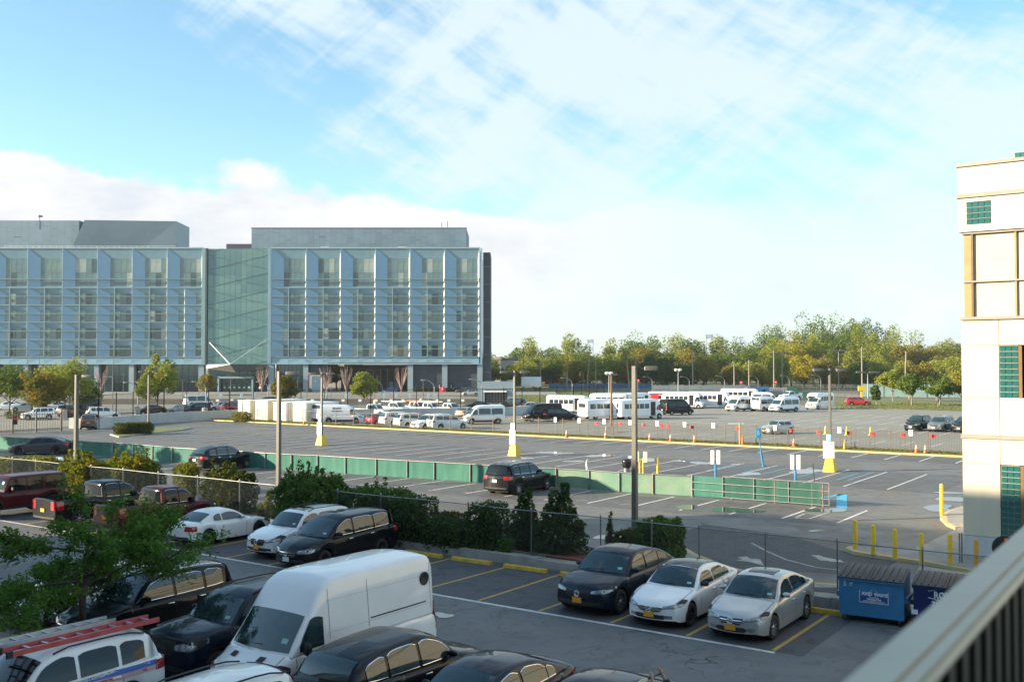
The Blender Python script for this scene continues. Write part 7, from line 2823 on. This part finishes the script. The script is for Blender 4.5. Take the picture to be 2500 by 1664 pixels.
make_car('black sedan with reflections in its side windows near the bottom edge', 'car', 'sedan', P_NAVY, AB(16.1, -12.0), HD, trim=CHROME, wheels='multi', L=4.88, W=1.85)
make_car('dark sedan being wiped by a person at the bottom edge', 'car', 'sedan', P_NAVY, AB(16.3, -9.55), HD, wheels='multi', L=4.8, W=1.85)
# nearest row
L1, cs = make_car('white crossover with a red ladder on its roof and lettered stripes', 'car', 'suv', P_PEARL, AB(11.35, -19.55), HD, hs=1.0, L=4.65, glass=GLASS_T, wheels='five')
lad = thing('ladder', 'red fibreglass ladder with aluminium rungs lashed on the white crossover', 'ladder', (*AB(11.35, -19.55), 0), HD)
LRED = mat('ladder_red', (.48, .085, .085), .55, var=.2, scale=5)
ALU = mat('aluminium', (.62, .64, .65), .35, .8, var=.1, scale=6)
zr = 1.86
for s in (-.20, .20):
    MB().box(-.55, .42 + s, zr, 3.3, .03, .10, 0, 0).build('stile', [LRED], lad)
    MB().box(1.12, .42 + s, zr, .12, .05, .13).build('end_cap', [PLASTIC], lad)
for k in range(8):
    MB().box(-2.0 + k * .38, .42, zr + .01, .055, .40, .03).build('rung', [ALU], lad)
for x in (-1.7, .9):
    MB().box(x, .1, zr - .08, .05, 1.25, .05).build('roof_bar', [PLASTIC], lad)
lad2 = thing('ladder', 'grey aluminium ladder lying beside the red one on the white crossover', 'ladder', (*AB(11.35, -19.55), 0), HD)
for s in (-.17, .17):
    MB().box(.2, -.25 + s, zr + .01, 3.6, .03, .08).build('stile', [ALU], lad2)
for k in range(11):
    MB().box(-1.45 + k * .33, -.25, zr + .02, .04, .34, .03).build('rung', [ALU], lad2)
SBL = mat('stripe_blue', (.03, .12, .42), .5, var=.05)
SRD = mat('stripe_red', (.55, .10, .13), .5, var=.05)
for z0, z1, m, tx, tcol in ((1.00, 1.10, SBL, 'INSTALLATIONS  -  BUSINESS PHONE & VOICE MAIL SYSTEMS  -  VOICE & DATA WIRINGS', TXTW), (.90, 1.00, mat('stripe_pink', (.62, .40, .40), .5, var=.05), 'COMPUTER NETWORKING  -  CCTV & SECURITY WIRING  -  TROUBLESHOOTING', SRD)):
    ts = [.30 + .64 * k / 12 for k in range(13)]
    MB().grid([[cs.side(t, z, 1, .012) for t in ts] for z in (z0, (z0 + z1) / 2, z1)], 0, True).build('stripe', [m], L1)
    p = cs.side(.62, (z0 + z1) / 2, 1, .016)
    letters(tx, .072, tcol, L1, p, (-1, 0, 0), (0, .05, 1), sx=.86, bold=.003, depth=.002)
make_car('white crossover seen by its roof and rear corner at the bottom edge', 'car', 'suv', P_PEARL, AB(11.15, -14.95), HD, L=4.7, wheels='five')
# second lot
make_car('dark grey muscle sedan in shade at the left end of the green fence', 'car', 'sedan', P_DGREY, (*[(p + q) / 2 for p, q in zip(G(60, 1112), G(140, 1104))],), math.pi + R(8), wheels='ten', L=5.05, W=1.9, wb=3.05, glass=GLASS_T)
make_car('black crossover with chrome sill in front of the green fence', 'car', 'suv', P_BLACK, AB(46.9, -58.3), HU, L=4.8, W=1.88, wb=2.82, wheels='multi', plate='w', trim=CHROME, rails=0,
         roof=[(.235, 1.05), (.40, 1.58), (.52, 1.68), (.68, 1.66), (.84, 1.54), (.92, 1.44), (.98, 1.14)], rtop=.87, rbot=.96)
make_car('black full size sport utility nosed up to the green fence', 'car', 'suv', P_BLACK, AB(48.6, -33.5), HU, L=4.95, W=2.0, wb=3.02, r=.38, hs=1.04, wheels='multi', plate='w', trim=CHROME, glass=GLASS_T)
make_car('white car mostly hidden behind the sunlit hedge', 'car', 'sedan', P_PEARL, (*G(150, 1172),), HU, detail=1, plate='w')
make_car('brown sport utility backed up to the retaining wall', 'car', 'suv', P_BROWN, (*G(216, 1046),), R(112), detail=1, L=5.0, hs=1.05)

FAR = 'cars parked in the far lots'


def far(label, spec, col, u, v, head=HU, **k):
    k.setdefault('detail', 1)
    k.setdefault('plate', 'w')
    x, y = G(u, v)
    return make_car(label, k.pop('cat', 'car'), spec, col, (x, y), head, group=k.pop('group', None), **k)


# vans and minivans behind the picket fence
RV, cs = far('white cargo van with dark lettering on its side next to the containers', 'vanmid', WHITE, 836, 1033, R(8), cat='van', name='cargo_van', win=[(.175, .32)], norear=1)
for k, (s, sz, z) in enumerate((('MARK', .42, 1.95), ('ELECTRICAL', .24, 1.62))):
    letters(s, sz, mat('van_letter', (.08, .09, .10), .6), RV, cs.cside(.62, z, -1, .012), (1, 0, 0), (0, 0, 1), bold=.01)
far('white cargo van showing its rear doors between container and lettered van', 'vanmid', WHITE, 806, 1028, R(56), cat='van', name='cargo_van')
far('dirty white pickup behind the lettered van', 'pickup', P_PEARL, 908, 1018, R(-20), cat='pickup', name='pickup_truck')
far('small dark red hatchback seen from behind by the picket fence', 'mini', P_RED, 925, 1036, HU)
for u, v in ((975, 1039), (1012, 1043), (1092, 1047)):
    far('white minivan standing tail on in the row behind the picket fence', 'minivan', WHITE, u, v, R(35), group='white minivans tail on behind the fence', name='minivan')
far('white minivan standing nose on in the row behind the picket fence', 'minivan', WHITE, 1050, 1046, R(225), name='minivan')
for u, v in ((962, 1012), (1012, 1010), (1045, 1013)):
    far('white service pickup with a ladder rack behind the minivans', 'pickup', WHITE, u, v, R(-28), cat='pickup', name='pickup_truck', group='service pickups behind the minivans')
far('white service pickup with dark grille, last of the row by the beige sedan', 'pickup', WHITE, 1095, 1014, R(-35), cat='pickup', name='pickup_truck')
LAD = ALU
for i, (u, v, ang, m) in enumerate(((1020, 1010, -28, ORANGE), (1050, 1013, -28, ALU), (960, 1012, -28, ALU))):
    x, y = G(u, v)
    T = thing('roof_ladder', ('orange' if m is ORANGE else 'aluminium') + ' ladder carried on a service pickup behind the minivans', 'ladder', (x, y, 2.05), R(ang), None if m is ORANGE else 'aluminium ladders on the service pickups')
    for s in (-.2, .2):
        MB().box(0, s, 0, 4.2, .05, .10).build('stile', [m], T)
    for k in range(9):
        MB().box(-1.8 + k * .45, 0, 0, .05, .4, .04).build('rung', [m], T)
    for xx in (-1.0, 1.0):
        MB().box(xx, 0, -.10, .06, 1.3, .12).build('rack_bar', [ALU], T)
far('beige sedan half hidden by the white passenger van', 'sedan', P_BEIGE, 1142, 1018, R(60))
far('white passenger van with side windows standing broadside in the far lot', 'vanmid', WHITE, 1180, 1034, R(196), cat='van', name='passenger_van')
far('black high roof van beside the white shuttle bus', 'vanmid', P_BLACK, 1322, 1028, R(200), cat='van', name='passenger_van', glass=GLASS_T)
far('black minivan parked tight behind the black high roof van', 'minivan', P_BLACK, 1368, 1028, R(10), name='minivan')
make_bus('white shuttle bus nosing out behind the black minivan', G(1392, 1008), R(-22), 7.2)
make_bus('white shuttle bus seen from its rear with one wide back window', G(1468, 1022), R(34), 6.8, wins=3)
make_bus('white shuttle bus seen from its rear with two small back windows', G(1560, 1022), R(28), 7.4, 'panes')
make_bus('white shuttle bus with a row of small windows behind two others', G(1480, 1000), R(170), 7.0)
make_bus('white shuttle bus half hidden by the tall lamp post', G(1555, 999), R(40), 6.5)
make_bus('shuttle bus with a red back and a blue lower side', G(1640, 994), R(-14), 8.2, 'tricolour')
make_bus('white shuttle bus right of the red and blue one', G(1672, 996), R(-30), 7.4)
far('black high roof van seen from behind before the red and blue bus', 'vanmid', P_BLACK, 1652, 1012, R(30), cat='van', name='passenger_van', glass=GLASS_T)
make_bus('white shuttle bus with a long dark window band', G(1735, 994), R(-20), 7.8, wins=6)
make_bus('white shuttle bus at the back beside the blue container', G(1810, 982), R(-16), 8.0)
far('white passenger van facing the fence left of the blue container', 'vanmid', WHITE, 1808, 1003, R(212), cat='van', name='passenger_van')
far('white passenger van seen from behind between two others', 'vanmid', WHITE, 1868, 1003, R(40), cat='van', name='passenger_van')
far('white passenger van with an orange plate in front of the green skip', 'vanmid', WHITE, 1914, 1005, R(212), cat='van', name='passenger_van', plate='o')
far('white passenger van in the second line behind the others', 'vanmid', WHITE, 1870, 988, R(-12), cat='van', name='passenger_van')
make_bus('white shuttle bus standing alone facing the fence', G(2000, 998), R(228), 7.0)
far('bright red crossover alone at the back of the far lot', 'suv', P_RED, 2095, 990, R(-10), rails=0)
far('silver small hatchback behind the red boards', 'mini', P_SILVER, 1897, 1058, R(207), plate='o', glass=GLASS)
far('black crossover, the first of the pair by the cream building', 'suv', P_BLACK, 2242, 1050, R(227))
far('silver grey crossover beside the black one near the cream building', 'suv', P_GREY, 2298, 1052, R(227))
far('black crossover half hidden by the edge of the cream building', 'suv', P_BLACK, 2358, 1054, R(227))
# campus lot
far('white crossover parked under the orange crowned tree', 'suv', WHITE, 95, 1024, R(205))
far('black pickup in the shade of the broad tree', 'pickup', P_BLACK, 205, 1020, R(60), cat='pickup', name='pickup_truck')
far('blue grey car at the trunk of the broad tree', 'suv', P_GREY, 172, 1016, R(80))
far('white off-roader beside the black pickup in the campus lot', 'suv', WHITE, 253, 1023, R(32), hs=1.04)
far('dark sedan in front of the pointed tree', 'sedan', P_BLACK, 367, 1012, R(220))
far('pale sedan right of the pointed tree', 'sedan', P_LGREY, 440, 1010, R(205))
far('black crossover parked nose out beside the pale sedan', 'suv', P_BLACK, 478, 1010, R(225))
far('white van at the terrace wall in the campus lot', 'vanmid', WHITE, 487, 992, R(35), cat='van', hs=.85, name='passenger_van')
far('blue grey crossover broadside in the campus lot', 'suv', P_LGREY, 545, 1004, R(190))
far('red crossover seen from behind in the campus lot', 'suv', P_RED, 573, 1006, HU)
far('dark crossover tight beside the red one', 'suv', P_DGREY, 592, 1004, HU)
far('dark blue car behind the white containers', 'suv', P_NAVY, 650, 992, R(200))
far('white car behind the white containers near the autumn tree', 'sedan', WHITE, 700, 990, R(200))
far('dark car right of the white one behind the containers', 'sedan', P_NAVY, 728, 991, R(200))
far('dark car with red tail lights at the grass by the container', 'suv', P_DGREY, 806, 998, R(60))
far('white sedan at the left edge of the campus lot', 'sedan', P_PEARL, 20, 1000, R(190))
far('silver sedan deeper in the campus lot under the trees', 'sedan', P_LGREY, 62, 1003, R(200))
far('white sedan deeper in the campus lot left of the pickup', 'sedan', WHITE, 140, 1001, R(200))
far('dark crossover at the far end of the campus lot behind the pickup', 'suv', P_NAVY, 212, 1002, R(200))
far('black coupe waiting at the campus gate', 'sedan', P_BLACK, 1163, 1000, R(190))
far('black sport utility leaving by the campus gate', 'suv', P_BLACK, 1252, 998, R(150), L=5.2, hs=1.08)
far('silver crossover driving past the undercroft wall', 'suv', P_SILVER, 1150, 966, R(180))
far('dark car beyond the silver one at the undercroft wall', 'suv', P_DGREY, 1132, 960, R(180))
far('blue car parked before the glazed pavilion', 'sedan', paint('blue', (.02, .05, .2), .3), 953, 958, R(180))
for i, (u, v, lab) in enumerate(((1290, 1003, 'silver car behind the wall by the campus gate'), (1930, 976, 'white pickup behind the white vans near the skip'), (1880, 975, 'dark car behind the white vans'))):
    far(lab, 'sedan' if i != 1 else 'pickup', (P_LGREY, WHITE, P_DGREY)[i], u, v, R(190 + 20 * i))

# ------------------------------------------------------------------ people
SKIN = mat('skin', (.42, .24, .17), .55, var=.1, scale=8)
SHIRT = mat('white_shirt', (.72, .73, .74), .8, var=.08, scale=6)
TROUS = mat('dark_trousers', (.02, .022, .03), .85, var=.2, scale=6)
HAIR = mat('dark_hair', (.015, .012, .010), .7, var=.3, scale=20)


def skin_body(name, pts, edges, radii, mats, pick, parent):
    me = bpy.data.meshes.new(name)
    me.from_pydata(pts, edges, [])
    o = bpy.data.objects.new(name, me)
    COL.objects.link(o)
    md = o.modifiers.new('skin', 'SKIN')
    md.use_smooth_shade = True
    for i, r_ in enumerate(radii):
        me.skin_vertices[0].data[i].radius = (r_, r_)
    me.skin_vertices[0].data[0].use_root = True
    sb = o.modifiers.new('sub', 'SUBSURF')
    sb.levels = sb.render_levels = 1
    dg = bpy.context.evaluated_depsgraph_get()
    m2 = bpy.data.meshes.new_from_object(o.evaluated_get(dg))
    bpy.data.objects.remove(o)
    m2.name = name
    m2.materials.clear()
    for m in mats:
        m2.materials.append(m)
    for p in m2.polygons:
        p.material_index = pick(p.center)
        p.use_smooth = True
    return link(name, m2, parent)


def person(label, loc, rz, armL, armR, group=None, z=0.0, fingers=False, lean=0.0, stoop=1.0):
    """standing figure, local +x is forwards; arms given as elbow and wrist points"""
    T = thing('person', label, 'person', (loc[0], loc[1], z), rz, group)
    l = lean
    zz_ = lambda q: .95 + (q - .95) * stoop
    P_ = [(0, 0, .95), (.02 + l * .3, 0, zz_(1.15)), (.02 + l * .7, 0, zz_(1.36)), (.03 + l, 0, zz_(1.50)), (.05 + l, 0, zz_(1.58))]
    E_ = [(0, 1), (1, 2), (2, 3), (3, 4)]
    Rr = [.15, .145, .15, .065, .06]
    for s, (el, wr) in ((1, armL), (-1, armR)):
        b = len(P_)
        P_ += [(.02 + l * .85, s * .19, zz_(1.42)), el, wr]
        E_ += [(2, b), (b, b + 1), (b + 1, b + 2)]
        Rr += [.065, .045, .032]
        b = len(P_)
        P_ += [(0, s * .10, .86), (.03, s * .11, .48), (-.02, s * .12, .08), (.12, s * .13, .04)]
        E_ += [(0, b), (b, b + 1), (b + 1, b + 2), (b + 2, b + 3)]
        Rr += [.10, .065, .045, .04]
    body = skin_body('body', P_, E_, Rr, [SHIRT, TROUS, SKIN], lambda c: 1 if c.z < .93 else (2 if c.z > zz_(1.49) + (.5 if fingers else 0) or min((c - Vector(armL[1])).length, (c - Vector(armR[1])).length) < .22 else 0), T)
    hx, hz = .07 + l, zz_(1.68)
    h = MB()
    rows = []
    for i in range(9):
        f = i / 8
        zz = -.115 + .23 * f
        r_ = .082 * math.sin(math.pi * (.12 + .80 * f)) ** .6
        rows.append([(hx + r_ * 1.12 * math.cos(t) + (.012 if f < .6 and abs(t) < .5 else 0), r_ * .92 * math.sin(t), hz + zz) for t in [2 * math.pi * k / 14 - math.pi for k in range(15)]])
    h.grid(rows, 0, True)
    h.box(hx + .10, 0, hz - .01, .03, .025, .04, 0)
    for s in (-1, 1):
        h.box(hx, s * .078, hz - .01, .03, .018, .05, 0)
        h.box(hx + .085, s * .03, hz + .015, .012, .018, .010, 1)
    h.box(hx + .086, 0, hz - .062, .012, .04, .008, 1)
    h.build('head', [SKIN, HAIR], T)
    hr = MB()
    rows = []
    for i in range(6):
        f = i / 5
        r_ = .092 * math.cos(f * math.pi / 2 * .98)
        rows.append([(hx - .012 + r_ * 1.1 * math.cos(t), r_ * .95 * math.sin(t), hz + .02 + .11 * math.sin(f * math.pi / 2) - (.05 if math.cos(t) < 0 and i == 0 else 0)) for t in [2 * math.pi * k / 14 for k in range(15)]])
    hr.grid(rows, 0, True)
    hr.build('hair', [HAIR], T)
    if fingers:
        for s, (el, wr) in ((1, armL), (-1, armR)):
            d = (Vector(wr) - Vector(el)).normalized()
            side = Vector((0, 1, 0))
            hd = MB()
            w0 = Vector(wr)
            hd.tube([w0 - d * .02, w0 + d * .04, w0 + d * .09], [.028, .040, .036], 8)
            for k in range(4):
                o0 = w0 + d * .085 + side * (.028 - .019 * k)
                ln = (.062, .074, .070, .055)[k]
                q1 = o0 + d * ln * .45 + Vector((0, 0, .006))
                q2 = q1 + (d + Vector((0, 0, -.9))).normalized() * ln * .35
                q3 = q2 + (d * .2 + Vector((0, 0, -1))).normalized() * ln * .3
                hd.tube([o0, q1, q2, q3], [.0095, .009, .0085, .007], 6)
            t0_ = w0 + d * .03 - side * s * .03
            hd.tube([t0_, t0_ - side * s * .03 + d * .03, t0_ - side * s * .025 + d * .065 + Vector((0, 0, -.02))], [.012, .011, .008], 6)
            hd.build('hand', [SKIN], T)
    return T


# somebody wiping the roof of the dark sedan with a long cream duster
pp = AB(17.05, -8.0)
W_ = person('person in a white shirt reaching over a car roof with a duster', pp, LOT - math.pi / 2 + math.pi, ((.52, .24, 1.36), (.66, .10, 1.55)), ((.50, -.26, 1.34), (.64, -.28, 1.54)), None, 0.0, True, .34, .64)
du = thing('duster', 'cream headed car duster with a dark handle held over the car roof', 'duster', (*pp, 0), LOT - math.pi / 2 + math.pi)
MB().tube([(.68, -.42, 1.52), (.70, .0, 1.53), (.71, .22, 1.535)], .014, 8).build('handle', [PLASTIC], du)
rows = []
for i in range(9):
    f = i / 8
    r_ = .05 * math.sin(math.pi * (.1 + .8 * f)) ** .5
    rows.append([(.72 + r_ * math.cos(t) * random.uniform(.85, 1.15), .2 + .34 * f, 1.535 + r_ * math.sin(t) * random.uniform(.85, 1.15)) for t in [2 * math.pi * k / 12 for k in range(12)]])
rows = [q + [q[0]] for q in rows]
MB().grid(rows, 0, True).build('mop_head', [mat('duster_cream', (.62, .55, .34), .9, var=.25, scale=25, bump=.6)], du)
person('person in white walking past the grey vestibule of the building', (xat(760, FY - 4), FY - 4), R(200), ((.1, .28, 1.15), (.2, .26, .95)), ((.05, -.28, 1.15), (.0, -.27, .9)), None, Z0)
person('person in white standing by the entrance portal', (xat(635, FY - 5), FY - 5), R(250), ((.05, .28, 1.15), (.08, .26, .9)), ((.05, -.28, 1.15), (.06, -.27, .9)), None, Z0)

# ------------------------------------------------------------------ the air
hz_m = bpy.data.materials.new('haze')
hz_m.use_nodes = True
N_ = hz_m.node_tree.nodes
N_.remove(N_['Principled BSDF'])
pv_ = N_.new('ShaderNodeVolumePrincipled')
pv_.inputs['Color'].default_value = (.92, .95, 1.0, 1)
pv_.inputs['Density'].default_value = HAZE
pv_.inputs['Anisotropy'].default_value = 0.3
hz_m.node_tree.links.new(pv_.outputs[0], N_['Material Output'].inputs['Volume'])
hz_o = MB().box(0, 1900, 66.5, 8200, 4600, 135).build('haze', [hz_m])
hz_o['kind'] = 'stuff'
